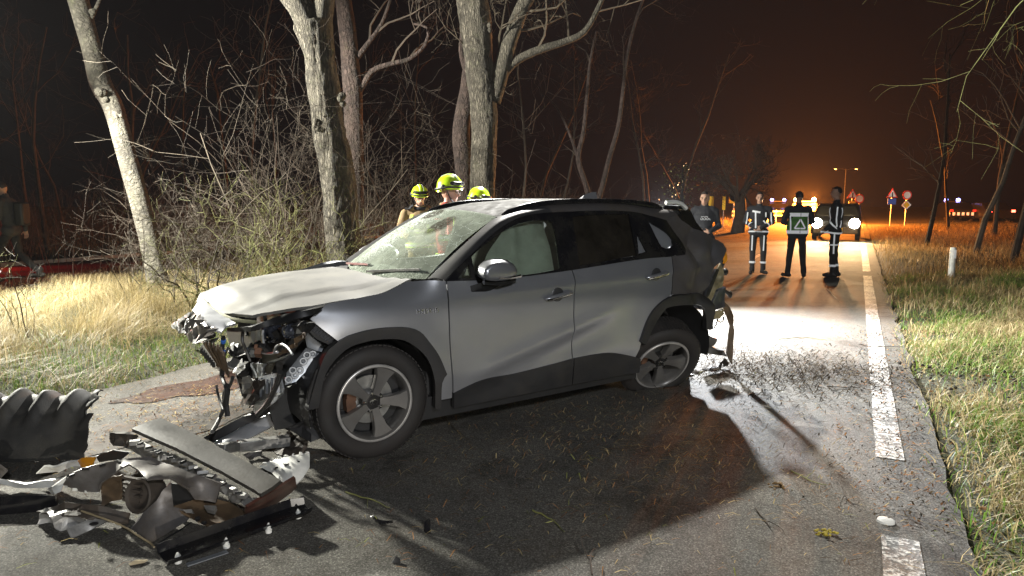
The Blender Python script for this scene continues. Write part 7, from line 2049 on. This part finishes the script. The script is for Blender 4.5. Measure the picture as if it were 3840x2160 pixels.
to = Vector((5.2, 12.5, 0)) - Vector((hp_[0], hp_[1], 0))
yw = math.atan2(to.x, -to.y)
vehicle('dark car on the road with both headlights blazing behind the officers', 'car', (hp_[0], hp_[1], .015), yw, M_CARD, head_on=True)
cy, sy = math.cos(yw), math.sin(yw)
for s in (-1, 1):
    lx, ly = s * .67, -2.36
    p = (hp_[0] + lx * cy - ly * sy, hp_[1] + lx * sy + ly * cy, .70)
    q = Vector(p) + Vector((to.x, to.y, 0)).normalized() * 10
    lamp('headlight_beam', 'SPOT', p, 2800, (1.0, .50, .17), .08, (q.x, q.y, .45), 110, .6)
    lamp('headlight_main', 'SPOT', p, 5500, (1.0, .66, .34), .08, (q.x, q.y, 1.9), 46, .7)
bp_ = (20.011, 47.0, 0.079)
vehicle('dark car with two blazing amber beacons far along the road', 'car', (bp_[0], bp_[1], .015), R(-24), M_CARD, beacons=((-.55, M_ORANGE), (.55, M_ORANGE)))
for p in ((20.195, 46.4, 1.859), (19.233, 46.6, 1.86)):
    lamp('beacon_light', 'POINT', (p[0], p[1] - .3, 1.9), 29000, (1.0, .25, .03), .12)
p = (33.331, 52.0, -0.085)
c1 = vehicle('pale police car with reflective stripes standing in the dark at the right', 'car', (p[0], p[1], 0), R(165), M_CARD, beacons=((-.4, M_BLUEL), (.4, M_BLUEL)))
rs = MB()
for k in range(5): rs.box((-.6 + .3 * k, 2.24, .62), (.16, .02, .22), None)
rs.build('reflective_stripe', M_SW, c1)
p = (34.514, 50.0, -0.02)
vehicle('dark car with one red tail light glowing at the far right', 'car', (p[0], p[1], 0), R(170), M_CARD, rear_on=True)
p = (23.189, 60.0, 0.172)
vehicle('far car with blue flashing lights left of the amber beacons', 'car', (p[0], p[1], 0), R(-20), M_CARD, beacons=((-.5, M_BLUEL), (.5, M_BLUEL)))
lamp('red_tail_glow', 'POINT', (33.687, 49.0, 0.917), 60, (1, .05, .03), .1)
lamp('red_rear_lamp', 'SPOT', (-12.6, 14.6, .75), 420, (1.0, .05, .03), .15, (-6, 13.2, .1), 100, .6)

# street lamp with two arms
p = (43.407, 90.0, -0.034)
L = thing('street_lamp', 'tall street lamp with two arms far beyond the headlights', 'street lamp', (p[0], p[1], 0))
q = MB(); q.tube([(0, 0, 0), (0, 0, 3), (0, 0, 5.6)], [.10, .08, .06], 8); q.build('pole', M_SIGNG, L)
for s in (-1, 1):
    q = MB(); q.tube([(0, 0, 5.5), (s * .6, 0, 5.62), (s * 1.2, 0, 5.66)], .035, 6); q.build('arm', M_SIGNG, L)
    q = MB(); q.box((s * 1.35, 0, 5.66), (.55, .22, .12)); q.build('lamp_head', M_SIGNG, L, bevel=.03)
    q = MB(); q.ell((s * 1.35, 0, 5.60), (.16, .07, .04)); q.build('lamp_lens', M_SODIUM, L)
# road signs
def sign(label, px, py, Y, plates, H=None):
    base = ((px - 1288) / 1717.3 * (Y * 1.0), Y, 1.62 + (503 - py) / 1717.3 * Y)
    t = thing('road_sign', label, 'road sign', (base[0], base[1], 0))
    q = MB(); q.tube([(0, .03, 0), (0, .03, base[2] + .3)], .035, 8); q.build('pole', M_SIGNG, t)
    z = base[2]; k_ = .72 if Y > 42 else 1.0
    for kind, dz in plates:
        dz *= k_
        if kind == 'tri':
            for s_, m_, y_ in ((.48 * k_, M_SR, 0), (.34 * k_, M_SW, -.012)):
                q = MB(); q.prism([(-s_, y_, z + dz - s_ * .55), (s_, y_, z + dz - s_ * .55), (0, y_, z + dz + s_ * 1.1)], (0, .01, 0)); q.build('warning_plate', m_, t)
            q = MB(); q.box((0, -.02, z + dz), (.07, .01, .3)); q.build('symbol', M_BLACK, t)
        if kind == 'round':
            for r_, m_, y_ in ((.40 * k_, M_SR, 0), (.29 * k_, M_SW, -.014)):
                q = MB(); q.lathe([(r_, 0), (r_, .01), (.0001, .01)], 24, wframe((0, y_, z + dz), (0, -1, 0))); q.build('round_plate', m_, t)
        if kind == 'blue':
            q = MB(); q.box((0, 0, z + dz), (.72 * k_, .02, .5 * k_)); q.build('blue_plate', M_SB, t)
        if kind == 'bluedot':
            q = MB(); q.lathe([(.3, 0), (.3, .01), (.0001, .01)], 24, wframe((0, 0, z + dz), (0, -1, 0))); q.build('round_plate', M_SB, t)
        if kind == 'diamond':
            for s_, m_, y_ in ((.42 * k_, M_SW, 0), (.30 * k_, M_SY, -.012)):
                q = MB(); q.prism([(-s_, y_, z + dz), (0, y_, z + dz - s_), (s_, y_, z + dz), (0, y_, z + dz + s_)], (0, .01, 0)); q.build('diamond_plate', m_, t)
        if kind == 'yellow':
            q = MB(); q.box((0, 0, z + dz), (.6 * k_, .02, .6 * k_)); q.build('yellow_plate', M_SY, t)

sign('triangular warning sign over a blue plate, right of the lamp post', 2236, 494, 43, [('tri', .15), ('blue', -.45)])
sign('triangular warning sign just right of the tall officer', 2137, 494, 43, [('tri', .1), ('yellow', -.7)])
sign('round red rimmed sign above a yellow diamond sign', 2273, 494, 43, [('round', .1), ('diamond', -.75)])
sign('round red rimmed sign on its own between the triangles', 2155, 500, 43, [('round', 0)])
sign('blue round sign and yellow plate left of the officers', 1842, 494, 40, [('bluedot', 0), ('yellow', -.1)])
# orange reflecting panels beside the road
for i, px in enumerate((1787, 1819)):
    p = (10.999, 38.0, 0.374) if i == 0 else (11.705, 38.0, 0.374)
    t = thing('marker_panel', ['wide orange lit marker panel left of the blue sign', 'narrow orange lit marker panel next to the blue sign'][i], 'marker panel', (p[0], p[1], 0))
    q = MB(); q.box((0, 0, 1.45), (.26 - .1 * i, .04, .75)); q.build('panel', M_SY, t); q = MB(); q.tube([(0, .03, 0), (0, .03, 1.4)], .03, 6); q.build('pole', M_SIGNG, t)
# reflector post on the right verge
p = (8.815, 13.622, 0.06)
t = thing('reflector_post', 'white plastic reflector post standing in the grass of the right verge', 'marker post', (p[0], p[1], .02))
q = MB(); q.tube([(0, 0, -.05), (0, 0, .60), (0, 0, .66)], [.062, .060, .052], 12); q.build('post', M_WHITE, t, angle=30)
q = MB(); q.box((0, -.062, .53), (.05, .012, .17)); q.build('reflector', M_SW, t, bevel=.004)
# guard fence lit by the vehicles far down the road
p = (18.02, 50.0, 0.413)
t = thing('low_fence', 'low white fence lit by the beacons left of the officers', 'fence', (p[0], p[1], 0))
for k in range(7):
    q = MB(); q.box((k * .6 - 1.8, 0, .45), (.08, .06, .9)); q.build('post', M_WHITE, t)
for z in (.5, .8):
    q = MB(); q.box((0, -.05, z), (4.0, .04, .12)); q.build('rail', M_WHITE, t)
